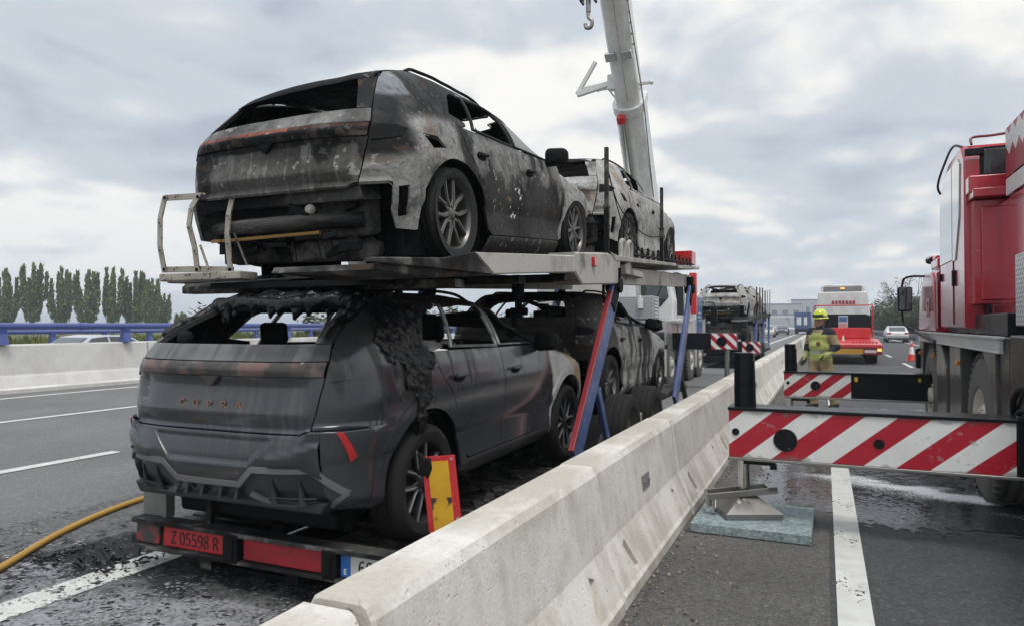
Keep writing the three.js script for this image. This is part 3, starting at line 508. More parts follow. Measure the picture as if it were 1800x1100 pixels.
// four states of burning
const look = {
  A(view, u, v) { // mostly intact graphite paint, charred above the waistline, front wing burnt to bare metal
    const n = vf(u * 3 + 9, v * 3 + 2, 5), m = vf(u * 14, v * 14, 3), st = vf(u * 38 + 4, v * 1.6, 3), g = vf(u * 90, v * 90, 2), n2 = vf(u * 6 + 20, v * 6, 4);
    let c = mixc([.021, .0235, .028], [.040, .043, .050], clamp(.5 + n * .6)), r = .22 + .12 * m, b = .5;
    c = mixc(c, [.075, .075, .077], sstep(.25, .5, st + n * .3) * .09);
    if (view === 'top') { return { c: mixc(INK, [.06, .058, .055], sstep(0, .5, n + m * .4)), r: .85, b: .5 + m * .5 }; }
    const y = v; let ch = soft(y + n2 * .12, 1.235, .04);
    if (view === 'side') {
      ch = soft(y + n2 * .10 - (u > .2 ? .0 : (.2 - u) * .06), 1.19, .035) * (u < 2.4 ? 1 : 0);
      const mw = .10 + .13 * sstep(.75, 1.2, y) + n2 * .10, melt = (1 - soft(Math.abs(u + .16 - (1.2 - y) * .06), mw, .03)) * soft(y, .60 + n * .2, .05);
      ch = Math.max(ch, melt);
      const drip = sstep(.28, .42, vf(u * 17 + 3, y * .9, 2) + (y - 1.0) * .9) * soft(y, .86, .1) * (1 - soft(u, .75, .3)); ch = Math.max(ch, drip * .9);
      const ash = soft(u + n * .10 + (y - .7) * .05, 2.21, .018); let a = mixc([.36, .36, .35], [.52, .51, .49], clamp(.5 + m + n));
      const ru = sstep(.1, .4, n2 + .9 - Math.abs(u - 2.86 + (y - .95) * .5) * 6) * soft(y, .72, .1); a = mixc(a, [.45, .29, .11], ru * .85); a = mixc(a, [.10, .09, .08], sstep(.25, .6, n2 + m * .4) * .6);
      c = mixc(c, a, ash); r = lerp(r, .8, ash);
      const dry = sstep(.1, .5, vf(u * 9, y * 2.2 + 3, 4) + .2) * box2(u, y, .45, 2.2, .98, 1.16, .06); c = mixc(c, [.15, .15, .15], dry * .7); r = lerp(r, .7, dry * .7);
      const sil = box2(u - (y - 1.2) * .5, y, .30, .42, 1.2, 1.50, .012); c = mixc(c, [.50, .51, .52], sil * sstep(-.35, .1, n2 + .2)); ch *= 1 - sil * sstep(-.35, .1, n2 + .2);
      const sb = box2(u, y, 1.10, 1.25, 1.19, 1.5, .01) * sstep(-.1, .15, vf(u * 60, y * 8, 3)); c = mixc(c, [.5, .5, .5], sb); ch *= 1 - sb;
      if (y < .415 && u > .5 && u < 2.2) { c = mixc([.025, .026, .028], [.045, .045, .046], clamp(.5 + n)); r = .55; }
    } else {
      const bar = box2(0, y, -1, 1, 1.088, 1.168, .006), x = Math.abs(u);
      c = mixc(c, [.030, .033, .04], box2(0, y, -1, 1, .785, .868, .006) * .75);
      c = mixc(c, mixc(mixc([.15, .09, .078], [.20, .15, .135], sstep(0, .4, m)), [.045, .04, .038], sstep(-.25, .25, n2 + m * .7)), bar); r = lerp(r, .85, bar);
      const led = soft(y, 1.168, .006); c = mixc(c, mixc([.035, .035, .036], [.11, .108, .105], sstep(-.2, .5, n + st * .5)), led); r = lerp(r, .65, led);
      ch = soft(y + n2 * .05, 1.262, .015);
      const film = sstep(.1, .5, st * .8 + .18) * box2(u, y, -.05, .62, .70, 1.06, .1); c = mixc(c, [.12, .12, .12], film * .25);
      const chip = sstep(.32, .42, vf(u * 22, y * 22, 3)) * box2(u, y, -.66, -.54, .93, 1.05, .02); c = mixc(c, [.45, .45, .45], chip);
      const yl = .055 + (x < .24 ? .487 : x < .34 ? .487 + (x - .24) : x < .66 ? .59 : .59 - (x - .66)); if (y < yl) { c = mixc([.010, .0105, .012], [.020, .021, .022], clamp(.5 + n)); r = .5; }
    }
    const cc = mixc(mixc([.006, .006, .0065], [.028, .027, .026], clamp(.5 + m)), [.11, .105, .10], sstep(.38, .5, n2 + m * .5 + g * .3) * .55);
    c = mixc(c, cc, ch); r = lerp(r, .78 - .25 * clamp(m), ch); b = lerp(.5 + g * .02, .5 + m * .6 + g * .25, ch);
    return { c, r, b };
  },
  B(view, u, v) { // burnt through: grey scaled steel, white ash on the rear wing, soot elsewhere
    const n = vf(u * 2.6 + 19, v * 2.6 + 2, 5), m = vf(u * 12, v * 12, 4), st = vf(u * 30 + 4, v * 1.4, 3), g = vf(u * 80, v * 80, 2), n2 = vf(u * 5 + 20, v * 5 + 8, 5), x = Math.abs(u);
    let c = mixc([.016, .0155, .015], [.058, .056, .053], clamp(.5 + n + m * .5)), r = .70 + .15 * m, b = .5 + m * .3 + g * .2;
    if (view === 'top') return { c: mixc(INK, [.09, .088, .084], sstep(-.1, .5, n + m * .4)), r: .8, b };
    const y = v;
    if (view === 'side') {
      let ash = soft(y + n2 * .13, .86 + .0 * u, .06) * (1 - soft(u, .12 + n * .1, .05)) * (1 - soft(y + n2 * .05, 1.2, .05)) * soft(u + (y - 1) * .3, -.56 + n2 * .2, .07);
      const low = (1 - soft(y + m * .05, .95, .05)) * (1 - soft(u, -.36, .05)); ash = Math.max(ash, low * .8 * sstep(-.35, .2, n2 + .2));
      const dr = sstep(.0, .35, vf(u * 5 + 2, y * 3.2, 4) + (y - .92) * 1.6) * box2(u, y, .26, 2.2, .70, 1.17, .05); ash = Math.max(ash * .9, dr * .55);
      ash = Math.max(ash, soft(u + n * .12, 2.2, .03));
      let a = mixc([.17, .165, .157], [.38, .375, .36], clamp(.55 + m * .7 + n2 * .6)); a = mixc(a, [.23, .17, .12], sstep(.25, .55, vf(u * 4, y * 4 + 30, 4)) * (u < 0 ? .75 : .25)); a = mixc(a, [.05, .048, .045], sstep(.28, .55, vf(u * 7 + 3, y * 5, 4)) * .8);
      c = mixc(c, a, ash);
      const pt = sstep(-.05, .1, n2 + .25 - 7 * Math.hypot(u - .93, (y - .72) * .8) * .9); c = mixc(c, vf(u * 14, y * 9, 3) > .02 ? [.30, .20, .09] : [.62, .62, .6], pt * sstep(-.2, .1, m + .1));
      const wl = sstep(.3, .4, vf(u * 26, y * 26, 3) + .22 - 10 * Math.abs(Math.hypot(u - 1.05, y - .70) - .11)); c = mixc(c, [.7, .7, .68], wl);
      c = mixc(c, INK, soft(y + n2 * .08, 1.0, .05) * (1 - soft(u - (1.1 - y) * .2, -.50 + n * .1, .06)) * .9);
      const sil = box2(u - (y - 1.2) * .5, y, .30, .43, 1.2, 1.50, .012); c = mixc(c, [.34, .36, .38], sil * sstep(-.3, .1, n2 + .2));
      const cp = box2(u, y, -.62, -.34, 1.34, 1.52, .02); c = mixc(c, [.20, .21, .225], cp * sstep(-.25, .2, n2 + .1));
      c = mixc(c, mixc(INK, [.07, .068, .064], sstep(-.1, .4, n2)), soft(y, 1.21, .03) * (1 - sil) * (1 - cp) * .65);
      if (y < .415) c = mixc(c, [.05, .047, .044], .8);
    } else {
      c = mixc([.055, .052, .049], [.135, .13, .122], clamp(.5 + n * .8 + st * .5 + m * .3)); c = mixc(c, [.27, .265, .255], sstep(.25, .5, st + m * .5 + g * .2) * .5);
      c = mixc(c, [.06, .057, .054], box2(0, y, -1, 1, .78, .872, .008) * .6); c = mixc(c, INK, sstep(.1, .35, n2 + (x - .5) * 1.6 + (y - 1.0) * .9) * .9);
      const bar = soft(y, 1.045 + n2 * .02, .012) * (1 - soft(y, 1.17, .008)); c = mixc(c, mixc(INK, [.05, .045, .042], sstep(0, .4, m)), bar); c = mixc(c, [.24, .085, .06], box2(0, y, -1, 1, 1.140, 1.172, .006) * sstep(-.2, .2, n2 + .1) * (u < .2 ? 1 : .2));
      const led = soft(y, 1.175, .006); c = mixc(c, mixc([.07, .068, .065], [.22, .215, .205], sstep(-.2, .5, n2 + m * .3)), led);
      c = mixc(c, INK, soft(y + n2 * .05, 1.27, .015)); if (y < .77) c = mixc(INK, [.05, .047, .042], sstep(0, .6, n2 + m * .4));
    }
    return { c: flake(c, u, v), r, b };
  },
  C(view, u, v) { // soot black rear, pale streaked doors
    const n = vf(u * 2.6 + 49, v * 2.6 + 12, 5), m = vf(u * 12 + 5, v * 12, 4), st = vf(u * 9 + n * 1.6 + 14, v * 1.7 + n * .6, 5), g = vf(u * 80, v * 80, 2), n2 = vf(u * 5 + 60, v * 5 + 8, 5), y = v;
    let c = mixc([.022, .021, .020], [.075, .070, .062], sstep(-.4, .5, n + m * .4)), r = .75 + .1 * m, b = .5 + m * .3 + g * .15;
    if (view === 'top') return { c, r, b };
    if (view === 'side') {
      const tan = (1 - soft(y + n2 * .1, .98, .07)) * (1 - soft(u, .0, .1)); c = mixc(c, [.135, .112, .08], tan * sstep(-.3, .35, n2 + .1));
      const dr = soft(u + n * .1, .28, .05) * (1 - soft(y + n2 * .05, 1.17, .03)); const ps = sstep(-.28, .25, st + (y < .75 ? .18 : 0) - (u > 1.1 && u < 2.1 ? .24 : -.05)); c = mixc(c, mixc([.25, .245, .235], [.43, .425, .41], clamp(.5 + m)), dr * ps * .92);
      c = mixc(c, [.43, .43, .42], soft(u, 2.2, .03) * .9 * sstep(-.5, .1, n2 + .2));
      c = mixc(c, [.085, .08, .075], soft(y, 1.22, .04) * .6);
    } else { c = mixc(c, [.12, .105, .08], sstep(.1, .5, n2) * .6 * (1 - soft(y, 1.1, .1))); c = mixc(c, [.10, .098, .092], soft(y, 1.17, .02) * .6); }
    return { c: flake(c, u, v), r, b };
  },
  D(view, u, v) { // burnt white, the paint gone all over
    const n = vf(u * 2.6 + 79, v * 2.6 + 32, 5), m = vf(u * 12 + 15, v * 12, 4), st = vf(u * 20 + 34, v * 1.4, 4), g = vf(u * 80, v * 80, 2), n2 = vf(u * 5 + 90, v * 5 + 8, 5), y = v;
    let c = mixc([.24, .235, .225], [.46, .455, .44], clamp(.5 + n * .8 + m * .5 + st * .4)), r = .75 + .1 * m, b = .5 + m * .25 + g * .15;
    c = mixc(c, [.055, .052, .05], sstep(.2, .6, n2 + m * .3) * .75); c = mixc(c, [.24, .17, .11], sstep(.2, .5, vf(u * 4 + 8, v * 4 + 60, 4)) * ((view === 'side' && u > .2) ? .12 : .6));
    if (view === 'side') c = mixc(c, [.04, .038, .036], soft(y + n2 * .1, 1.24, .05) * .7 * soft(u, .25, .1));
    if (view === 'rear' && y < .8) c = mixc(c, [.07, .065, .06], .7);
    return { c: flake(c, u, v), r, b };
  },
};
// burnt sport utility car; o.kind picks the look, o.sag how far the body has dropped on its wheels
const carMat = {};
for (const k of 'ABCD') { const t = bakeCar(look[k]); carMat[k] = k === 'A' ? phys([1, 1, 1], 1, 0, { ...t, bumpScale: .010, clearcoat: .45, clearcoatRoughness: .12 }) : phys([1, 1, 1], 1, .05, { ...t, bumpScale: .009, specularIntensity: .5 }); }
M.emblem = std([.05, .04, .04], .6); M.plastic = std([.022, .023, .025], .5, 0, { map: grimeTile }); M.trimgrey = std([.17, .175, .185], .4, .2, { map: grimeTile }); M.reflex = phys([.45, .012, .018], .22, 0, { clearcoat: .6 }); M.copper = std([.42, .24, .16], .38, .7);
M.rimburnt = std([.16, .155, .15], .55, .6, { map: grimeTile, roughnessMap: roughTile }); M.rimblack = std([.03, .031, .033], .4, .3); M.rimface = std([.46, .46, .47], .3, .7, { roughnessMap: roughTile });
M.tyreburnt = std([.02, .02, .02], .9, 0, { bumpMap: sootBump, bumpScale: .015 }); M.disc = std([.13, .11, .09], .5, .7);
const { FontLoader } = await import('three/addons/loaders/FontLoader.js'); const { TextGeometry } = await import('three/addons/geometries/TextGeometry.js');
const font = await new FontLoader().loadAsync('fonts/droid/droid_sans_bold.typeface.json'), fontR = await new FontLoader().loadAsync('fonts/droid/droid_sans_regular.typeface.json');
function text(s, h, d, f = font) { const g = new TextGeometry(s, { font: f, size: h, depth: d, curveSegments: 4, bevelEnabled: false }); g.computeBoundingBox(); const b = g.boundingBox; g.translate(-(b.min.x + b.max.x) / 2, -(b.min.y + b.max.y) / 2, 0); return flat(g); }
function burntCar(o) {
  RAKE = o.kind === 'A' ? 1 : 0;
  const t = thing('burnt_car', o.label, 'car', o.p, 0, undefined); t.rotation.x = o.pitch || 0; if (o.yaw) t.rotation.y = o.yaw; t.rotation.order = 'YXZ';
  const m = carMat[o.kind], wp = o.kind === 'A' ? 0 : o.warp ?? .018, bare = o.kind !== 'A', dy = -(o.sag || 0), C = o.cell || .05;
  const shift = g => { if (o.deform) { const p = g.attributes.position; for (let i = 0; i < p.count; i++) { const q = o.deform(p.getX(i), p.getY(i), p.getZ(i)); p.setXYZ(i, q[0], q[1], q[2]); } } g.translate(0, dy, 0); return g; };
  const sides = [1, -1];
  for (const s of sides) {
    const far = s < 0, cl = far ? .09 : C, P = (poly, x = {}) => shift(panel(poly, 'side', { side: s, cell: cl, warp: wp, ...x }));
    // rear wing; on the stripped cars it runs down behind the missing bumper, with its openings
    let low = bare ? [[-.70, .80], [-.69, .62], [-.66, .50], [-.50, .47], ...arc(0, AY, .50, 168, 146, 4)] : [...tailPts(.80, .80, 0, .006).map(p => [p[0] + .004, .806]), [-.60, .806], ...arc(0, AY, .553, 146, 141, 1)];
    let q = quarterPoly(low);
    if (bare && !far) { q = withHole(q, [[-.40, 1.085], [-.22, 1.065], [-.13, .985], [-.30, .985]]); q = withHole(q, [[-.665, .76], [-.585, .765], [-.575, .575], [-.65, .57]]); }
    mesh('rear_wing', [P(q)], m, t);
    mesh('roof_rail', [P(railPoly, { cell: .06 }), ...(o.rails === false ? [] : [])], m, t);
    if (o.rails !== false) mesh('roof_bar', [shift(tube([[-.12, -.012], [-.02, .022], [.2, .032], [.6, .034], [1.0, .024], [1.2, -.012]].map(([a, h]) => [s * .585, Tt(.585, a) + h, -a]), .012, 28, 6))], M.char, t);
    mesh('inner_wing', [shift(bx(s * .52, s * .70, .86, 1.14, -.25, .62, .04))], M.char, t);
    for (const [nm, poly, win] of [['rear_door', SIDE.rearDoor, RWIN], ['front_door', SIDE.frontDoor, FWIN]]) {
      const d = mesh(nm, [P(poly)], m, t); mesh('window_frame', [P(withHole(ring(win, .042), win), { cell: .06, flange: .014, off: .003, warp: 0 })], bare && o.kind !== 'D' ? M.soot : m, d);
      const ha = nm === 'rear_door' ? .40 : 1.36, hy = nm === 'rear_door' ? 1.0 : .985, hx = s * (W(hy, ha));
      const h = shift(merge([place(new THREE.SphereGeometry(1, 16, 8).scale(.012, .026, .085), [hx + s * .004, hy - .012, -ha - .02])])); mesh('handle_recess', h, M.char, d);
      if (!o.noHandle) mesh('handle', [shift(cbox(.03, .026, .17, [hx + s * .024, hy + .008, -ha - .02], [0, 0, 0], .011))], bare ? M.soot : m, d);
    }
    if (o.glass && s > 0) mesh('window_glass', [P(FWIN, { flange: 0, off: -.012, warp: 0 })], M.sootglass, t);
    mesh('front_wing', [P(SIDE.fender)], m, t);
    mesh('sill', [P(SIDE.sill, { off: .004 })], m, t);
    if (!bare) { mesh('wheel_arch_trim', [P(SIDE.trimR, { off: .010, flange: .02, cell: .06 })], m, t); mesh('wheel_arch_trim', [P(SIDE.trimF, { off: .010, flange: .02, cell: .06 })], m, t); }
    // mirror
    if (!(o.noMirror && s > 0) || s < 0) {
      const mg = new RoundedBoxGeometry(.225, .165, .125, 3, .055), mp = mg.attributes.position; for (let i = 0; i < mp.count; i++) { const x = mp.getX(i), y = mp.getY(i), z = mp.getZ(i), k = o.kind === 'C' ? 1 + .5 * vf(x * 14 + 4, y * 14 + z * 9, 3) : 1, f = 1 - .28 * clamp(.5 + z * 4) + .0; mp.setXYZ(i, x * k, (y * (1 - .9 * s * x) ) * k, (z - .12 * Math.abs(x)) * k); } mg.computeVertexNormals();
      mesh('mirror', [shift(place(flat(mg), [s * .99, 1.185, -1.9])), shift(beam([s * .84, 1.135, -1.98], [s * .96, 1.15, -1.93], .05, .04, .01))], M.char, t);
    }
    // wheel housings, dark inside
    for (const a of [0, WB]) { const c = new THREE.CylinderGeometry(.458, .458, .42, 28, 1, true, 0, Math.PI); c.rotateZ(Math.PI / 2); c.rotateX(a ? 0 : 0); const hp = flat(c); hp.rotateX(-Math.PI / 2 + Math.PI / 2); mesh('wheel_housing', [shift(place(hp, [s * .66, AY, -a])), shift(bx(s * .45, s * .47, .2, .85, -a - .46, -a + .46, 0))], M.char, t); }
    const wm = o.wheels || { tyre: M.tyre, rim: M.rimblack, face: M.rimface, disc: M.disc };
    wheelParts(t, s * .80, .366, 0, s, wm, { spin: .4, ...(o.wo || {}), ...(s > 0 ? o.wr || {} : {}) }); wheelParts(t, s * .80, .366, WB, s, wm, { spin: 1.1, ...(o.wo || {}), ...(s > 0 ? o.wf || {} : {}) });
  }
  // tailgate in three bands, lamp strip, frame of the rear window
  const R = (poly, x = {}) => shift(panel(poly, 'rear', { cell: C, warp: wp * .7, ...x }));
  const edge = (y0, y1, n, d) => Array.from({ length: n + 1 }, (_, i) => { const y = y0 + (y1 - y0) * i / n; return [xTail(y) - d, y]; });
  const sym = r => [...r, ...r.slice().reverse().map(([x, y]) => [-x, y])];
  const tg = mesh('tailgate', [R(sym([[.60, .778], ...edge(.80, 1.082, 6, 0)]))], m, t);
  mesh('tailgate_ledge', [R(sym(edge(1.172, 1.262, 3, 0)))], m, tg);
  mesh('lamp_strip', [R(sym(edge(1.087, 1.167, 2, 0)), { off: .012, warp: .012, ws: 9, flange: .02 })], m, tg);
  mesh('emblem_mount', [shift(prism([[-.075, 1.088], [.075, 1.088], [.012, 1.028], [-.012, 1.028]], rearLine(1.06) - .02, rearLine(1.06) + .03, 'z', .004))], bare ? M.char : M.emblem, tg);
  for (const s of sides) mesh('tail_lamp', [shift(panel([...tailPts(1.16, 1.06, 3, .008), [-.60, 1.075], [-.54, 1.12], [-.60, 1.15]], 'side', { side: s, cell: .04, off: .014, warp: wp ? .02 : .006, ws: 8 }))], bare ? M.char : m, t);
  for (const k of sides) mesh('window_pillar', [R([[.61, 1.268], ...edge(1.268, 1.475, 4, 0), [.50, 1.475], [.535, 1.42]].map(([x, y]) => [k * x, y]), { flange: .03 })], m, tg);
  mesh('spoiler', [R(sym([[.585, 1.478], [.575, 1.528]]), { flange: .05, warp: wp ? .04 : .015, ws: 5 })], M.char, t);
  mesh('roof', [shift(panel([[RAKE ? -.28 : -.50, RAKE ? -.50 : -.56], [-.1, -.575], [.2, -.60], [.9, -.59], [1.36, -.55], [1.36, .55], [.9, .59], [.2, .60], [-.1, .575], [RAKE ? -.28 : -.50, RAKE ? .50 : .56]], 'top', { cell: .08, warp: wp, flange: .02 }))], m, t);
  mesh('bonnet', [shift(panel([[2.22, -.70], [2.9, -.66], [3.3, -.5], [3.42, 0], [3.3, .5], [2.9, .66], [2.22, .70]], 'top', { cell: .1, warp: wp * 2 }))], m, t);
  // charred cabin: floor, seat frames, wheel, dash
  mesh('burnt_cabin', [shift(bx(-.76, .76, .28, .62, -2.1, .45, .03)), shift(bx(-.74, .74, .62, .98, .28, .50, .03)), shift(bx(-.74, .74, .6, 1.06, -2.2, -1.9, .06)), shift(bx(-.78, -.74, .3, 1.12, -2.1, .5)), shift(bx(.74, .78, .3, 1.12, -2.1, .5)), shift(bx(-.72, .72, .2, .7, -3.3, -2.2, .05))], M.char, t);
  const seat = (x, a) => [tube([[x - .2, .6, -a], [x - .22, .95, -a + .06], [x - .15, 1.16, -a + .1], [x - .06, 1.18, -a + .11], [x - .06, 1.32, -a + .13], [x + .06, 1.32, -a + .13], [x + .06, 1.18, -a + .11], [x + .15, 1.16, -a + .1], [x + .22, .95, -a + .06], [x + .2, .6, -a]], .022, 40, 6), cbox(.38, .42, .05, [x, .88, -a + .05], [.15, 0, 0], .02), cbox(.22, .15, .07, [x, 1.30, -a + .13], [.12, 0, 0], .03)].map(shift);
  for (const [x, a] of [[-.37, 1.12], [.37, 1.12], [-.37, .18], [.37, .18]]) mesh('seat_frame', seat(x, a), M.char, t);
  mesh('steering_wheel', [shift(place(flat(new THREE.TorusGeometry(.18, .016, 8, 24)), [-.37, 1.06, -1.7], [-.4, 0, 0]))], M.char, t);
  const bumpShape = (p, x, y) => { const ax = Math.abs(x), e = .30 + (y - .60) * .95; p[2] -= .020 * (1 - soft(ax, e, .012)) * soft(y, .605, .010) * (1 - soft(y, .752, .006)); const yl = ax < .24 ? .487 : ax < .33 ? .487 + (ax - .24) * .87 : ax < .62 ? .585 : .585 - (ax - .62) * .6; p[2] -= .030 * (1 - soft(y, yl, .008)); p[2] += .020 * soft(ax, .44, .02) * (1 - soft(y, .66 + (ax - .44) * .25, .012)) * soft(y, yl + .012, .01); };
  mesh('tailgate_inner', [R(sym([[.62, .79], ...edge(.82, 1.26, 6, .02)]), { off: -.035, cell: .08, flange: 0 })], M.char, tg);
  for (const k of sides) mesh('inner_pillar', [tube(Array.from({ length: 9 }, (_, i) => { const y = .80 + i * .085; return [k * (xTail(y) - .015), y, Rr(xTail(y), y) - .05]; }), .030, 24, 6)].map(shift), M.char, t);
  const map3 = (x, y, d) => [x, y + dy, Rr(x, y) + d];
  if (!bare) {
    const bump = [R(sym([[.72, .365], [.722, .60], [.722, .797], [.672, .797], [.61, .771]]), { cell: .02, mod: bumpShape }), ...sides.map(s => shift(panel([...Array.from({ length: 7 }, (_, i) => { const y = .365 + i * .072; return [-Rr(.722, y), y]; }), [-.60, .797], ...arc(0, AY, .553, 142, 180, 6), [-.545, .345], [-.70, .345]], 'side', { side: s, cell: s > 0 ? .04 : .08 })))];
    const bp = mesh('rear_bumper', bump, m, t);
    for (const s of sides) {
      const band = (pts, w) => { const nn = pts.map((p, i) => { const a = pts[Math.max(0, i - 1)], b = pts[Math.min(pts.length - 1, i + 1)], l = Math.hypot(b[0] - a[0], b[1] - a[1]); return [-(b[1] - a[1]) / l * w / 2, (b[0] - a[0]) / l * w / 2]; }); return [...pts.map((p, i) => [p[0] + nn[i][0], p[1] + nn[i][1]]), ...pts.map((p, i) => [p[0] - nn[i][0], p[1] - nn[i][1]]).reverse()].map(([x, y]) => [s * x, y]); };
      mesh('bumper_trim', [R(band([[.0, .487], [.235, .490], [.335, .582], [.66, .588], [.70, .565], [.815, .445]], .036), { off: .006, cell: .03, flange: .035 }), R(band([[.285, .425], [.36, .375], [.73, .372], [.815, .445]], .022), { off: .004, cell: .03, flange: .03 })], M.trimgrey, bp);
      for (const x of [.44, .60]) mesh('diffuser_fin', [rod([s * x, .392 + dy, Rr(x, .42) - .012], [s * x, .53 + dy, Rr(x, .5) - .022], .032, 4, .004)], M.plastic, bp);
      for (const x of [.07, .19]) mesh('diffuser_fin', [prism([[0, .40], [.06, .40], [0, .46]].map(([d, y]) => [rearLine(y) - .02 + d, y + dy]), s * x - .01, s * x + .01, 'x', .002)], M.plastic, bp);
      mesh('lower_grille', [0, 1, 2].map(i => tube([.40, .5, .6, .68].map(x => map3(s * x, .388 + i * .018, .004)), .006, 12, 5)), M.plastic, bp);
      mesh('reflector', [shift(panel([[.790, .788], [.815, .792], [.852, .645], [.825, .618]].map(([x, y]) => [-Rr(x, y), y]), 'side', { side: s, off: .008, cell: .03, flange: .012 }))], M.reflex, bp);
    }
    mesh('lower_valance', [shift(prism([[-.74, .40], [-.70, .335], [.70, .335], [.74, .40]], .30, .78, 'z', .01))], M.plastic, bp);
    for (const x of [.66, -.66]) { const p = map3(x, .63, .02); mesh('sensor', rod(p, [p[0], p[1], p[2] + .006], .011, 12), M.plastic, bp); }
    const lt = mesh('lettering', [...'CUPRA'].map((ch, i) => { const g = text(ch, .040, .006, fontR); g.scale(1.35, 1, 1); const x = -.215 + i * .1075; return place(g, [x, .925 + dy, Rr(x, .925) + .002]); }), M.copper, tg, 'copper coloured letters across the tailgate');
  } else {
    // stripped back: rear panel, crash beam, hanging scraps
    mesh('rear_panel', [shift(bx(-.66, .66, .46, .80, .55, .70, .03)), shift(bx(-.60, .60, .30, .46, .30, .62, .04)), shift(prism([[-.70, .69], [.70, .69], [.66, .78], [-.66, .78]], .60, .80, 'z', .01))], M.soot, t);
    mesh('crash_beam', [shift(tube([[-.62, .57, .70], [-.3, .575, .80], [.3, .575, .80], [.62, .57, .70]], .05, 24, 6))], M.soot, t);
    mesh('scorched_strip', [shift(tube([[-.66, .49, .72], [-.3, .492, .80], [.1, .50, .81], [.35, .505, .80]], .013, 20, 5))], std([.34, .20, .06], .8), t);
    const sc = []; for (let i = 0; i < 16; i++) { const x = rr(-.6, .62), y = rr(.36, .66); sc.push(cbox(rr(.05, .2), rr(.02, .07), rr(.02, .08), [x, y, rr(.66, .80)], [rr(-.4, .4), rr(-.3, .3), rr(-.5, .5)], .01)); }
    for (let i = 0; i < 9; i++) { const x = rr(-.5, .68), y = rr(.5, .66), l = rr(.12, .4); sc.push(tube([[x, y, .76], [x + rr(-.05, .05), y - l * .5, .80], [x + rr(-.08, .08), y - l, .77]], .004, 10, 4)); }
    mesh('hanging_scrap', sc.map(shift), M.char, t);
    mesh('towing_eye', [shift(place(flat(new THREE.SphereGeometry(.035, 12, 8)), [.28, .655, .80]))], M.ash, t);
  }
  mesh('underbody', [bx(-.62, .62, .17, .30, -3.2, .55, .03), rod([-.72, .366, 0], [.72, .366, 0], .045, 8), rod([-.72, .366, -WB], [.72, .366, -WB], .045, 8)], M.char, t);
  return t;
}
M.sootglass = phys([.27, .27, .265], .5, 0, { map: grimeTile });
const burntW = { tyre: M.tyreburnt, rim: M.rimburnt, face: M.rimburnt, disc: M.disc };
const carX = -2.30 - .918;
const pitchOf = (z0, y0, z1, y1) => Math.atan2(y1 - y0, z0 - z1);
function putCar(o, z0, y0, z1, y1) { return burntCar({ ...o, p: [o.x ?? carX, y0 - .366, z0], pitch: pitchOf(z0, y0, z1, y1) }); }
const carA = putCar({ kind: 'A', cell: .04, label: 'dark grey car with charred roof on the lower deck, its painted rear bumper intact', wf: { steer: -.02 } , noMirror: false }, -3.92, .605, -6.58, .65);
const carB = putCar({ kind: 'B', cell: .04, sag: .175, warp: .012, label: 'burnt out car without rear bumper overhanging the tail of the upper deck', wheels: burntW, x: -2.38 - .918, wo: { r: .325 }, glass: true, deform: (x, y, z) => { const back = sstep(.0, .85, z), up = clamp((y - 1.15) / .4); return [x, y - .10 * back - up * (.10 * clamp(.5 - x * .8) - .015) * sstep(-.7, .4, z) + .010 * vf(x * 4 + 3, z * 4, 2) * up, z]; } }, -4.47, 2.385, -7.10, 2.595);
const carC = putCar({ kind: 'C', sag: .13, label: 'soot black burnt car with pale streaked doors on the lower deck above the trailer wheels', wheels: burntW, wo: { r: .33 }, rails: true }, -8.15, .915, -10.82, .91);
const carD = putCar({ kind: 'D', sag: .17, label: 'burnt out ash white car behind the stakes of the upper deck', wheels: burntW, wo: { r: .32 }, noHandle: true, noMirror: true }, -9.05, 2.72, -11.72, 2.89);
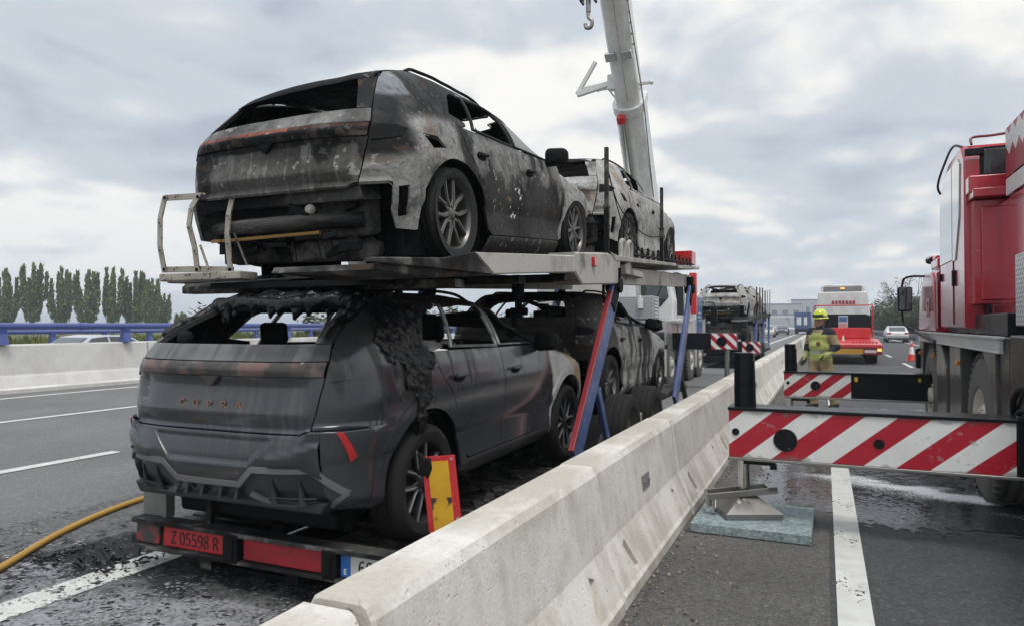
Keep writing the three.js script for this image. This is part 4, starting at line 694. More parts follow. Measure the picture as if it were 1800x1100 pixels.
// ---------------------------------------------------------------- smooth-union solid meshed on a grid
function sdfGeom(prims, centre, half, res, k = .03, noise) { // prims: [ax,ay,az,bx,by,bz,ra,rb]
  const mc = new MarchingCubes(res, M.char, false, false, 90000), f = mc.field; f.fill(-1);
  const cell = 2 * half / res, hs = res / 2;
  const D = new Float32Array(f.length).fill(9);
  for (const q of prims) {
    const [ax, ay, az, bx_, by, bz, ra, rb] = q, R = Math.max(ra, rb) + 3 * k + 2 * cell, lo = [], hi = [];
    [[ax, bx_], [ay, by], [az, bz]].forEach(([a, b], i) => { lo.push(Math.max(1, Math.floor((Math.min(a, b) - R - centre[i]) / half * hs + hs))); hi.push(Math.min(res - 2, Math.ceil((Math.max(a, b) + R - centre[i]) / half * hs + hs))); });
    const dx = bx_ - ax, dy = by - ay, dz = bz - az, L2 = dx * dx + dy * dy + dz * dz + 1e-9;
    for (let z = lo[2]; z <= hi[2]; z++) for (let y = lo[1]; y <= hi[1]; y++) for (let x = lo[0]; x <= hi[0]; x++) {
      const px = centre[0] + (x - hs) / hs * half - ax, py = centre[1] + (y - hs) / hs * half - ay, pz = centre[2] + (z - hs) / hs * half - az;
      const t = clamp((px * dx + py * dy + pz * dz) / L2), d = Math.hypot(px - dx * t, py - dy * t, pz - dz * t) - lerp(ra, rb, t), i = x + y * res + z * res * res, o = D[i];
      if (o > 5) D[i] = d; else { const h = clamp(.5 + .5 * (o - d) / k); D[i] = lerp(o, d, h) - k * h * (1 - h); }
    }
  }
  for (let i = 0; i < D.length; i++) { let d = D[i]; if (d > 5) { f[i] = -1; continue; } if (noise && Math.abs(d) < .12) { const x = i % res, y = Math.floor(i / res) % res, z = Math.floor(i / res / res); d += noise(centre[0] + (x - hs) / hs * half, centre[1] + (y - hs) / hs * half, centre[2] + (z - hs) / hs * half); } f[i] = -d; }
  mc.isolation = 0; mc.update();
  const n = mc.count, p = mc.positionArray.slice(0, n * 3), g = new THREE.BufferGeometry();
  for (let i = 0; i < n; i++) { p[i * 3] = p[i * 3] * half + centre[0]; p[i * 3 + 1] = p[i * 3 + 1] * half + centre[1]; p[i * 3 + 2] = p[i * 3 + 2] * half + centre[2]; }
  g.setAttribute('position', new THREE.BufferAttribute(p, 3));
  // smooth normals from shared corners
  const key = new Map(), acc = []; const id = new Int32Array(n); for (let i = 0; i < n; i++) { const s = Math.round(p[i * 3] * 2e4) + '_' + Math.round(p[i * 3 + 1] * 2e4) + '_' + Math.round(p[i * 3 + 2] * 2e4); let q = key.get(s); if (q === undefined) { q = acc.length; key.set(s, q); acc.push(V()); } id[i] = q; }
  const A = V(), B = V(), Cc = V(); for (let i = 0; i < n; i += 3) { A.fromArray(p, i * 3); B.fromArray(p, i * 3 + 3); Cc.fromArray(p, i * 3 + 6); B.sub(A); Cc.sub(A); B.cross(Cc); for (let k2 = 0; k2 < 3; k2++) acc[id[i + k2]].add(B); }
  const N = new Float32Array(n * 3); for (let i = 0; i < n; i++) { const v = acc[id[i]].clone().normalize(); N[i * 3] = v.x; N[i * 3 + 1] = v.y; N[i * 3 + 2] = v.z; }
  g.setAttribute('normal', new THREE.BufferAttribute(N, 3)); g.setAttribute('uv', new THREE.BufferAttribute(new Float32Array(n * 2), 2)); return metric(g);
}
// melted, charred cladding that ran down over the lower car's roof edge and rear pillar
{
  RAKE = 1; const pr = [], ball = (x, y, z, r) => pr.push([x, y, z, x + .001, y, z, r, r]);
  for (let i = 0; i < 260; i++) { const x = rr(-.56, .60), a = rr(-.30, .25); ball(x, Tt(Math.min(.54, Math.abs(x)), a) + rr(-.02, .006), -a, rr(.016, .034)); }
  for (let i = 0; i < 150; i++) { const x = -.57 + i / 149 * 1.15, y = 1.495 + .02 * vf(x * 5, 3, 2) + rr(-.012, .012); ball(x, y, Rr(Math.min(.56, Math.abs(x)), 1.49) + rr(-.015, .02), rr(.014, .028) * (x > .3 ? 1.3 : 1)); }
  for (let i = 0; i < 60; i++) { const s = i % 2 ? 1 : -1, y = 1.30 + rnd() * .18, x = s * (xTail(y) - .03); ball(x, y, Rr(x, y) + .0, rr(.010, .022)); }
  for (let i = 0; i < 15; i++) { const x = rr(-.52, .54), l = rr(.02, .10) * (x > .33 ? 1.9 : x < -.35 ? 1.5 : .8), r = rr(.006, .022); const zz = Rr(Math.min(.55, Math.abs(x)), 1.48); pr.push([x, 1.49, zz, x + rr(-.02, .02), 1.48 - l, zz + .02, r * 1.7, r * .5]); }
  const g = sdfGeom(pr, [.0, 1.45, .25], .66, 130, .035, (x, y, z) => .010 * vf(x * 30 + z * 9, y * 30 + z * 24, 3));
  const crust = { side: 1, cell: .011, flange: .02, off: .008, mod: (p, u, v) => { const e = .45 + vf(u * 26, v * 20, 4) * 1.5 + vf(u * 5, v * 4 + 9, 2) * .5; p[0] += .020 * Math.max(-.45, e); } };
  const wob = (pts, s) => { const o = []; for (let i = 0; i < pts.length; i++) { const A = pts[i], B = pts[(i + 1) % pts.length], n = Math.max(1, Math.ceil(Math.hypot(B[0] - A[0], B[1] - A[1]) / .02)); for (let k = 0; k < n; k++) { const x = A[0] + (B[0] - A[0]) * k / n, y = A[1] + (B[1] - A[1]) * k / n; o.push([x + s * vf(x * 24, y * 24, 2), y + s * vf(x * 24 + 50, y * 24, 2)]); } } return o; };
  const sheetA = panel(wob([[-.24, 1.47], [-.04, 1.50], [.16, 1.49], [.19, 1.43], [.06, 1.31], [.05, 1.23], [.12, 1.18], [.10, 1.06], [.0, 1.10], [.01, .92], [-.06, .84], [-.04, .70], [-.12, .66], [-.16, .76], [-.15, .92], [-.27, 1.0], [-.24, 1.12], [-.36, 1.16], [-.44, 1.28], [-.34, 1.38]], .035), 'side', crust);
  M.melt = phys([.009, .009, .010], .5, 0, { specularIntensity: .6, bumpMap: sootBump, bumpScale: .02, roughnessMap: roughTile });
  mesh('melted_crust', sheetA, M.melt, carA); mesh('melted_cladding', g, M.melt, carA, 'lumpy black melted crust over the rear roof edge and pillar');
  const loose = []; for (const [x, y, r] of [[-.34, 1.29, .05], [-.30, 1.275, .03], [.42, 1.29, .03]]) loose.push(place(flat(new THREE.IcosahedronGeometry(r, 1)), [x, y, .74]));
  mesh('char_lump', loose[0], M.char, carA);
}
// ---------------------------------------------------------------- burnt car transporter trailer
const TX = -3.22;
const trailer = thing('car_transporter_trailer', 'burnt two deck car transporter trailer with red tail plates and blue deck posts', 'trailer', [TX, 0, -3.25]);
{
  const T = trailer, O = V(TX, 0, -3.25), L = g => { const l = Array.isArray(g) ? g : [g]; l.flat(9).forEach(q => q.translate(-O.x, -O.y, -O.z)); return g; };
  const add = (n, g, m, parent = T, lab) => { const o = mesh(n, L(Array.isArray(g) ? g : [g]), m, parent, lab); return o; };
  // lower deck
  for (const [x0, x1] of [[-4.20, -3.58], [-2.86, -2.20]]) add('wheel_track', [bx(x0, x1, .15, .225, -7.0, -3.30, .01), ...Array.from({ length: 17 }, (_, i) => bx(x0 + .02, x1 - .02, .224, .24, -3.42 - i * .21, -3.36 - i * .21, .004))], M.soot);
  for (const [x0, x1] of [[-4.20, -3.58], [-2.86, -2.20]]) add('wheel_track', [prism([[-6.98, .15], [-6.98, .225], [-7.7, .56], [-12.6, .56], [-12.6, .48], [-7.75, .48]], x0, x1, 'x', .008)], M.soot);
  for (const x of [-3.56, -2.88]) add('chassis_beam', bx(x - .05, x + .05, .07, .20, -12.4, -3.32), M.soot);
  add('deck_plate', bx(-3.52, -2.92, .05, .075, -12, -3.4, .003), M.char);
  add('deck_plate', bx(-3.50, -2.94, .08, .10, -3.9, -3.45, .003), M.soot);
  for (let i = 0; i < 8; i++) add('cross_member', bx(-4.1, -2.3, .09, .15, -3.7 - i * .62 - .05, -3.7 - i * .62 + .05), M.soot);
  add('bright_rail', bx(-3.30, -3.27, .19, .205, -4.4, -3.75, .003), M.alu);
  // tail bar with plates
  const tail = add('tail_bar', [bx(-4.09, -2.02, .335, .365, -3.33, -3.21, .006), bx(-4.09, -2.02, .175, .20, -3.33, -3.21, .006), bx(-4.08, -2.03, .195, .345, -3.33, -3.265, .004)], M.soot);
  M.plate = std([.50, .022, .03], .5, 0, { map: grimeTile, roughnessMap: roughTile }); M.redpanel = std([1, 1, 1], .55, 0, { map: rep(tex(512, 256, (u, v) => { const a = tn(u, v, 4, 5, 171), b = tn(u, v, 20, 4, 172), s = tn(u, v * .3, 14, 3, 175), e = Math.max(Math.abs(u - .5) * 2, Math.abs(v - .5) * 2); let c = mixc([.36, .014, .026], [.25, .012, .02], clamp(.5 + a + s * .5)); const w = sstep(.42, .5, b * .55 + a * .5 + (e - .93) * 3.2); c = mixc(c, [.34, .31, .29], w * .8); c = mixc(c, [.03, .025, .025], sstep(.4, .6, tn(u, v, 7, 4, 178) + (e - .9)) * .9); return c; }), 1) });
  add('lamp_cluster', [bx(-4.07, -3.865, .205, .335, -3.265, -3.235, .01)], std([1, 1, 1], .6, 0, { map: rep(tex(128, 128, (u, v) => mixc([.05, .045, .045], [.26, .03, .03], sstep(.1, .4, tn(u, v, 4, 4, 181) + (u - .5) * .5))), .2) }), tail);
  const p1 = add('number_plate', bx(-3.835, -3.305, .205, .328, -3.265, -3.246, .004), M.plate, tail, 'red number plate with black characters');
  const tg = text('Z 05598 R', .078, .003, fontR); tg.scale(.84, 1, 1); add('plate_characters', place(tg, [-3.57, .267, -3.2455]), std([.012, .01, .01], .6), p1.parent === T ? tail : tail);
  add('bracket', [bx(-3.298, -3.185, .185, .352, -3.27, -3.20, .01), bx(-3.27, -3.21, .21, .33, -3.2, -3.19, .004)], M.char, tail);
  const rp = bx(-3.17, -2.585, .205, .338, -3.265, -3.240, .004); { const p = rp.attributes.position, u = rp.attributes.uv; for (let i = 0; i < p.count; i++) u.setXY(i, (p.getX(i) + 3.17) / .585, (p.getY(i) - .205) / .133); }
  add('red_marker_panel', rp, M.redpanel, tail, 'scraped red reflective panel on the tail bar');
  add('bracket', [bx(-2.575, -2.475, .185, .352, -3.27, -3.205, .012), rod([-2.52, .22, -3.2], [-2.52, .32, -3.2], .02, 10)], M.char, tail);
  const p2 = add('number_plate', bx(-2.465, -1.99, .205, .325, -3.265, -3.246, .004), std([.62, .62, .60], .5, 0, { map: grimeTile }), tail, 'white number plate with a blue end band');
  add('plate_band', bx(-2.466, -2.40, .204, .326, -3.250, -3.243, .003), std([.02, .13, .42], .5), tail);
  { const g = text('E', .032, .002); add('plate_characters', place(g, [-2.433, .235, -3.2425]), std([.6, .6, .6], .6), tail); const h = text('60', .078, .003, fontR); h.scale(.84, 1, 1); add('plate_characters', place(h, [-2.30, .267, -3.2455]), std([.012, .012, .014], .6), tail); }
  add('tail_post', [bx(-4.10, -3.90, .36, .56, -3.34, -3.31, .004), bx(-3.90, -3.87, .36, .60, -3.36, -3.29, .004)], std([.20, .20, .19], .6, 0, { map: grimeTile }), T); add('tail_post', [bx(-3.54, -3.50, .30, .53, -3.34, -3.30), bx(-3.56, -3.44, .30, .33, -3.36, -3.28)], M.soot);
  add('mud_flap', [prism([[-4.19, .38], [-4.11, .38], [-4.13, .92], [-4.20, .93]], -3.72, -3.70, 'z', .002)], M.soot);
  // red and yellow marker board on its stem
  const mb = new THREE.Group(); mb.name = 'marker_board'; T.add(mb); mb.position.set(-1.995 - TX, .62, .0 - .30); mb.rotation.set(0, .10, .115);
  mesh('board', bx(-.103, .103, -.28, .235, -.006, .006, .004), M.brightred, mb); mesh('yellow_field', bx(-.066, .062, -.275, .205, .006, .010, .002), std([1, 1, 1], .5, 0, { map: rep(tex(128, 256, (u, v) => { const a = tn(u, v, 5, 5, 183); let c = mixc([.70, .40, .02], [.60, .30, .015], clamp(.5 + a)); return mixc(c, [.04, .035, .03], sstep(.25, .45, tn(u, v, 6, 4, 185) + (v - .78) * 1.8)); }), .5) }), mb);
  mesh('scorched_corner', [place(sdfGeom(Array.from({ length: 26 }, () => { const x = rr(-.115, -.05), y = rr(.16, .245) - (x + .1) * .4; return [x, y, .006, x + .006, y - rr(0, .05), .008, .009, .007]; }), [-.08, .15, 0], .2, 48, .015), [0, 0, 0])], M.char, mb); mesh('stem', bx(-.03, .03, -.5, -.28, -.02, .0), M.soot, mb);
  for (const [x, y] of [[.085, .215], [.085, -.12], [-.085, -.2]]) mesh('bolt', rod([x, y, .005], [x, y, .013], .008, 8), M.alu, mb);
  // road wheels
  for (const z of [-7.98, -9.22]) for (const s of [1, -1]) {
    const w = new THREE.Group(); w.name = 'trailer_wheel'; T.add(w); w.position.set(TX + s * 1.06 - O.x, .40, z - O.z); if (s < 0) w.rotation.y = Math.PI;
    const g = lathe([[.24, -.15], [.27, -.16], [.37, -.155], [.40, -.13], [.405, -.09], [.395, -.085], [.395, -.075], [.405, -.07], [.405, -.01], [.395, -.005], [.395, .005], [.405, .01], [.405, .07], [.395, .075], [.395, .085], [.405, .09], [.40, .13], [.37, .155], [.27, .16], [.24, .15]], 48); g.rotateZ(-Math.PI / 2); mesh('tyre', g, M.tyre, w);
    const r = lathe([[.245, .15], [.235, .13], [.225, .06], [.14, .05], [.13, .09], [.07, .10], [0, .10]], 32); r.rotateZ(-Math.PI / 2); mesh('rim', [r, ...Array.from({ length: 8 }, (_, k) => rod([.05, Math.cos(k * .785) * .17, Math.sin(k * .785) * .17], [.075, Math.cos(k * .785) * .17, Math.sin(k * .785) * .17], .014, 6))], M.dullsteel, w);
  }
  add('axle_bracket', [bx(-2.30, -2.06, .30, .52, -8.66, -8.54, .01), bx(-2.3, -2.06, .18, .3, -7.45, -7.38, .01), bx(-2.35, -2.03, .30, .40, -9.95, -9.7, .01)], M.offwhite);
  // upper deck: two wheel tracks with bright edge rails
  const yT = z => 2.045 + (-4.47 - z) * .078;
  for (const s of [1, -1]) {
    const xo = TX + s * 1.19, xi = TX + s * .50, X0 = Math.min(xo, xi), X1 = Math.max(xo, xi);
    const e = s > 0 ? 0 : -.92;
    add('upper_track', [prism([[-4.0 + e, yT(-4.0)], [-2.95 + e, 1.90], [-2.93 + e, 1.87], [-3.5 + e, 1.86], [-4.2 + e, yT(-4.2) - .10], [-7.4, yT(-7.4) - .10], [-7.4, yT(-7.4)]], X0 + .03, X1, 'x', .008)], M.soot);
    add('edge_rail', [prism([[-3.98 + e, yT(-3.98) + .045], [-4.25 + e, yT(-4.25) - .10], [-5.92, yT(-5.92) - .105], [-5.92, yT(-5.92) + .045]], s > 0 ? xo - .015 : xo - .03, s > 0 ? xo + .03 : xo + .015, 'x', .01)], M.ash);
    add('edge_rail', [prism([[-3.975 + e, yT(-3.98) + .045], [-3.6 + e, 1.985], [-2.86 + e, 1.925], [-2.84 + e, 1.900], [-3.4 + e, 1.915], [-4.25 + e, yT(-4.25) - .098]], s > 0 ? xo - .012 : xo - .025, s > 0 ? xo + .025 : xo + .012, 'x', .006)], M.soot);
  }
  add('deck_underside', [prism([[-3.7, 1.885], [-7.4, 2.09], [-7.4, 2.06], [-3.7, 1.845]], TX - .72, TX + .72, 'x', .004)], M.char);
  for (const z of [-3.9, -4.9, -5.9, -6.9]) add('cross_member', bx(TX - 1.15, TX + 1.15, yT(z) - .175, yT(z) - .12, z - .06, z + .06), M.soot);
  // bent safety frame at the tail of the deck
  const fr = new THREE.Group(); fr.name = 'safety_frame'; T.add(fr); M.frame = std([1, 1, 1], .55, .3, { map: rep(tex(256, 256, (u, v) => { const a = tn(u, v, 5, 5, 191), b = tn(u, v, 24, 3, 192); return mixc(mixc([.42, .40, .35], [.30, .27, .22], clamp(.5 + a)), [.06, .05, .04], sstep(.3, .55, b + a * .6)); }), .5) });
  const strip = (pts, w) => { const r = []; for (let i = 0; i < pts.length - 1; i++) r.push(beam(pts[i], pts[i + 1], w, .012, .002, [0, 0, 1])); return r; };
  const bar = (pts, w = .042) => mesh('bar', L(strip(pts, w)), M.frame, fr);
  bar([[-4.265, 2.505, -3.6], [-4.29, 2.35, -3.58], [-4.29, 2.15, -3.58], [-4.265, 1.965, -3.6]]); bar([[-3.945, 2.49, -3.6], [-3.99, 2.40, -3.58], [-4.00, 2.28, -3.57], [-3.965, 2.12, -3.59], [-3.95, 1.96, -3.6]]); bar([[-3.635, 2.475, -3.605], [-3.66, 2.33, -3.59], [-3.67, 2.2, -3.59], [-3.655, 1.95, -3.605]]);
  bar([[-4.285, 2.495, -3.612], [-3.94, 2.485, -3.612], [-3.615, 2.47, -3.612]]); bar([[-4.285, 1.985, -3.612], [-3.95, 1.98, -3.612], [-3.635, 1.965, -3.612]]); bar([[-3.97, 2.15, -3.64], [-3.87, 1.98, -3.62]], .014); bar([[-3.66, 2.22, -3.64], [-3.60, 2.0, -3.7]], .012);
  for (const [x, y] of [[-4.26, 2.49], [-3.945, 2.475], [-3.64, 2.462], [-3.66, 2.2], [-4.26, 1.985], [-3.95, 1.975], [-3.65, 1.965]]) mesh('bolt', L([rod([x, y, -3.605], [x, y, -3.588], .013, 8)]), M.char, fr);
  add('frame_foot', bx(-4.3, -3.55, 1.90, 1.955, -3.75, -3.58, .01), M.frame);
  // side box and front half of the upper deck
  add('side_box', [prism([[-5.94, 2.235], [-5.94, 2.06], [-6.15, 1.955], [-7.45, 2.03], [-7.45, 2.33], [-7.0, 2.325]], TX + .95, TX + 1.215, 'x', .014)], M.ash);
  add('side_box', [prism([[-5.94, 2.235], [-5.94, 2.06], [-6.15, 1.955], [-7.45, 2.03], [-7.45, 2.33], [-7.0, 2.325]], TX - 1.215, TX - .95, 'x', .014)], M.ash);
  add('marker_lamp', [bx(TX + 1.21, TX + 1.245, 2.145, 2.235, -6.52, -6.42, .01)], M.reflex);
  const yF = z => 2.325 + (-7.3 - z) * .052;
  for (const s of [1, -1]) {
    const xo = TX + s * 1.22, xi = TX + s * .42;
    add('upper_track', [prism([[-7.05, yF(-7.05) + .03], [-7.25, yF(-7.3) - .06], [-10.6, yF(-10.6) - .04], [-10.6, yF(-10.6)], [-7.35, yF(-7.35)]], Math.min(xo, xi), Math.max(xo, xi), 'x', .006), prism([[-10.65, yF(-10.65) - .02], [-10.7, yF(-10.7) - .07], [-12.7, yF(-12.7) - .05], [-12.7, yF(-12.7)]], Math.min(xo, xi), Math.max(xo, xi), 'x', .006)], M.ash);
    add('side_beam', [prism([[-7.46, 2.03], [-7.46, 2.235], [-12.3, 2.44], [-12.5, 2.38], [-12.5, 2.24]], TX + s * 1.08 - .03, TX + s * 1.08 + .03, 'x', .008)], M.ash);
    add('beam_bracket', [prism([[-7.75, 2.26], [-8.0, 2.36], [-8.05, 2.23], [-8.6, 2.24], [-8.6, 2.16], [-7.8, 2.16]], TX + s * 1.10, TX + s * 1.19, 'x', .01)], M.ash);
    // row of small rollers and hoops along the deck edge
    for (let i = 0; i < 15; i++) { const z = -7.75 - i * .31, y = yF(z); add('deck_hoop', i < 2 ? [tube([[xo - s * .06, y, z + .08], [xo - s * .06, y + .17, z + .06], [xo - s * .06, y + .17, z - .06], [xo - s * .06, y, z - .08]], .026, 14, 7)] : [tube([[xo - s * .06, y, z + .05], [xo - s * .06, y + rr(.09, .15), z + .03], [xo - s * .06, y + rr(.09, .15), z - .03], [xo - s * .06, y, z - .05]], .012, 10, 5), rod([xo - s * .06, y + .05, z + .1], [xo - s * .06, y + .05, z - .14], .014, 6)], i < 2 ? M.ash : M.soot); }
    for (const [z, h] of [[-7.03, 1.10], [-9.72, 1.02]]) { add('stake', [bx(xo - s * .06, xo - s * .01, yF(z) - .05, yF(z) + h * .45, z - .028, z + .028, .006), bx(xo - s * .055, xo - s * .015, yF(z) + h * .44, yF(z) + h, z - .022, z + .022, .005), bx(xo - s * .065, xo - s * .005, yF(z) + h * .43, yF(z) + h * .46, z - .034, z + .034, .004)], M.soot); }
    // deck posts
    for (const [zt, yt, zb, yb] of [[-7.42, 1.99, -6.05, .40], [-12.1, 2.17, -10.7, .45]]) {
      const px = TX + s * 1.165, po = add('deck_post', [beam([px, yt, zt], [px, yb, zb], .05, .25, .012, [0, 1, .9])], M.bluepost ||= std([1, 1, 1], .5, 0, { map: rep(tex(256, 256, (u, v) => { const a = tn(u, v, 4, 5, 201), b = tn(u, v, 22, 4, 202); let c = mixc([.055, .095, .26], [.10, .15, .33], clamp(.5 + a)); c = mixc(c, [.30, .31, .34], sstep(.3, .5, b + a * .3) * .7); return mixc(c, [.03, .03, .035], sstep(.34, .55, tn(u, v, 9, 4, 205)) * .7); }), .8), roughnessMap: roughTile }));
      const d = V(0, yt - yb, zt - zb).normalize(), nrm = V(0, -d.z, d.y).multiplyScalar(d.z < 0 ? 1 : -1);
      const e = nrm.clone().multiplyScalar(.122); if (zt > -9) mesh('red_edge', L([beam([px, yt - .12 + e.y, zt + .1 + e.z], [px, yb + e.y, zb + e.z],   .054, .03, .006, [0, 1, .9])]), M.postred ||= paint([.30, .035, .045], .5, .1), po);
      mesh('pivot', L([rod([px - .09 * s, yt + .02, zt], [px + .07 * s, yt + .02, zt], .075, 16), bx(px - .05, px + .05, yt, yt + .22, zt - .07, zt + .07, .01), beam([px, yt + .02, zt], [px, yt - .22, zt + .19], .078, .16, .012, [0, 1, .9])]), M.char, po);
    }
    add('inner_strut', [beam([TX + s * 1.12, .95, -6.9], [TX + s * 1.12, .35, -7.28], .05, .10, .008)], M.bluepost);
    add('inner_strut', [beam([TX + s * 1.10, 1.1, -11.2], [TX + s * 1.10, .35, -12.0], .05, .12, .008)], M.soot);
  }
  add('deck_underside', [prism([[-7.2, 2.14], [-12.6, 2.40], [-12.6, 2.37], [-7.2, 2.10]], TX - .75, TX + .75, 'x', .004)], M.char);
  add('red_locker', bx(TX + .75, TX + 1.15, 2.63, 2.86, -12.75, -12.35, .01), M.brightred);
  add('lift_ram', [bx(-2.62, -2.54, 1.86, 2.05, -6.06, -5.94), rod([-2.58, 1.88, -6.0], [-2.58, 1.72, -6.02], .035, 10), rod([-2.66, 1.72, -6.02], [-2.50, 1.72, -6.02], .035, 10), rod([-2.63, 1.72, -6.02], [-2.64, 1.58, -6.05], .028, 10)], M.char);
  // fallen cables between the stakes
  add('cable', [tube([[TX + 1.17, 3.2, -7.1], [TX + 1.18, 2.9, -7.5], [TX + 1.19, 2.75, -8.2], [TX + 1.17, 2.72, -9.0], [TX + 1.18, 2.80, -9.7]], .006, 40, 5)], M.char); add('cable', [tube([[TX + 1.17, 3.3, -7.03], [TX + 1.2, 2.7, -7.6], [TX + 1.2, 2.5, -8.3], [TX + 1.18, 2.45, -8.9]], .006, 30, 5)], M.char);
  add('air_hose', [tube([[TX + 1.1, 2.05, -7.2], [TX + 1.12, 1.85, -7.15], [TX + 1.1, 1.72, -7.5], [TX + 1.0, 1.66, -8.2]], .016, 24, 6)], M.char);
  add('fallen_scrap', Array.from({ length: 90 }, () => cbox(rr(.02, .10), rr(.006, .03), rr(.02, .14), [rr(-2.85, -2.1), .25 + rr(0, .03), rr(-7.0, -4.5)], [rr(-.3, .3), rr(0, 3), rr(-.3, .3)], .004)), M.soot).userData.kind = 'stuff';
}
// ---------------------------------------------------------------- striped boards
function stripes(w, h, period, slope, phase, right = true) { // warning stripes as print; uv 0..1 over the board
  const W_ = 1024, H_ = Math.max(64, Math.round(1024 * h / w));
  return std([1, 1, 1], .42, 0, { map: (() => { const t = tex(W_, H_, (u, v) => { const x = u * w, y = v * h, q = (((x + (right ? -1 : 1) * y * slope + phase) % period) + period) % period, a = vf(x * 9, y * 9, 4), b = vf(x * 50, y * 50, 2), s = vf(x * 2 + 9, y * 26, 3); let c = q < period / 2 ? [.40, .012, .028] : [.74, .74, .72]; const k = 1 + a * .10; c = [c[0] * k, c[1] * k, c[2] * k]; c = mixc(c, [.30, .29, .27], sstep(.35, .6, b * .6 + a * .5 + s * .3) * .5); const e = Math.min(y, h - y) / h; return mixc(c, [.12, .11, .10], sstep(.28, .5, a * .6 + (.12 - e) * 3) * .5); }, true, false); return t; })(), roughnessMap: roughTile });
}
function boardUV(g, x0, x1, y0, y1) { const p = g.attributes.position, u = g.attributes.uv; for (let i = 0; i < p.count; i++) u.setXY(i, (p.getX(i) - x0) / (x1 - x0), (p.getY(i) - y0) / (y1 - y0)); return g; }
function truckWheel(parent, x, y, z, sd, r, rimM, o = {}) {
  const w = new THREE.Group(); w.name = 'wheel'; parent.add(w); w.position.set(x, y, z); if (sd > 0) w.rotation.y = Math.PI; if (o.steer) w.rotation.y += o.steer;   // outer face towards -x when sd < 0
  const hw = o.hw || .2, ri = r * .53, q = [[ri, -hw], [ri + .03, -hw - .012], [r * .86, -hw - .004], [r * .96, -hw + .02], [r, -hw + .05]];
  const gro = []; for (const c of [-.09, 0, .09]) gro.push([r, c - .014], [r - .02, c - .01], [r - .02, c + .01], [r, c + .014]);
  const g = lathe([...q, ...gro, ...q.slice().reverse().map(([a, b]) => [a, -b])], 56); g.rotateZ(-Math.PI / 2); const lug = [];
  for (let k = 0; k < 44; k++) for (const s of [-1, 1]) { const t = (k + (s > 0 ? .5 : 0)) / 44 * 6.2832; const b = cbox(.075, .022, .042, [s * (hw - .045), 0, r + .002], [0, 0, 0], .005); b.rotateX(t); lug.push(b); }
  mesh('tyre', [g, ...lug], M.dusttyre ||= std([.125, .12, .115], .9, 0, { map: grimeTile }), w);
  const d = lathe([[ri + .004, hw - .005], [ri - .012, hw + .004], [ri - .03, hw - .03], [ri - .05, hw - .10], [ri * .62, hw - .07], [ri * .58, hw - .03], [ri * .34, hw - .02], [ri * .32, hw + .03], [ri * .2, hw + .04], [0, hw + .04]], 40); d.rotateZ(Math.PI / 2); const n = [d];
  for (let k = 0; k < 10; k++) n.push(rod([-hw + .06, Math.cos(k * .628) * ri * .47, Math.sin(k * .628) * ri * .47], [-hw + .0, Math.cos(k * .628) * ri * .47, Math.sin(k * .628) * ri * .47], .017, 6));
  mesh('rim', n, rimM, w); return w;
}
// outrigger: beam with stripe board, jack tube above, ram and foot below; x grows towards the crane
function outrigger(parent, o) {
  const g = new THREE.Group(); g.name = 'outrigger'; parent.add(g); g.position.set(...o.p);
  const { x0, x1, y0, y1, d, xs } = o;   // xs: end of the striped part
  mesh('beam', [bx(x0, x1, y0 + .01, y1 - .008, -d, -.012, .012)], M.black, g);
  mesh('top_flange', bx(x0 - .008, x1, y1 - .01, y1 + .014, -d - .012, .012, .005), M.black, g); mesh('bottom_flange', bx(x0 - .008, x1, y0 - .012, y0 + .012, -d - .012, .012, .005), M.dullsteel, g);
  mesh('stripe_board', boardUV(bx(x0, xs, y0 + .014, y1 - .012, -.012, -.002, .001), x0, xs, y0 + .014, y1 - .012), o.mat, g, 'red and white striped warning board');
  mesh('jack_tube', [rod([o.jx, y1 - .02, -d / 2], [o.jx, o.jt, -d / 2], o.jr, 28), rod([o.jx, o.jt - .05, -d / 2], [o.jx, o.jt - .02, -d / 2], o.jr * 1.05, 28), beam([o.jx + o.jr * .9, y1, -d / 2], [o.jx + o.jr * .75, o.jt - .06, -d / 2], .03, .06, .006)], M.black, g);
  if (o.foot) mesh('jack_ram', [rod([o.jx, .22, -d / 2], [o.jx, y0, -d / 2], .046, 24), rod([o.jx, .20, -d / 2], [o.jx, .235, -d / 2], .036, 20)], M.steel, g); else mesh('jack_ram', rod([o.jx, o.rb || .1, -d / 2], [o.jx, y0, -d / 2], .045, 20), M.steel, g);
  for (const [x, y, r] of o.discs || []) { mesh('cover_disc', [rod([x, y, -.004], [x, y, .006], r, 36)], M.black, g); if (r > .04) mesh('disc_bolt', rod([x + r * .3, y - r * .75, .005], [x + r * .3, y - r * .75, .009], .004, 6), M.alu, g); }
  if (o.slot) mesh('slot', [rod([o.slot[0], o.slot[1], -.004], [o.slot[0], o.slot[1], .004], .036, 24), bx(o.slot[0] - .034, o.slot[0] + .034, o.slot[1] - .004, o.slot[1] + .004, .003, .006, .001)], M.black, g);
  mesh('latch_bar', [bx(x0 + .10, x0 + .34, y0 - .055, y0 - .028, -d * .6, -d * .3, .004), bx(x0 + .30, x0 + .35, y0 - .085, y0 - .05, -d * .6, -d * .3, .004)], M.black, g);
  return g;
}
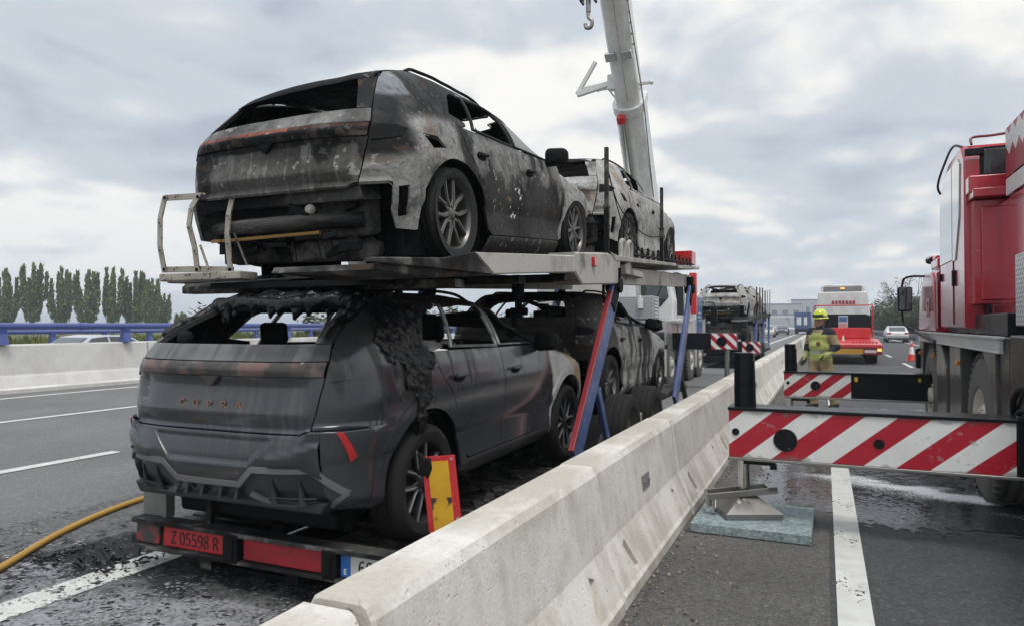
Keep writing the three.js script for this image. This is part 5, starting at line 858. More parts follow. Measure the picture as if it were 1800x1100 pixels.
// ---------------------------------------------------------------- red mobile crane on the right hand carriageway
const redCrane = thing('red_mobile_crane', 'red mobile crane with black striped outriggers standing beside the concrete barrier', 'crane', [2.6, 0, -9]);
{
  const T = redCrane, O = V(2.6, 0, -9), L = g => { (Array.isArray(g) ? g : [g]).flat(9).forEach(q => q.translate(-O.x, -O.y, -O.z)); return g; }, add = (n, g, m, par = T, lab) => mesh(n, L(Array.isArray(g) ? g : [g]), m, par, lab);
  add('chassis', [bx(1.75, 3.45, .72, 1.25, -13.2, -3.4, .02), bx(1.5, 3.7, .9, 1.2, -12.6, -5.0, .02)], M.black);
  add('outrigger_box', [bx(1.315, 3.9, .50, 1.52, -6.62, -5.66, .02), bx(1.32, 1.5, .45, 1.5, -6.98, -6.63, .015), bx(1.335, 1.45, .42, .52, -6.5, -5.7, .01)], M.black); add('outrigger_box', [bx(1.33, 3.9, .50, 1.0, -11.55, -10.98, .02)], M.black);
  add('hose', [tube([[1.325, .85, -6.5], [1.29, 1.0, -6.4], [1.285, 1.12, -6.2], [1.29, 1.15, -5.9], [1.32, 1.1, -5.7]], .022, 24, 8)], M.rubber); add('hose', [tube([[1.325, .78, -6.45], [1.285, .9, -6.3], [1.28, .98, -6.1], [1.3, 1.0, -5.8]], .02, 24, 8)], M.rubber);
  // bright side board and deck
  M.board = std([.56, .565, .57], .4, .2, { map: grimeTile }); add('side_board', [bx(1.285, 1.32, 1.372, 1.49, -12.2, -6.83, .006), bx(1.27, 1.335, 1.478, 1.502, -12.25, -6.81, .004), bx(1.28, 1.33, 1.362, 1.378, -12.2, -6.83, .004)], M.board);
  add('deck', bx(1.34, 3.9, 1.44, 1.49, -12.2, -5.6, .01), M.black);
  add('panel_guard', [beam([1.22, 1.50, -12.0], [1.27, 1.38, -10.35], .02, .05, .004)], M.black);
  const fender = (z0, z1, yb) => prism([[z0, 1.365], [z1, 1.365], [z1 + .03, yb], [z0 - .02, yb]], 1.30, 1.42, 'x', .01);
  M.guard = paint([.085, .083, .082], .5, .1);
  add('wheel_guard', [fender(-9.40, -8.72, .45)], M.guard); add('wheel_guard', [prism([[-10.48, 1.36], [-10.12, 1.36], [-9.66, 1.10], [-9.66, .42], [-10.36, .42]], 1.30, 1.42, 'x', .01)], M.guard); add('wheel_guard', [prism([[-7.58, 1.365], [-7.05, 1.365], [-7.0, .8], [-7.08, .6], [-7.12, 1.0]], 1.30, 1.40, 'x', .01)], M.guard); add('wheel_guard', [prism([[-12.2, 1.36], [-11.75, 1.36], [-11.86, .9], [-12.1, .5], [-12.25, .5]], 1.30, 1.42, 'x', .01)], M.guard);
  add('step', [bx(1.33, 1.5, .98, 1.11, -7.06, -6.86, .01)], M.alu); add('step', bx(1.33, 1.5, .70, .80, -7.06, -6.86, .01), M.alu); add('step', bx(1.34, 1.5, .98, 1.11, -9.66, -9.48, .01), M.alu); add('step', bx(1.34, 1.5, .62, .74, -9.66, -9.48, .01), M.alu); add('inner_wall', [bx(1.78, 1.82, .5, 1.4, -12.2, -6.7, 0)], M.black);
  for (const [z, y] of [[-11.95, 1.187], [-10.62, 1.198], [-8.75, 1.20]]) add('side_marker', bx(1.265, 1.30, y - .022, y + .022, z - .035, z + .035, .006), M.orange);
  M.cranerim = paint([.66, .62, .54], .5, .1);
  for (const z of [-7.78, -11.12]) { truckWheel(T, 1.52 - O.x, .655, z - O.z, -1, .66, M.cranerim, { hw: .21 }); truckWheel(T, 3.7 - O.x, .655, z - O.z, 1, .66, M.cranerim, { hw: .21 }); }
  truckWheel(T, 1.52 - O.x, .655, -4.4 - O.z, -1, .66, M.cranerim, { hw: .21 });
  // driver's cab, ahead of the superstructure
  const dc = add('driver_cab', [prism([[-10.5, 1.50], [-10.5, 2.28], [-11.0, 2.33], [-11.9, 2.30], [-12.35, 1.95], [-12.5, 1.4], [-12.45, .8], [-11.95, .8], [-11.9, 1.495]], 1.32, 3.7, 'x', .03)], M.red);
  add('cab_pillar', [prism([[-10.62, 1.51], [-10.52, 1.51], [-10.62, 2.15], [-10.80, 2.28], [-10.86, 2.28]], 1.305, 1.325, 'x', .004)], M.brightred, dc); add('cab_stripe', bx(1.312, 1.322, 1.55, 2.2, -10.52, -10.44, .003), M.grey, dc);
  { const g = text('S7', .26, .006); g.rotateY(-Math.PI / 2); add('lettering', place(g, [1.316, 1.83, -11.35]), std([.48, .30, .32], .5), dc, 'pale lettering on the cab side'); }
  add('beacon_box', [bx(1.36, 1.7, 2.34, 2.48, -11.4, -10.75, .03), rod([1.45, 2.50, -11.35], [1.40, 2.53, -11.75], .05, 14)], M.red, dc); add('exhaust_cap', rod([1.42, 2.50, -11.5], [1.40, 2.52, -11.85], .055, 14), M.char, dc);
  const mi = add('mirror', [bx(1.04, 1.25, 1.80, 2.18, -12.62, -12.52, .03)], M.black, dc); add('mirror_arm', [tube([[1.42, 2.32, -12.3], [1.2, 2.33, -12.5], [1.13, 2.29, -12.56], [1.13, 1.62, -12.56], [1.18, 1.55, -12.5], [1.36, 1.50, -12.2]], .017, 40, 8)], M.black, mi); add('mirror_glass', bx(1.06, 1.23, 1.82, 2.16, -12.523, -12.515, .002), M.glass, mi);
  add('headlight_box', [bx(1.24, 1.36, .95, 1.25, -12.3, -12.1, .03)], M.black, dc);
  // superstructure with the operator's cab
  const oc = add('operator_cab', [prism([[-8.60, 1.56], [-8.60, 3.30], [-8.78, 3.48], [-9.62, 3.46], [-10.22, 3.18], [-10.27, 2.9], [-10.27, 1.56]], 1.33, 2.35, 'x', .02)], M.red);
  M.cabglass = phys([.50, .53, .52], .05, 0, { clearcoat: 1, clearcoatRoughness: .02 });
  add('side_window', [prism([[-9.31, 2.32], [-9.31, 3.37], [-9.66, 3.37], [-10.16, 3.12], [-10.21, 2.9], [-10.21, 2.32]], 1.318, 1.334, 'x', .004)], M.cabglass, oc); add('side_window', [prism([[-8.86, 2.75], [-8.80, 3.30], [-8.90, 3.37], [-9.27, 3.37], [-9.27, 2.30], [-9.12, 2.30]], 1.318, 1.334, 'x', .004)], M.cabglass, oc);
  add('door_seam', [bx(1.322, 1.332, 1.6, 3.38, -9.30, -9.28, 0)], M.black, oc); add('door_handle', bx(1.30, 1.33, 2.02, 2.2, -9.24, -9.19, .01), M.black, oc); add('door_handle', bx(1.30, 1.33, 2.12, 2.22, -10.2, -10.16, .01), M.black, oc);
  add('rear_window', [bx(1.47, 2.15, 3.11, 3.42, -8.603, -8.592, .004)], M.black, oc); add('rear_glass', bx(1.505, 2.12, 3.14, 3.39, -8.593, -8.586, .003), M.glass, oc);
  add('roof_rail', [tube([[1.42, 3.48, -8.72], [1.43, 3.56, -8.78], [1.6, 3.57, -8.78], [2.1, 3.58, -8.78], [2.2, 3.5, -8.78]], .014, 30, 6)], M.darkred, oc); add('roof_rail', [tube([[1.35, 3.47, -8.78], [1.31, 3.54, -9.0], [1.30, 3.50, -9.5], [1.31, 3.28, -10.25], [1.34, 3.22, -10.27]], .014, 30, 6)], M.black, oc); add('lamp_bracket', bx(1.33, 1.50, 3.33, 3.40, -8.60, -8.52, .01), M.black, oc);
  add('ledge', [bx(1.34, 2.4, 2.92, 3.10, -8.60, -8.40, .02), bx(1.36, 2.4, 2.86, 2.95, -8.60, -8.28, .012)], M.red); add('ledge_knob', rod([1.52, 3.02, -8.41], [1.52, 3.02, -8.385], .05, 20), M.red);
  add('machine_house', [bx(1.38, 3.6, 1.80, 2.85, -8.60, -8.42, .012), bx(1.44, 3.6, 1.84, 2.78, -8.43, -8.385, .015), bx(1.6, 3.7, 1.55, 2.8, -8.42, -7.3, .02)], M.red); add('house_handle', [tube([[1.62, 2.70, -8.385], [1.64, 2.70, -8.35], [1.80, 2.70, -8.35], [1.82, 2.70, -8.385]], .011, 14, 6)], M.red);
  add('slew_ring', [bx(1.42, 3.6, 1.50, 1.70, -10.4, -7.2, .01), bx(1.50, 3.6, 1.70, 1.80, -8.55, -8.40, .01)], M.black); add('lower_panel', [bx(1.52, 3.4, 1.60, 1.80, -8.40, -8.32, .01)], M.darkred); add('bracket', bx(1.60, 1.8, 1.50, 1.66, -8.3, -8.2, .01), M.darkred);
  // boom head blocks overhanging to the rear
  M.redwhite = std([1, 1, 1], .4, 0, { map: rep(tex(256, 256, (u, v) => { const z = Math.abs(((u * 4) % 1) - .5) * .5, a = tn(u, v, 6, 4, 211), b = tn(u, v, 60, 2, 213); let c = v > .72 + z * .5 - .12 || (v > .22 + z * .4 && v < .42 + z * .4) ? [.66, .65, .63] : [.33, .014, .028]; const k = 1 + a * .15 + b * .25; return [c[0] * k, c[1] * k, c[2] * k]; }), 1.0) });
  add('boom_head', [prism([[1.63, 3.03], [1.63, 3.50], [1.80, 3.68], [2.6, 3.72], [2.6, 3.22], [1.86, 3.22]], -8.30, -6.9, 'z', .03)], M.redwhite); add('boom_head', [prism([[1.62, 2.84], [1.62, 3.00], [1.86, 3.18], [2.6, 3.18], [2.6, 2.84]], -8.25, -6.95, 'z', .03)], M.redwhite); for (const [y, x] of [[3.48, 1.72], [3.02, 1.72]]) add('boom_pin', [rod([x, y, -6.9], [x, y, -6.86], .07, 20), rod([x, y, -6.87], [x, y, -6.84], .03, 12)], M.darkred);
  M.tread = std([.55, .56, .57], .35, .85, { bumpMap: rep(tex(128, 128, (u, v) => { const k = Math.max(0, Math.sin(u * 25.13) * Math.sin(v * 25.13)); return [k, k, k]; }, false), .3), bumpScale: .01 });
  add('tread_plate_box', bx(1.435, 2.4, 1.585, 2.17, -7.0, -6.3, .012), M.tread);
  // the two outriggers reaching to the barrier
  const s1 = stripes(1.93, .37, .435, 1.22, .115), s2 = stripes(.88, .345, .345, 1.2, .10);
  outrigger(T, { p: L([new THREE.BufferGeometry()]) && [0 - O.x, 0, -5.86 - O.z], x0: -.70, x1: 1.33, xs: 1.20, y0: .545, y1: .935, d: .28, jx: -.60, jt: 1.375, jr: .073, foot: true, mat: s1, discs: [[-.648, .755, .028], [-.282, .712, .086]], slot: [.36, .725] });
  outrigger(T, { p: [0 - O.x, 0, -11.05 - O.z], x0: -.545, x1: 1.33, xs: .335, y0: .55, y1: .91, d: .28, jx: -.465, jt: 1.315, jr: .075, mat: s2, rb: .05, discs: [[-.49, .76, .022], [-.125, .728, .065]] });
  add('yellow_label', bx(.38, .42, .80, .865, -11.055, -11.045, .001), M.yellow); add('yellow_label', bx(1.16, 1.19, .82, .87, -11.055, -11.045, .001), M.yellow); add('end_plate', bx(1.205, 1.32, .52, .97, -5.90, -5.85, .008), M.black);
  // jack foot: pan carried by a slotted arm
  const ft = new THREE.Group(); ft.name = 'jack_foot'; T.add(ft); ft.position.set(-.585 - O.x, .085, -6.0 - O.z);
  const fp = (hx, hz, y) => [[-hx, -hz, y], [hx, -hz, y], [hx, hz, y], [-hx, hz, y]]; const pos = []; const quad = (a, b, c, d) => pos.push(...a, ...b, ...c, ...a, ...c, ...d), tp = (p) => [p[0], p[2], p[1]];
  { const lo = fp(.215, .20, .0).map(tp), lo2 = fp(.222, .207, .045).map(tp), hi = fp(.055, .05, .165).map(tp); for (let i = 0; i < 4; i++) { const j = (i + 1) % 4; quad(lo[i], lo[j], lo2[j], lo2[i]); quad(lo2[i], lo2[j], hi[j], hi[i]); } quad(hi[0], hi[1], hi[2], hi[3]); quad(lo[3], lo[2], lo[1], lo[0]); }
  const pg = new THREE.BufferGeometry(); pg.setAttribute('position', new THREE.Float32BufferAttribute(pos, 3)); pg.computeVertexNormals(); pg.rotateY(.42); mesh('foot_pan', metric(pg), M.dullsteel, ft);
  const arm = new THREE.Group(); arm.rotation.set(0, .28, .13); mesh('foot_arm', [0].map(() => { const g = merge([bx(-.28, .25, .155, .205, .075, .09, .003), bx(-.28, .25, .155, .205, -.09, -.075, .003), bx(-.295, -.28, .10, .205, -.09, .09, .003), bx(.18, .25, .175, .205, -.09, .09, .003)]); g.rotateZ(.13); g.rotateY(.28); return g; }), M.dullsteel, ft);
  mesh('lock_pin', [rod([-.24, .02, .12], [-.24, .12, .12], .028, 14)], M.steel, ft); mesh('cross_pin', [rod([-.02, .175, -.12], [-.02, .175, .125], .014, 10)], M.steel, ft);
}
M.padgreen = std([1, 1, 1], .8, 0, { map: rep(tex(512, 512, (u, v) => { const a = tn(u, v, 60, 3, 221), b = tn(u, v, 6, 4, 222); const c = mixc([.10, .155, .15], [.33, .38, .39], clamp(.55 + a * .9 + b * .4)); return c; }), .9), bumpMap: asphBump, bumpScale: .004 });
{ const p = mesh('outrigger_pad', [cbox(.86, .075, .86, [0, .0415, 0], [0, 0, 0], .008)], M.padgreen); p.position.set(-.52, .004, -6.0); p.rotation.y = -.012; tag(p, 'blue green composite pad under the striped outrigger foot', 'pad'); }
// ---------------------------------------------------------------- white and blue mobile crane ahead of the trailer
const whiteCrane = thing('white_mobile_crane', 'white mobile crane with raised telescopic boom ahead of the burnt trailer', 'crane', [-4.8, 0, -20]);
{
  const T = whiteCrane, O = V(-4.8, 0, -20), L = g => { (Array.isArray(g) ? g : [g]).flat(9).forEach(q => q.translate(-O.x, -O.y, -O.z)); return g; }, add = (n, g, m, par = T, lab) => mesh(n, L(Array.isArray(g) ? g : [g]), m, par, lab);
  add('chassis', [bx(-6.0, -3.9, .7, 1.3, -23.2, -15.5, .03), bx(-6.1, -3.55, 1.25, 1.42, -22.0, -15.5, .02)], M.black);
  add('side_locker', [bx(-3.75, -3.5, 1.05, 1.75, -21.6, -18.8, .02)], M.white); add('side_locker', [bx(-3.72, -3.52, 1.10, 1.72, -18.7, -17.2, .02)], M.alu);
  for (const z of [-16.3, -18.0, -20.9, -22.4]) { truckWheel(T, -3.72 - O.x, .62, z - O.z, 1, .62, M.offwhite); truckWheel(T, -5.9 - O.x, .62, z - O.z, -1, .62, M.offwhite); }
  for (const z of [-17.2, -21.65]) add('mud_flap', bx(-3.9, -3.5, .35, 1.0, z - .02, z + .02), M.white);
  // carrier cab, white with a blue door
  const cc = add('carrier_cab', [prism([[-21.7, 1.0], [-21.7, 2.45], [-22.3, 2.55], [-23.0, 2.5], [-23.5, 1.8], [-23.6, .6], [-22.9, .6], [-22.9, 1.0]], -6.1, -3.52, 'x', .03)], M.white); add('blue_door', [bx(-3.522, -3.50, 1.35, 2.42, -22.75, -21.75, .004)], M.skyblue, cc); for (const [y, w] of [[1.92, .5], [1.80, .6], [1.70, .4]]) add('door_lettering', bx(-3.503, -3.494, y, y + .05, -22.5, -22.5 + w, 0), M.white, cc);
  add('side_window', [prism([[-22.8, 1.75], [-22.8, 2.42], [-23.0, 2.40], [-23.35, 1.78]], -3.52, -3.505, 'x', .002)], M.glass, cc); add('windscreen', [bx(-6.0, -3.6, 1.75, 2.4, -23.5, -23.35)], M.glass, cc); add('mirror', [bx(-3.35, -3.15, 1.55, 2.15, -23.55, -23.45, .02), tube([[-3.5, 2.3, -23.3], [-3.25, 2.28, -23.5], [-3.25, 2.1, -23.5]], .02, 12, 6)], M.black, cc);
  // superstructure: counterweight, machine house, operator's cab
  add('counterweight', [prism([[-7.15, 1.98], [-7.15, 2.85], [-5.15, 2.80], [-5.0, 2.6], [-5.0, 1.98]], -19.2, -17.9, 'z', .03), bx(-7.2, -5.0, 1.72, 1.96, -19.2, -17.85, .02)], M.offwhite);
  add('machine_house', [bx(-5.4, -4.3, 1.45, 2.95, -21.8, -18.3, .03), bx(-5.0, -4.35, 2.0, 3.0, -18.3, -17.6, .03)], M.white);
  M.mesh = std([.42, .43, .44], .5, .5, { bumpMap: rep(tex(128, 128, (u, v) => { const k = (u * 6 % 1 < .2 || v * 6 % 1 < .2) ? 1 : 0; return [k, k, k]; }, false), .3), bumpScale: .01 });
  add('grille_box', [bx(-4.6, -3.75, 1.72, 2.28, -17.6, -16.9, .02)], M.mesh); for (let i = 0; i < 6; i++) add('louvre', [cbox(.012, .05, .34, [-3.745, 1.79 + i * .08, -17.25], [0, 0, .35], .003)], M.alu);
  const oc = add('operator_cab', [prism([[-4.55, 1.75], [-4.55, 3.15], [-3.65, 3.10], [-3.52, 2.2], [-3.52, 1.70]], -20.0, -18.2, 'z', .03)], M.white); add('cab_window', [prism([[-4.40, 2.10], [-4.40, 2.95], [-3.74, 2.95], [-3.64, 2.3], [-3.85, 2.05]], -18.2, -18.185, 'z', .003)], M.glass, oc); add('wiper', beam([-4.0, 2.1, -18.17], [-3.78, 2.7, -18.17], .02, .012), M.black, oc); add('door_opening', [bx(-3.60, -3.505, 1.85, 2.95, -19.5, -18.7, .01)], M.char, oc); add('cab_door', [bx(-3.50, -3.44, 1.82, 2.95, -20.3, -19.55, .02)], M.white, oc); add('cab_step', bx(-4.3, -3.35, 1.62, 1.70, -20.0, -17.9, .01), M.alu, oc); add('spray_bottle', [rod([-4.05, 1.98, -16.86], [-4.05, 2.22, -16.86], .07, 14), rod([-4.05, 2.22, -16.86], [-4.05, 2.30, -16.86], .025, 10)], M.white);
  add('red_tower', [bx(-3.62, -3.42, 1.9, 3.1, -21.3, -21.1, .01)], M.brightred); add('red_ram', [bx(-5.25, -5.05, 4.3, 4.75, -21.3, -21.1, .02)], M.brightred);
  // telescopic boom leaning back over the trailer
  const P0 = V(-5.0, 2.55, -23.0), P1 = V(-4.77, 5.35, -20.1), P2 = V(-4.60, 7.34, -18.0), P3 = V(-4.30, 11.0, -14.15), P4 = V(-4.05, 14.5, -10.5);
  const sect = (A, B, w, h) => { const l = A.distanceTo(B), r = Math.min(w, h) * .42, s = new THREE.Shape(); s.moveTo(-w / 2, -h * .1); s.lineTo(-w / 2, h / 2 - .05); s.lineTo(-w / 2 + .05, h / 2); s.lineTo(w / 2 - .05, h / 2); s.lineTo(w / 2, h / 2 - .05); s.lineTo(w / 2, -h * .1); s.absarc(0, -h * .1, w / 2, 0, -Math.PI, true); const g = new THREE.ExtrudeGeometry(s, { depth: l, bevelEnabled: false, curveSegments: 14 }); const m = new THREE.Matrix4().lookAt(B, A, V(0, .6, -.8)); const q = metric(g); q.applyMatrix4(m); q.translate(A.x, A.y, A.z); return q; };
  const d = P2.clone().sub(P1).normalize(), side = V(1, 0, 0), und = V().crossVectors(side, d).normalize(); const on = (P, s, u) => [P.x + s + und.x * u, P.y + und.y * u, P.z + und.z * u];
  const uS = und.z > 0 ? 1 : -1;   // the face turned to the photographer
  const bo = add('boom', [sect(P0, P2, .74, .86)], M.white); add('boom_section', [sect(P2.clone().addScaledVector(d, -.1), P3, .64, .74)], M.white, bo); add('boom_section', [sect(P3, P4, .55, .64)], M.white, bo); add('boom_collar', [sect(P2.clone().addScaledVector(d, -.16), P2.clone().addScaledVector(d, .06), .82, .92)], M.white, bo);
  const Q = t => P1.clone().lerp(P2, t), Qu = t => P2.clone().lerp(P3, t);
  add('luffing_ram', [rod(on(Q(-.15), -.12, uS * .62), on(Q(.93), -.12, uS * .52), .10, 18)], M.steel, bo); add('ram_end', [cbox(.22, .2, .2, on(Q(.95), -.12, uS * .55), [.8, 0, 0], .02)], M.brightred, bo);
  add('boom_bracket', [beam(on(Qu(.09), -.75, 0), on(Qu(.09), .62, 0), .07, .07, .01), beam(on(Qu(.09), -.5, 0), on(Qu(.04), -.2, uS * .3), .04, .04), beam(on(Qu(.09), .4, 0), on(Qu(.04), .2, uS * .3), .04, .04)], M.white, bo); for (const s of [-.76, .63]) add('bracket_knob', [place(flat(new THREE.SphereGeometry(.06, 12, 8)), on(Qu(.09), s, 0))], M.white, bo);
  const ja = on(Qu(.125), -.32, uS * .1), jb = [ja[0] - .95, ja[1] - .18, ja[2]], jc = [jb[0] + .5, jb[1] + .78, jb[2]]; add('jib_arm', [beam(ja, jb, .12, .14, .015), cbox(.25, .4, .2, ja, [0, 0, 0], .03), rod([ja[0] + .1, ja[1] + .05, ja[2]], [jb[0] + .1, jb[1] + .14, jb[2]], .03, 8)], M.white, bo); add('jib_arm', [beam(jb, jc, .09, .10, .012)], M.white, bo);
  for (const s of [-.2, .2]) add('boom_pad', [cbox(.26, .22, .1, on(Qu(.28), s, uS * .40), [.85, 0, 0], .02)], M.alu, bo);
  add('cable_run', [tube([on(Q(.0), .36, uS * .2), on(Q(.5), .385, uS * .2), on(Qu(0), .41, uS * .18), on(Qu(.5), .34, uS * .16), on(Qu(1), .33, uS * .14)], .016, 40, 5)], M.grey, bo); for (let i = 0; i < 14; i++) add('cable_clip', [cbox(.04, .05, .06, on(Qu(.3 + i * .05), .335, uS * .1), [.85, 0, 0], .005)], M.alu, bo); add('boom_seam', [tube([on(Qu(.05), .06, uS * .385), on(Qu(.95), .05, uS * .38)], .012, 8, 5)], M.alu, bo);
  add('wind_gauge', [beam(on(Q(.28), -.42, uS * .2), on(Q(.25), -1.1, uS * .2), .05, .05), cbox(.12, .3, .1, on(Q(.30), -.42, uS * .2), [0, 0, 0], .02)], M.alu, bo);
  // outriggers towards the barrier
  const sA = stripes(.62, .38, .27, 1.1, .0, false), sB = stripes(.56, .35, .25, 1.1, .05, false);
  const og = (z, x0, x1, y0, y1, xs, mt) => { const g = new THREE.Group(); g.name = 'outrigger'; T.add(g); mesh('beam', L([bx(x0, x1, y0, y1, z - .3, z - .012, .012)]), M.black, g); mesh('stripe_board', L([boardUV(bx(xs, x1 - .004, y0 + .01, y1 - .01, z - .012, z, .002), xs, x1, y0, y1)]), mt, g, 'red and white striped outrigger end'); mesh('cover_disc', L([rod([xs + (x1 - xs) * .42, (y0 + y1) / 2, z], [xs + (x1 - xs) * .42, (y0 + y1) / 2, z + .012], .12, 24)]), M.black, g); mesh('jack_leg', L([rod([x1 - .25, .06, z - .15], [x1 - .25, y0, z - .15], .06, 14), rod([x1 - .25, .0, z - .15], [x1 - .25, .06, z - .15], .25, 20)]), M.dullsteel, g); };
  og(-18.05, -3.9, -1.96, .98, 1.39, -2.57, sA); og(-23.0, -3.9, -1.80, .70, 1.08, -2.34, sB);
}
{ // hook block hanging from the boom head
  const t = thing('crane_hook', 'black hook block hanging on ropes below the white boom head', 'hook', [-3.80, 6.95, -12]);
  mesh('sheave_block', [bx(-.10, .10, .45, 1.25, -.12, .12, .03), bx(-.14, -.10, .35, 1.2, -.10, .10, .02), bx(.10, .14, .35, 1.2, -.10, .10, .02), rod([-.15, .8, 0], [.15, .8, 0], .07, 16), rod([-.15, .55, 0], [.15, .55, 0], .05, 16)], M.black, t); mesh('hook', [rod([0, .18, 0], [0, .46, 0], .045, 12), tube([[0, .22, 0], [.0, .1, 0], [.07, .0, 0], [.04, -.1, 0], [-.04, -.09, 0], [-.06, -.02, 0]], .035, 24, 8)], M.dullsteel, t); for (const s of [-.06, .06]) mesh('rope', rod([s, 1.2, 0], [s, 7.6, 0], .012, 6), M.dullsteel, t); mesh('rope_head', bx(-.3, .3, 7.55, 7.9, -.3, .8, .03), M.white, t);
}
// ---------------------------------------------------------------- second transporter ahead, with its burnt load
const farT = thing('car_transporter', 'farther car transporter with blue tractor and burnt cars on two decks', 'transporter', [-3.6, 0, -27]);
{
  const T = farT, O = V(-3.6, 0, -27), L = g => { (Array.isArray(g) ? g : [g]).flat(9).forEach(q => q.translate(-O.x, -O.y, -O.z)); return g; }, add = (n, g, m, par = T) => mesh(n, L(Array.isArray(g) ? g : [g]), m, par);
  for (const s of [1, -1]) {
    const xo = -3.6 + s * 1.2, xi = -3.6 + s * .5;
    add('lower_track', bx(Math.min(xo, xi), Math.max(xo, xi), .40, .50, -36.5, -27, .01), M.soot); add('upper_track', [prism([[-26.6, 1.70], [-27.4, 1.86], [-37, 2.15], [-37, 2.02], [-27.4, 1.72]], Math.min(xo, xi), Math.max(xo, xi), 'x', .01)], M.soot);
    for (const [z0, z1] of [[-29.6, -28.8], [-33.5, -32.7], [-36.4, -36]]) add('deck_post', beam([xo - s * .06, 2.0, z0], [xo - s * .06, .45, z1], .09, .16, .01), M.bluepost);
    for (const [z, h] of [[-29.3, .95], [-30.8, 1.0], [-32.2, 1.05], [-33.6, 1.0], [-35.0, 1.1], [-36.6, 1.2]]) add('stake', bx(xo - s * .05, xo, 1.9, 2.1 + h, z - .03, z + .03), z < -34.9 ? M.alu : M.soot);
    for (const z of [-31.2, -32.4]) { const g = lathe([[.22, -.15], [.38, -.15], [.42, -.1], [.42, .1], [.38, .15], [.22, .15], [.1, .08], [0, .08]], 28); g.rotateZ(-Math.PI / 2 * s); add('trailer_wheel', place(g, [-3.6 + s * 1.05, .42, z]), M.tyre); }
  }
  add('chassis', bx(-4.2, -3.0, .3, .42, -37, -27, .02), M.soot); add('tail_bar', [bx(-4.7, -2.5, .25, .45, -27.05, -26.9, .02)], M.char); add('tail_sign', bx(-2.98, -2.78, .86, 1.06, -26.95, -26.9), M.white);
  add('side_panel', bx(-2.78, -2.72, .62, 1.88, -36.2, -31, .01), M.blue);
  add('fuel_tank', bx(-2.75, -2.45, .35, .8, -36.5, -35.3, .06), M.alu);
  const cab = add('tractor_cab', [prism([[-37.6, .7], [-37.6, 2.75], [-38.2, 2.95], [-39.4, 2.85], [-39.75, 1.9], [-39.8, .55], [-38.6, .5]], -4.8, -3.0, 'x', .05)], M.navy); add('side_panel', bx(-3.0, -2.985, .9, 2.3, -38.3, -37.65, .003), M.blue, cab); add('mirror', [bx(-2.95, -2.80, 1.75, 2.25, -39.75, -39.65, .02), tube([[-3.0, 2.4, -39.5], [-2.85, 2.38, -39.7], [-2.86, 2.2, -39.7]], .02, 12, 6)], M.black, cab); add('side_window', bx(-3.0, -2.985, 1.75, 2.35, -39.3, -38.4, .003), M.glass, cab); add('air_deflector', bx(-4.7, -3.05, 2.85, 3.2, -38.6, -37.9, .05), M.navy, cab);
  for (const z of [-37.9, -39.2]) for (const x of [-3.15, -4.65]) { const g = lathe([[.28, -.16], [.46, -.16], [.51, -.1], [.51, .1], [.46, .16], [.28, .16], [.1, .08], [0, .08]], 28); g.rotateZ(-Math.PI / 2 * (x > -4 ? 1 : -1)); add('tractor_wheel', place(g, [x, .51, z]), M.tyre); }
}
{
  const put = (src, p, pitch, label) => { const o = copyThing(src, p, 0, label); o.rotation.set(pitch, 0, 0); return o; };
  put(carD, [-3.55, 1.70, -28.3], .028, 'burnt car at the tail of the upper deck of the farther transporter'); put(carD, [-3.6, 1.86, -33.0], .03, 'burnt car farther forward on the upper deck of the farther transporter'); put(carC, [-3.55, .52, -28.6], 0, 'blackened car at the tail of the lower deck of the farther transporter'); put(carC, [-3.6, .52, -33.2], 0, 'blackened car farther forward on the lower deck of the farther transporter');
}
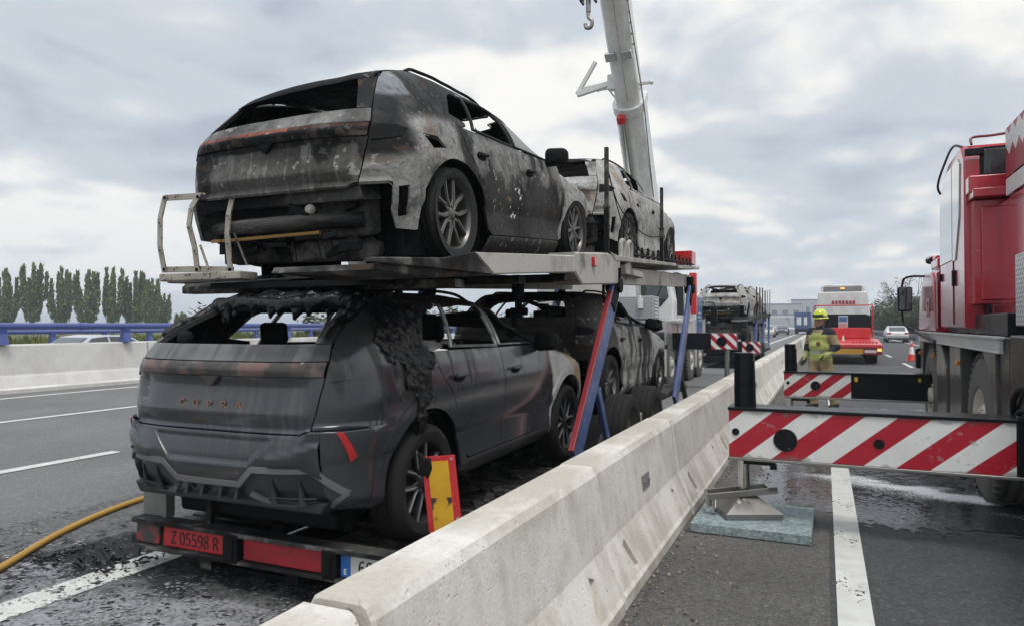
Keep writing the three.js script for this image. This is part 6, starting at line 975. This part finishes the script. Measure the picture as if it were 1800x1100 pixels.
// ---------------------------------------------------------------- low loader driving away on the right hand carriageway
{
  const t = thing('low_loader_truck', 'white truck with empty red low loader bed beyond the firefighter', 'truck', [.85, 0, -31.5]), B = (x0, x1, y0, y1, z0, z1, b = .02) => bx(x0, x1, y0, y1, z0, z1, b);
  mesh('ramp', [prism([[0, .66], [0, .80], [-.25, .84], [-2.4, .98], [-2.4, .70]], -1.22, 1.24, 'x', .02)], M.brightred, t); for (let i = 0; i < 8; i++) mesh('grip_bar', B(.2 + i * .12, .25 + i * .12, .86, .92, -1.7, -.5, .004), M.red, t);
  mesh('bed', [B(-1.22, 1.24, .72, .98, -6.2, -2.4), B(-1.22, 1.0, 1.0, 1.42, -4.6, -3.2)], M.brightred, t); mesh('winch_box', [B(-.62, .98, 1.0, 1.46, -3.18, -2.9)], M.brightred, t); mesh('bumper_board', B(-1.1, .55, .42, .66, -.06, .02, .01), paint([.50, .27, .03], .5, .2), t); mesh('tail_bar', [B(-1.24, 1.25, .64, .72, -.1, .03, .01), B(.55, 1.22, .40, .64, -.1, .0, .01)], M.darkred, t);
  mesh('plate', B(.60, 1.02, .48, .60, 0, .01, .002), std([.6, .5, .48], .5), t); for (const [x, m] of [[1.13, M.orange], [-1.14, M.orange]]) mesh('tail_lamp', B(x - .08, x + .08, .54, .66, .0, .035, .01), M.lampglow ||= std([.8, .35, .05], .4, 0, { emissive: rgb(1, .55, .15), emissiveIntensity: .8 }), t); mesh('marker_cone', rod([-.15, .93, -.9], [-.15, 1.15, -.9], .06, 10, .02), M.white, t);
  for (const z of [-1.4, -2.6]) for (const s of [-1, 1]) { const g = lathe([[.2, -.2], [.36, -.2], [.40, -.14], [.40, .14], [.36, .2], [.2, .2], [.1, .1], [0, .1]], 28); g.rotateZ(-Math.PI / 2 * s); mesh('wheel', place(g, [s * .92, .40, z]), M.tyre, t); }
  for (const z of [-6.2, -7.2, -9.6]) for (const s of [-1, 1]) { const g = lathe([[.28, -.17], [.46, -.17], [.51, -.1], [.51, .1], [.46, .17], [.28, .17], [.1, .08], [0, .08]], 28); g.rotateZ(-Math.PI / 2 * s); mesh('wheel', place(g, [s * 1.0, .51, z]), M.tyre, t); }
  mesh('chassis', B(-.5, .5, .6, .98, -10, -6), M.black, t); const cab = mesh('cab', [prism([[-1.24, 1.0], [-1.24, 2.2], [-1.14, 3.25], [1.14, 3.25], [1.24, 2.2], [1.24, 1.0]], -10.2, -8.4, 'z', .04)], M.white, t); mesh('cab_fairing', [prism([[-1.05, 3.2], [-1.0, 3.55], [-.85, 3.62], [.85, 3.62], [1.0, 3.55], [1.05, 3.2]], -10, -8.45, 'z', .03)], M.white, t); mesh('fairing_opening', B(-.88, .88, 3.28, 3.52, -8.46, -8.42, .01), M.grey, t); mesh('roof_lamp', B(-.1, .1, 3.38, 3.46, -8.42, -8.38, .01), M.lampglow, t);
  mesh('headboard', [prism([[-1.24, 1.28], [-1.24, 2.0], [-1.0, 2.1], [1.0, 2.1], [1.24, 2.0], [1.24, 1.28]], -7.4, -7.2, 'z', .02)], M.black, t); mesh('headboard_sign', B(-.22, .20, 1.38, 2.02, -7.19, -7.17, .005), M.white, t); mesh('sign_print', [B(-.2, .18, 1.72, 1.98, -7.17, -7.165, 0)], M.skyblue, t); mesh('sign_print', [B(-.2, .18, 1.42, 1.66, -7.17, -7.165, 0)], std([.6, .25, .25], .5), t);
  mesh('red_frame', [rod([-1.28, 1.0, -7.1], [-1.28, 2.55, -7.1], .028, 8), rod([1.28, 1.0, -7.1], [1.28, 2.55, -7.1], .028, 8), rod([-1.3, 2.53, -7.1], [1.3, 2.53, -7.1], .028, 8)], M.brightred, t); mesh('winch', [B(-.7, .3, 1.0, 1.18, -6.6, -6.2), rod([-.5, 1.1, -6.4], [.3, 1.1, -6.4], .13, 16), B(.3, 1.1, 1.0, 1.12, -7, -6.2)], M.grey, t);
  { // company lettering on the back of the cab, too far off to read
    for (let i = 0; i < 7; i++) mesh('cab_lettering', B(-.5 + i * .16, -.39 + i * .16, 2.62, 2.80, -8.40, -8.37, .004), std([.35, .05, .06], .5), t);
  }
}
// ---------------------------------------------------------------- saloon cars in the traffic
function saloon(name, label, col, p, ry, group, front = false) {
  const t = thing(name, label, 'car', p, ry, group), m = paint(col, .3, .7);
  const P = [[2.1, .42], [2.18, .62], [2.15, .86], [2.0, .95], [1.55, 1.0], [.95, 1.40], [.4, 1.46], [-.35, 1.44], [-1.15, 1.02], [-1.95, .9], [-2.2, .72], [-2.22, .42], [-2.1, .28], [2.0, .28]];
  const g = prism(P, -.86, .86, 'x', .05), a = g.attributes.position; for (let i = 0; i < a.count; i++) { const y = a.getY(i), k = y > .95 ? 1 - (y - .95) * .38 : 1 - Math.max(0, .45 - y) * .15; a.setX(i, a.getX(i) * k); } g.computeVertexNormals(); mesh('body', g, m, t);
  const win = (pts) => { const w = prism(pts, -.865, .865, 'x', 0), b = w.attributes.position; for (let i = 0; i < b.count; i++) { const y = b.getY(i); b.setX(i, b.getX(i) * (1 - (y - .95) * .38)); } w.computeVertexNormals(); return w; };
  mesh('side_glass', [win([[1.3, 1.02], [.92, 1.36], [.4, 1.41], [.35, 1.02]]), win([[.28, 1.02], [.33, 1.41], [-.33, 1.39], [-.95, 1.04]])], M.glass, t);
  mesh('rear_glass', [beam([0, 1.035, 1.53], [0, 1.375, 1.01], 1.28, .03, .01)], M.glass, t); mesh('windscreen', [beam([0, 1.06, -1.13], [0, 1.40, -.43], 1.3, .03, .01)], M.glass, t);
  for (const s of [-1, 1]) { mesh('tail_lamp', bx(s * .84, s * .52, .74, .90, 2.12, 2.185, .02), M.reflex, t); mesh('headlight', bx(s * .84, s * .5, .66, .80, -2.215, -2.15, .02), std([.8, .8, .78], .2), t); for (const z of [1.3, -1.35]) { const w = lathe([[.19, -.09], [.30, -.1], [.32, -.06], [.32, .06], [.30, .1], [.19, .09], [.17, .07], [.05, .09], [0, .09]], 24); w.rotateZ(-Math.PI / 2 * s); mesh('wheel', place(w, [s * .78, .32, z]), M.tyre, t); } }
  mesh('number_plate', bx(-.26, .26, .70, .81, 2.17, 2.19, .003), M.white, t); mesh('lower_trim', bx(-.80, .80, .30, .42, 2.08, 2.20, .02), M.black, t); return t;
}
saloon('white_car', 'white saloon car passing the guardrail, seen from behind', [.74, .75, .75], [5.9, 0, -73], 0);
saloon('passing_car', 'pale car on the service road, only its roof above the parapet', [.46, .50, .56], [-21.2, -.18, -15.6], .0);
saloon('traffic_car', 'cream car approaching on the far carriageway', [.55, .52, .42], [-6.6, 0, -96], Math.PI, 'distant traffic'); saloon('traffic_car', 'dark grey car approaching on the far carriageway', [.06, .065, .075], [-5.9, 0, -116], Math.PI, 'distant traffic');
[[-9.6, -150], [-6.2, -165], [-10, -185], [-13.5, -140], [-14, -205], [-6, -210]].forEach(([x, z], i) => saloon('traffic_car', 'small pale car far off among the distant traffic', [.5, .52, .54], [x, 0, z], Math.PI, 'distant pale traffic'));
{ const t = thing('box_truck', 'distant blue box truck on the motorway', 'truck', [-3.3, 0, -128]); mesh('box', bx(-1.25, 1.25, .9, 3.6, -6, 2, .03), M.blue, t); mesh('door_panel', bx(-.9, -.2, 1.5, 2.8, 2, 2.03, .01), M.white, t); mesh('door_panel', bx(.2, .7, 1.5, 2.8, 2, 2.03, .01), M.white, t); mesh('chassis', bx(-1.2, 1.2, .4, .88, -6, 1.9, .02), M.black, t); for (const s of [-1, 1]) mesh('wheel', rod([s * .7, .48, 1], [s * 1.2, .48, 1], .48, 20), M.tyre, t); }
{ // traffic cone
  const c = thing('traffic_cone', 'orange and white traffic cone beside the red crane cab', 'cone', [3.5, 0, -35.7]); mesh('base', bx(-.22, .22, 0, .05, -.22, .22, .01), M.brightred, c); const seg = (y0, y1, m, n) => { const r = y => .17 - y * .155 / .9; mesh(n, lathe([[r(y0), y0], [r(y1), y1]], 20), m, c); }; const cr = std([.72, .06, .04], .5), cw = std([.78, .78, .76], .4); seg(.05, .3, cr, 'band'); seg(.3, .62, cw, 'reflective_band'); seg(.62, .78, cr, 'band'); seg(.78, .86, cw, 'reflective_band'); seg(.86, .92, cr, 'tip');
}
// ---------------------------------------------------------------- firefighter behind the far outrigger
{
  const t = thing('person', 'firefighter in lime jacket, beige trousers and yellow helmet walking along the barrier', 'person', [-.07, .004, -14.55], -.55);
  const C = (a, b, ra, rb) => [...a, ...b, ra, rb];
  const pr = [
    C([0, .98, 0], [0, 1.12, .01], .155, .15), C([-.05, 1.2, .02], [.05, 1.2, .02], .15, .15), C([-.08, 1.36, .0], [.08, 1.36, .0], .145, .145), C([-.16, 1.45, -.01], [.16, 1.45, -.01], .085, .085), C([0, 1.44, .0], [0, 1.56, .02], .075, .058),
    C([-.10, .95, 0], [-.125, .52, .09], .118, .088), C([-.125, .52, .09], [-.13, .14, .04], .090, .078), C([-.13, .06, .02], [-.14, .055, .20], .058, .05), C([-.13, .12, .02], [-.13, .05, -.02], .07, .055),
    C([.10, .95, 0], [.13, .53, -.03], .118, .088), C([.13, .53, -.03], [.135, .16, -.22], .090, .078), C([.135, .08, -.24], [.14, .05, -.08], .06, .048), C([.135, .14, -.22], [.135, .07, -.25], .07, .055),
    C([-.20, 1.44, -.01], [-.285, 1.19, -.05], .085, .068), C([-.285, 1.19, -.05], [-.27, .98, .09], .068, .05),
    C([.20, 1.44, -.01], [.30, 1.19, -.02], .085, .068), C([.30, 1.19, -.02], [.21, 1.03, .17], .068, .05),
  ];
  const body = sdfGeom(pr, [0, .84, 0], .88, 132, .04, (x, y, z) => y > .15 && y < 1.5 ? .010 * vf(x * 14 + z * 9, y * 11 + z * 5, 3) : 0);
  // hands in gloves: palm, four fingers and a thumb each, slightly curled
  const hand = (w, dir, s) => { const d = V(...dir).normalize(), sd = V(s * .9, .1, -.3).cross(d).normalize(), pl = V().crossVectors(d, sd).normalize(), at = (a, b, c) => V(...w).addScaledVector(d, a).addScaledVector(sd, b).addScaledVector(pl, c).toArray(), q = [C(at(0, 0, 0), at(.07, .0, 0), .036, .04), C(at(.02, -.02, 0), at(.075, -.03, 0), .026, .02), C(at(.02, .02, 0), at(.075, .03, 0), .026, .02)]; [[-.033, .062], [-.011, .074], [.011, .070], [.033, .055]].forEach(([b, l]) => { q.push(C(at(.085, b, 0), at(.085 + l * .6, b * 1.1, .012), .0115, .0105), C(at(.085 + l * .6, b * 1.1, .012), at(.085 + l, b * 1.1, .04), .0105, .009)); }); q.push(C(at(.02, -.035, .01), at(.055, -.062, .025), .014, .012), C(at(.055, -.062, .025), at(.09, -.06, .045), .012, .01)); return sdfGeom(q, at(.06, 0, .01), .13, 80, .008); };
  const hands = [hand([-.27, .97, .095], [.06, -.75, .5], -1), hand([.205, 1.02, .18], [-.35, -.35, .75], 1)];
  const head = sdfGeom([C([0, 1.69, -.01], [0, 1.685, .015], .092, .09), C([0, 1.62, .035], [0, 1.60, .05], .062, .045), C([-.045, 1.62, .02], [.045, 1.62, .02], .045, .045), C([0, 1.665, .098], [0, 1.645, .116], .011, .015), C([-.03, 1.70, .082], [.03, 1.70, .082], .018, .018), C([-.016, 1.612, .092], [.016, 1.612, .092], .009, .009), C([-.092, 1.66, -.005], [-.096, 1.69, -.012], .012, .014), C([.092, 1.66, -.005], [.096, 1.69, -.012], .012, .014), C([0, 1.6, .0], [0, 1.54, .01], .06, .062), C([0, 1.575, .07], [0, 1.58, .075], .022, .02)], [0, 1.66, .02], .17, 92, .014);
  const paintBody = (g, f) => { const p = g.attributes.position, c = new Float32Array(p.count * 3); for (let i = 0; i < p.count; i++) { const k = f(p.getX(i), p.getY(i), p.getZ(i)); c.set(k, i * 3); } g.setAttribute('color', new THREE.BufferAttribute(c, 3)); return g; };
  const LIME = [.46, .50, .15], BEIGE = [.36, .275, .155], NAVY = [.02, .022, .032], REF = [.42, .43, .40], BLK = [.015, .015, .016], SKIN = [.46, .26, .19];
  paintBody(body, (x, y, z) => { const n = .88 + .2 * vf(x * 20, y * 20 + z * 13, 3), ax = Math.abs(x), m = c => [c[0] * n, c[1] * n, c[2] * n];
    if (y < .12) return m(BLK); if (y > 1.50) return m(NAVY); const arm = ax > .205 && y < 1.47 && y > .9 || (ax > .185 && y < 1.40 && y > .96 && ax > .15 + (1.45 - y) * .25);
    if (arm) { if (y > 1.41) return m(NAVY); if (y > 1.24) return m(BEIGE); if (y > 1.10) return m(NAVY); if (y > 1.05) return m(LIME); if (y > 1.03) return m(REF); return m(LIME); }
    if (y > 1.40 && ax > .10) return m(NAVY); if (y > 1.43) return m(BEIGE); if (y > .93) { if (y > 1.065 && y < 1.115) return m(REF); return m(LIME); }
    if (y > .25 && y < .285) return m(REF); return m(BEIGE); });
  hands.forEach(h => paintBody(h, (x, y, z) => vf(x * 40, y * 40, 2) > .0 ? [.36, .42, .09] : [.05, .05, .045]));
  paintBody(head, (x, y, z) => { if (z > .10 && Math.abs(y - 1.612) < .008 && Math.abs(x) < .025) return [.20, .07, .06]; if (y > 1.725 && z < .04) return [.03, .025, .02]; return SKIN; });
  M.cloth = std([1, 1, 1], .85, 0, { vertexColors: true }); mesh('body', [body, ...hands, head], M.cloth, t);
  for (const s of [-1, 1]) mesh('eye', place(flat(new THREE.SphereGeometry(.010, 10, 8)), [s * .032, 1.678, .093]), std([.03, .025, .02], .3), t);
  M.helmet = paint([.62, .74, .015], .3, .6); const hg = lathe([[.0, .155], [.05, .148], [.09, .12], [.118, .07], [.128, .01], [.13, -.01], [.146, -.022], [.148, -.03], [.128, -.026]], 30); hg.scale(.93, 1, 1.15); hg.rotateX(.06); mesh('helmet', place(hg, [0, 1.735, .005]), M.helmet, t);
  mesh('helmet_crest', [place(flat(new THREE.TorusGeometry(.132, .014, 8, 24, Math.PI)), [0, 1.745, .005], [0, Math.PI / 2, 0])], std([.45, .46, .46], .4), t); mesh('helmet_band', [place(flat(new THREE.CylinderGeometry(.128, .132, .022, 30, 1, true).scale(.94, 1, 1.15)), [0, 1.745, .007], [.06, 0, 0])], M.navy, t); mesh('visor', [place(flat(new THREE.CylinderGeometry(.134, .137, .052, 24, 1, true, -1.1, 2.2).scale(.95, 1, 1.16)), [0, 1.765, .012], [.1, 0, 0])], M.glass, t); mesh('chin_strap', [tube([[-.10, 1.72, .02], [-.085, 1.60, .04], [0, 1.548, .07], [.085, 1.60, .04], [.10, 1.72, .02]], .007, 24, 5)], M.navy, t); mesh('neck_guard', [place(flat(new THREE.CylinderGeometry(.115, .12, .12, 24, 1, true, 2.0, 2.28)), [0, 1.66, .0])], M.navy, t);
  mesh('chest_badge', cbox(.07, .07, .012, [.06, 1.24, .172], [-.05, .2, 0], .004), std([.18, .04, .03], .6), t);
}
// ---------------------------------------------------------------- ash and soot on the road, hose, wet asphalt
function film(name, label, x0, x1, z0, z1, y, m, par) { const o = struct(name, sheet(x0, x1, z0, z1, y), m); const u = o.geometry.attributes.uv, p = o.geometry.attributes.position; for (let i = 0; i < p.count; i++) u.setXY(i, (p.getX(i) - x0) / (x1 - x0), (p.getZ(i) - z1) / (z0 - z1)); return o; }
{
  const X0 = -6.4, X1 = -1.66, Z0 = -.8, Z1 = -12.5, pos = (u, v) => [X0 + u * (X1 - X0), Z1 + v * (Z0 - Z1)];
  const sootA = (x, z) => { const n = vf(x * 1.7 + 5, z * 1.7, 5), m = vf(x * 9, z * 9, 4), f = vf(x * 30, z * 30, 3); let k = -.10 + n * .6 + m * .55 + f * .25; k += .75 * sstep(-2.9, -3.6, z) * sstep(-4.95, -4.3, x); k += .9 * Math.exp(-(((x + 4.55) / .42) ** 2 + ((z + 3.35) / .40) ** 2)); k += .35 * Math.exp(-(((x + 5.0) / .5) ** 2 + ((z + 2.95) / .35) ** 2)); k -= .9 * sstep(-5.2, -6.0, x); k -= .35 * sstep(-1.9, -1.2, z); return k; };
  // one sheet: worn asphalt taking up soot and pale ash, frayed into the clean road at its rim
  const ashA = (x, z) => { const n = vf(x * 1.3 + 15, z * 1.9, 5), m = vf(x * 7 + z * 3, z * 9, 4), st = vf(x * 2.5 + z * 4, (z - x * .4) * 9, 3); return .05 + n * .6 + m * .45 + st * .3 + .35 * sstep(-4.3, -3.4, x) * sstep(-3.2, -2.8, z) + .30 * sstep(-2.7, -2.0, z) - .7 * sstep(-4.7, -5.5, x) - .6 * sstep(-3.0, -3.4, z); };
  const mg = phys([1, 1, 1], .92, 0, { alphaTest: .5, specularIntensity: .5, map: tex(1024, 2048, (u, v) => { const [x, z] = pos(u, v), f = vf(x * 55, z * 55, 3), f2 = vf(x * 22, z * 22, 3), k = sootA(x, z), a = ashA(x, z);
    let c = [.125 * (1 + f * .7), .124 * (1 + f * .7), .124 * (1 + f * .7)]; c = mixc(c, [.018, .018, .020], sstep(-.15, .55, k + f * .35 + f2 * .3) * .95); c = mixc(c, [.33, .33, .345], sstep(-.05, .75, a + f * .5 + f2 * .35) * .85); c = mixc(c, [.02, .02, .021], sstep(.32, .4, f2 + f * .4 + (k - .2) * .2)); const e = Math.min(sstep(-6.35, -5.4, x), sstep(-.8, -1.3, z)); return [...c, e + f * .5 + f2 * .3 > .5 ? 1 : 0]; }, true, false), bumpMap: asphBump, bumpScale: .004 });
  film('sooty_asphalt', '', X0, X1, Z0, Z1, .004, mg);
  const AX0 = -6.0, AX1 = -1.9, AZ0 = -.8, AZ1 = -3.6, p2 = (u, v) => [AX0 + u * (AX1 - AX0), AZ1 + v * (AZ0 - AZ1)];
  film('ash_flecks', '', AX0, AX1, AZ0, AZ1, .012, std([1, 1, 1], .95, 0, { alphaTest: .5, map: tex(1536, 1024, (u, v) => { const [x, z] = p2(u, v), s = vf(x * 40 + z * 9, z * 62, 3), q = vf(x * 5, z * 6, 3), f = vf(x * 70, z * 70, 2); const e = sstep(-6, -5.2, x) * sstep(-.8, -1.2, z), on = Math.abs(s) + q * .18 + f * .08 > .47 - .02 * e && e > .3, g = s > 0 ? .34 + f * .1 : .022; return [g, g, g * 1.03, on ? 1 : 0]; }, true, false) }));
  // flakes of burnt plastic and sheet
  const sh = new THREE.IcosahedronGeometry(1, 1), sp = sh.attributes.position; for (let i = 0; i < sp.count; i++) { const k = 1 + .5 * vf(sp.getX(i) * 2 + 4, sp.getY(i) * 2 + sp.getZ(i), 2); sp.setXYZ(i, sp.getX(i) * k, sp.getY(i) * k, sp.getZ(i) * k); } sh.computeVertexNormals();
  const n = 800, im = new THREE.InstancedMesh(sh, std([1, 1, 1], .8), n), m4 = new THREE.Matrix4(), q = new THREE.Quaternion(), c = new THREE.Color();
  let k = 0, guard = 0; while (k < n && guard++ < 90000) { const x = rr(-6, -1.75), z = rr(-7.5, -.9); const a = sootA(x, z); if (a < .05 + rnd() * .4 && !(rnd() < .025)) continue; const s = Math.pow(rnd(), 3) * .020 + .003; q.setFromEuler(new THREE.Euler(rr(-.3, .3), rr(0, 6.28), rr(-.3, .3))); m4.compose(V(x, .012 + s * .1, z), q, V(s * rr(.8, 2), s * rr(.15, .4), s * rr(.5, 1.1))); im.setMatrixAt(k, m4); const w = rnd(), g = w < .1 ? rr(.2, .5) : rr(.012, .10); im.setColorAt(k, c.setRGB(g, g, g * 1.02)); k++; }
  im.count = k; im.name = 'burnt_flakes'; im.userData = { kind: 'stuff', label: 'black flakes of burnt plastic scattered on the road behind the trailer', category: 'debris' }; im.castShadow = im.receiveShadow = true; scene.add(im);
  const hp = []; for (let i = 0; i < 130; i++) { const x = -4.42 + rr(-.5, .30) , z = -3.30 + rr(-.22, .22); hp.push([x, .02, z, x + rr(-.06, .06), .02 + rr(0, .05) * Math.exp(-(((x + 4.45) / .3) ** 2)), z + rr(-.04, .04), rr(.003, .010), rr(.002, .008)]); }
  const heap = mesh('char_heap', sdfGeom(hp, [-4.55, .0, -3.25], .75, 150, .012, (x, y, z) => .006 * vf(x * 40, z * 40 + y * 30, 3)), M.melt); tag(heap, 'crumpled black heap of melted debris beside the trailer tail', 'debris');
}
{
  const h = mesh('fire_hose', [tube([[-4.3, .027, -1.7], [-4.6, .027, -2.35], [-4.893, .027, -2.9], [-5.283, .027, -3.53], [-5.55, .027, -4.15], [-5.66, .027, -4.6], [-5.66, .027, -5.2], [-5.45, .027, -6.2], [-5.3, .027, -7.6], [-5.5, .027, -9.5]], .025, 120, 12)], std([1, 1, 1], .7, 0, { map: rep(tex(128, 128, (u, v) => { const a = tn(u, v, 6, 4, 231), b = tn(u, v, 40, 2, 232); return mixc([.52, .30, .055], [.34, .20, .05], clamp(.45 + a * .8 + b * .4)); }), 1) })); tag(h, 'yellow fire hose lying across the asphalt beside the trailer', 'hose');
}
{ // water left on the asphalt round the crane's outriggers
  const X0 = -1.0, X1 = 5.2, Z0 = -5.6, Z1 = -16.5, pos = (u, v) => [X0 + u * (X1 - X0), Z1 + v * (Z0 - Z1)];
  const wet = (x, z) => { const n = vf(x * .9 + 25, z * .7, 5), f = vf(x * 16, z * 16, 3); return .34 + n * .55 + f * .42 - .9 * sstep(-6.9, -6.1, z - .25 * Math.sin(x * 2)) - .9 * sstep(-14.6, -16.0, z) - .8 * sstep(-.55, -.85, x) - .7 * sstep(4, 5, x); };
  const mw = phys([1, 1, 1], 1, 0, { alphaTest: .5, map: tex(1024, 1536, (u, v) => { const [x, z] = pos(u, v), k = wet(x, z), g = .042 * (1 + .45 * vf(x * 80, z * 80, 2) + .25 * vf(x * 5, z * 5, 3)); return [g, g, g * 1.04, k > .12 ? 1 : 0]; }, true, false), roughnessMap: tex(1024, 1536, (u, v) => { const [x, z] = pos(u, v), k = wet(x, z), f = vf(x * 22, z * 22, 3); return [0, clamp(.34 - (k - .12) * .7 + f * .16, .05, .6), 0]; }, false, false), bumpMap: tex(1024, 1536, (u, v) => { const [x, z] = pos(u, v), k = wet(x, z); const g = .5 + vf(x * 40, z * 40, 2) * .5 * clamp(1.1 - k * 1.3, .12, 1); return [g, g, g]; }, false, false), bumpScale: .006, clearcoat: .0 });
  film('wet_asphalt', '', X0, X1, Z0, Z1, .0062, mw);
  // film of foam and spray, stippled on the wet surface
  const FX0 = -.9, FX1 = 3.4, FZ0 = -6.3, FZ1 = -10.2, p3 = (u, v) => [FX0 + u * (FX1 - FX0), FZ1 + v * (FZ0 - FZ1)];
  film('foam_film', '', FX0, FX1, FZ0, FZ1, .0078, std([1, 1, 1], .5, 0, { alphaTest: .5, map: tex(2048, 1536, (u, v) => { const [x, z] = p3(u, v), w = vf(x * 2.1, z * 2.6, 4), d = Math.exp(-(((z + 8.25 - x * .62 + w * .5) / .5) ** 2)) * (.50 + w * .75) * (1 - sstep(2.2, 3.3, x)) * sstep(-.9, -.6, x); const h = h2(Math.floor(u * 2048) * 7 + 13, Math.floor(v * 1536) * 3 + 5) * .5 + .5, hb = vf(x * 120, z * 90, 2) * .5 + .5; const k = .62 + .14 * h; return [k, k, k * 1.01, hb * .6 + h * .4 < d * .95 ? 1 : 0]; }, true, false) }));
}
renderer.render(scene, camera);
